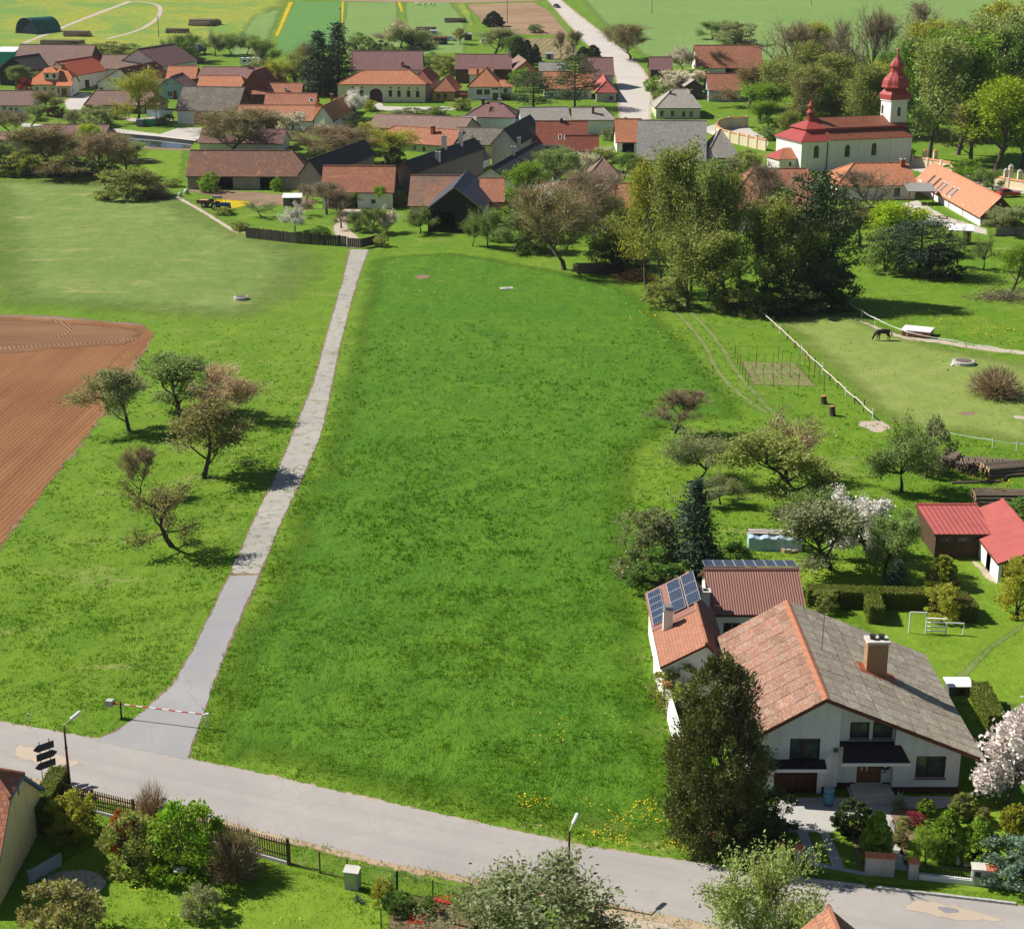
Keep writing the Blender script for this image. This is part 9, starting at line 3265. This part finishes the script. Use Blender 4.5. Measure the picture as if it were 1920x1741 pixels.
for ln in TREES.strip().split("\n"):
 nm, lab, kind, bx, by, top, wd, tint = ln.split("|")
 cat = nm.replace("_", " ")
 cat = "tree" if cat.endswith("tree") or cat in ("magnolia",) else ("conifer" if nm in ("thuja", "golden_cypress") else ("climber" if nm == "vine" else "shrub"))
 tree(nm, lab, cat, kind, float(bx), float(by), float(top), float(wd), tint)
# ------------------------------------------------------------ grass tufts, flowers
def inside(polys, X, Y):
 m = np.zeros(len(X), bool)
 for P in polys:
  x0, y0 = P.min(0)
  x1, y1 = P.max(0)
  k = np.where((X > x0) & (X < x1) & (Y > y0) & (Y < y1))[0]
  if not len(k):
   continue
  x, y = X[k], Y[k]
  c = np.zeros(len(k), bool)
  n = len(P)
  for i in range(n):
   ax, ay = P[i - 1]
   bx, by = P[i]
   if ay == by:
    continue
   h = ((ay > y) != (by > y)) & (x < (bx - ax) * (y - ay) / (by - ay) + ax)
   c ^= h
  m[k] |= c
 return m
_boxes = []
for o in list(COL.objects):
 if o.type == 'EMPTY' and o.parent is None and '_W' in o:
  W, D = o['_W'], o['_D']
  c, s = math.cos(o.rotation_euler.z), math.sin(o.rotation_euler.z)
  _boxes.append(np.array([(o.location.x + c * u - s * v, o.location.y + s * u + c * v) for u, v in ((-W / 2 + .4, .4), (W / 2 - .4, .4), (W / 2 - .4, D - .4), (-W / 2 + .4, D - .4))]))
_boxes.append(np.array([(HX + XL, HY), (HX + XR, HY), (HX + XR, HY + 12.6), (HX + XL, HY + 12.6)]))
def grass_material():
 t = NT("grass_blades")
 at = t.n("ShaderNodeAttribute", attribute_name="rnd")
 p = t.pos()
 n1 = t.noise(p, 0.045, 5, 0.6, 0.5)
 n2 = t.noise(p, 0.35, 5, 0.65)
 c = t.mix(t.ramp(n1, [(0.35, (0, 0, 0)), (0.65, (1, 1, 1))]), (0.085, 0.21, 0.010, 1), (0.15, 0.265, 0.015, 1))
 c = t.mix(t.math('MULTIPLY', t.ramp(n2, [(0.4, (1, 1, 1)), (0.6, (0, 0, 0))]), 0.5), c, (0.06, 0.175, 0.013, 1))
 hs = t.n("ShaderNodeHueSaturation")
 t.l(c, hs.inputs["Color"])
 t.l(t.math('ADD', t.math('MULTIPLY', at.outputs["Fac"], 0.9), 0.6), hs.inputs["Value"])
 t.color(hs.outputs[0]).rough(0.6)
 tr = t.n("ShaderNodeBsdfTranslucent")
 t.l(t.mix(1.0, hs.outputs[0], (1.2, 1.15, 0.6, 1), 'MULTIPLY'), tr.inputs[0])
 mx = t.n("ShaderNodeMixShader")
 mx.inputs[0].default_value = 0.4
 t.l(t.b.outputs[0], mx.inputs[1])
 t.l(tr.outputs[0], mx.inputs[2])
 t.l(mx.outputs[0], t.out.inputs[0])
 return t.mat
def blades(name, X, Y, hgt, wid, per, mat, rng, lean=0.5, spread=.12, dz=0.0):
 n = len(X)
 idx = np.repeat(np.arange(n), per)
 m = len(idx)
 bx = X[idx] + rng.normal(0, spread, m)
 by = Y[idx] + rng.normal(0, spread, m)
 a = rng.uniform(0, 2 * np.pi, m)
 h = hgt[idx] * rng.uniform(.6, 1.25, m)
 la = rng.uniform(0, 2 * np.pi, n)[idx] + rng.normal(0, .6, m)
 ll = h * lean * rng.uniform(.3, 1.3, m)
 w = wid * rng.uniform(.7, 1.3, m)
 z = np.array([ZT(v) for v in Y])[idx] + dz
 V = np.empty((m, 3, 3), dtype=np.float32)
 V[:, 0] = np.stack([bx - np.cos(a) * w, by - np.sin(a) * w, z], 1)
 V[:, 1] = np.stack([bx + np.cos(a) * w, by + np.sin(a) * w, z], 1)
 V[:, 2] = np.stack([bx + np.cos(la) * ll, by + np.sin(la) * ll, z + h], 1)
 me = bpy.data.meshes.new(name)
 me.vertices.add(m * 3)
 me.vertices.foreach_set("co", V.reshape(-1))
 me.loops.add(m * 3)
 me.loops.foreach_set("vertex_index", np.arange(m * 3, dtype=np.int32))
 me.polygons.add(m)
 me.polygons.foreach_set("loop_start", np.arange(0, m * 3, 3, dtype=np.int32))
 me.polygons.foreach_set("loop_total", np.full(m, 3, dtype=np.int32))
 at = me.attributes.new("rnd", 'FLOAT', 'POINT')
 tone = rng.random(n)[idx] * .6 + rng.random(m) * .4
 at.data.foreach_set("value", np.repeat(tone, 3).astype(np.float32))
 me.materials.append(mat)
 me.update()
 me.validate()
 return me
def vnoise(X, Y, s, seed):
 r = np.random.default_rng(seed)
 T = r.random((64, 64))
 x, y = X / s, Y / s
 i, j = np.floor(x).astype(int), np.floor(y).astype(int)
 fx, fy = x - i, y - j
 fx, fy = fx * fx * (3 - 2 * fx), fy * fy * (3 - 2 * fy)
 g = lambda a, b: T[a % 64, b % 64]
 return (g(i, j) * (1 - fx) + g(i + 1, j) * fx) * (1 - fy) + (g(i, j + 1) * (1 - fx) + g(i + 1, j + 1) * fx) * fy
rng = np.random.default_rng(11)
MG = grass_material()
lawn_polys = [np.array(XY(*p)) for p in ([(1190, 1085), (1500, 1085), (1530, 1100), (1760, 1040), (1990, 1050), (1990, 1330), (1780, 1330), (1560, 1130)],
           [(1370, 1600), (1480, 1535), (1600, 1540), (1700, 1520), (1990, 1500), (1990, 1700), (1640, 1660), (1400, 1625)],
           [(1425, 588), (1560, 572), (1640, 600), (1760, 645), (1990, 690), (1990, 850), (1880, 828), (1760, 812), (1650, 800), (1570, 720), (1500, 655)])]
plot_poly = [np.array(XY((690, 480), (860, 470), (1050, 505), (1210, 545), (1300, 640), (1360, 720), (1280, 790), (1210, 850), (1190, 960), (1205, 1080), (1225, 1210), (1262, 1380), (1320, 1570), (1310, 1608), (1100, 1575), (800, 1508), (500, 1443), (352, 1412), (375, 1330), (440, 1190), (500, 1065), (560, 930), (610, 800), (650, 640)))]
tot = 0
for (y0, y1, dens, h0, wid, per) in ((62, 86, 22.0, .13, .024, 4), (86, 112, 15.0, .14, .03, 4), (112, 150, 7.5, .15, .042, 4), (150, 200, 3.2, .15, .065, 4)):
 hw = (y1 * 1.06 + 20) * 0.335
 n = int((y1 - y0) * 2 * hw * dens)
 X, Y = rng.uniform(-hw, hw, n), rng.uniform(y0, y1, n)
 cl = vnoise(X, Y, 1.4, 3) * .6 + vnoise(X, Y, 5.0, 4) * .4
 keep = rng.random(n) < np.clip((cl - .22) * 2.0, .25, 1)
 keep &= rng.random(n) < np.clip((205 - Y) / 85, 0, 1) ** .8
 keep &= ~inside(EXCL, X, Y) & ~inside(_boxes, X, Y) & (np.abs(X) < (Y * 1.06 + 18) * .335)
 X, Y, cl = X[keep], Y[keep], cl[keep]
 low = inside(lawn_polys, X, Y)
 tall = inside(plot_poly, X, Y)
 kk = ~low | (rng.random(len(X)) < .45)
 X, Y, cl, low, tall = X[kk], Y[kk], cl[kk], low[kk], tall[kk]
 hg = h0 * (0.45 + 1.3 * np.clip(cl, 0, 1)) * np.where(low, .3, np.where(tall, 1.25, .8))
 me = blades("grass", X, Y, hg, wid, per, MG, rng)
 tot += len(me.polygons)
 tag(put(me, "grass"), kind='stuff')
MF = m_plain("yellow_petals", (0.75, 0.48, 0.015, 1), .7, .1)
MRf = m_plain("red_petals", (0.62, 0.015, 0.01, 1), .6, .15)
def flowers(name, px, n, size, mat, h=.22, seed=1, clump=.5):
 P = np.array(XY(*px))
 r = np.random.default_rng(seed)
 x0, y0 = P.min(0)
 x1, y1 = P.max(0)
 X, Y = r.uniform(x0, x1, n * 6), r.uniform(y0, y1, n * 6)
 k = inside([P], X, Y)
 if clump:
  k &= r.random(n * 6) < np.clip((vnoise(X + 50, Y, 1.6, seed + 7) - clump) * 4, 0, 1)
 X, Y = X[k][:n], Y[k][:n]
 m = len(X)
 Pn = np.stack([X, Y, np.array([ZT(v) for v in Y]) + h * r.uniform(.7, 1.2, m)], 1) if m else np.zeros((0, 3))
 D = r.normal(0, 1, (m, 3)) * (1, 1, .2)
 me = leaf_mesh(name, Pn, D, size, r, mat, 1.0, 0.6, 2.0)
 return tag(put(me, name), kind='stuff')
flowers("dandelions", [(960, 1490), (1180, 1480), (1250, 1500), (1300, 1600), (1180, 1592), (1000, 1550)], 420, .085, MF, .2, 1, .42)
flowers("dandelions", [(1420, 1055), (1560, 1048), (1600, 1095), (1430, 1088)], 260, .085, MF, .1, 2, .3)
flowers("dandelions", [(800, 1200), (1150, 1180), (1200, 1420), (900, 1450)], 160, .08, MF, .2, 3, .5)
flowers("dandelions", [(1600, 690), (1900, 640), (1900, 690), (1700, 700)], 10, .3, MF, .1, 4, .0)
flowers("dandelions", [(1150, 560), (1260, 600), (1280, 650), (1180, 600)], 150, .15, MF, .2, 5, .5)
flowers("dandelions", [(1780, 870), (1920, 890), (1920, 930), (1790, 910)], 110, .12, MF, .12, 6, .5)
flowers("dandelions", [(690, 470), (860, 475), (830, 560), (700, 540)], 90, .16, MF, .2, 7, .6)
flowers("dandelions", [(200, 1640), (420, 1640), (620, 1741), (300, 1741)], 80, .09, MF, .12, 8, .55)
flowers("dandelions", [(1640, 570), (1920, 580), (1920, 640), (1700, 610)], 260, .15, MF, .1, 9, .55)
flowers("tulips", [(808, 1690), (850, 1690), (852, 1704), (812, 1704)], 90, .1, MRf, .35, 10, .0)
flowers("tulips", [(950, 1695), (975, 1695), (978, 1722), (952, 1722)], 60, .1, MRf, .35, 11, .0)
flowers("tulips", [(765, 1722), (800, 1722), (800, 1741), (765, 1741)], 60, .1, MRf, .35, 12, .0)
# ------------------------------------------------------------ the air: a faint even haze over the whole land
m = MB()
m.box(-1200, 1200, -60, 1250, -1.0, 52.0)
M_haze = bpy.data.materials.new("haze_air")
M_haze.use_nodes = True
_t = M_haze.node_tree
for n in list(_t.nodes):
 _t.nodes.remove(n)
_o = _t.nodes.new("ShaderNodeOutputMaterial")
_v = _t.nodes.new("ShaderNodeVolumePrincipled")
_v.inputs["Color"].default_value = (0.86, 0.92, 1.0, 1)
_v.inputs["Density"].default_value = 0.00005
_v.inputs["Anisotropy"].default_value = 0.2
_t.links.new(_v.outputs[0], _o.inputs["Volume"])
tag(m.build("haze", M_haze), kind='stuff')
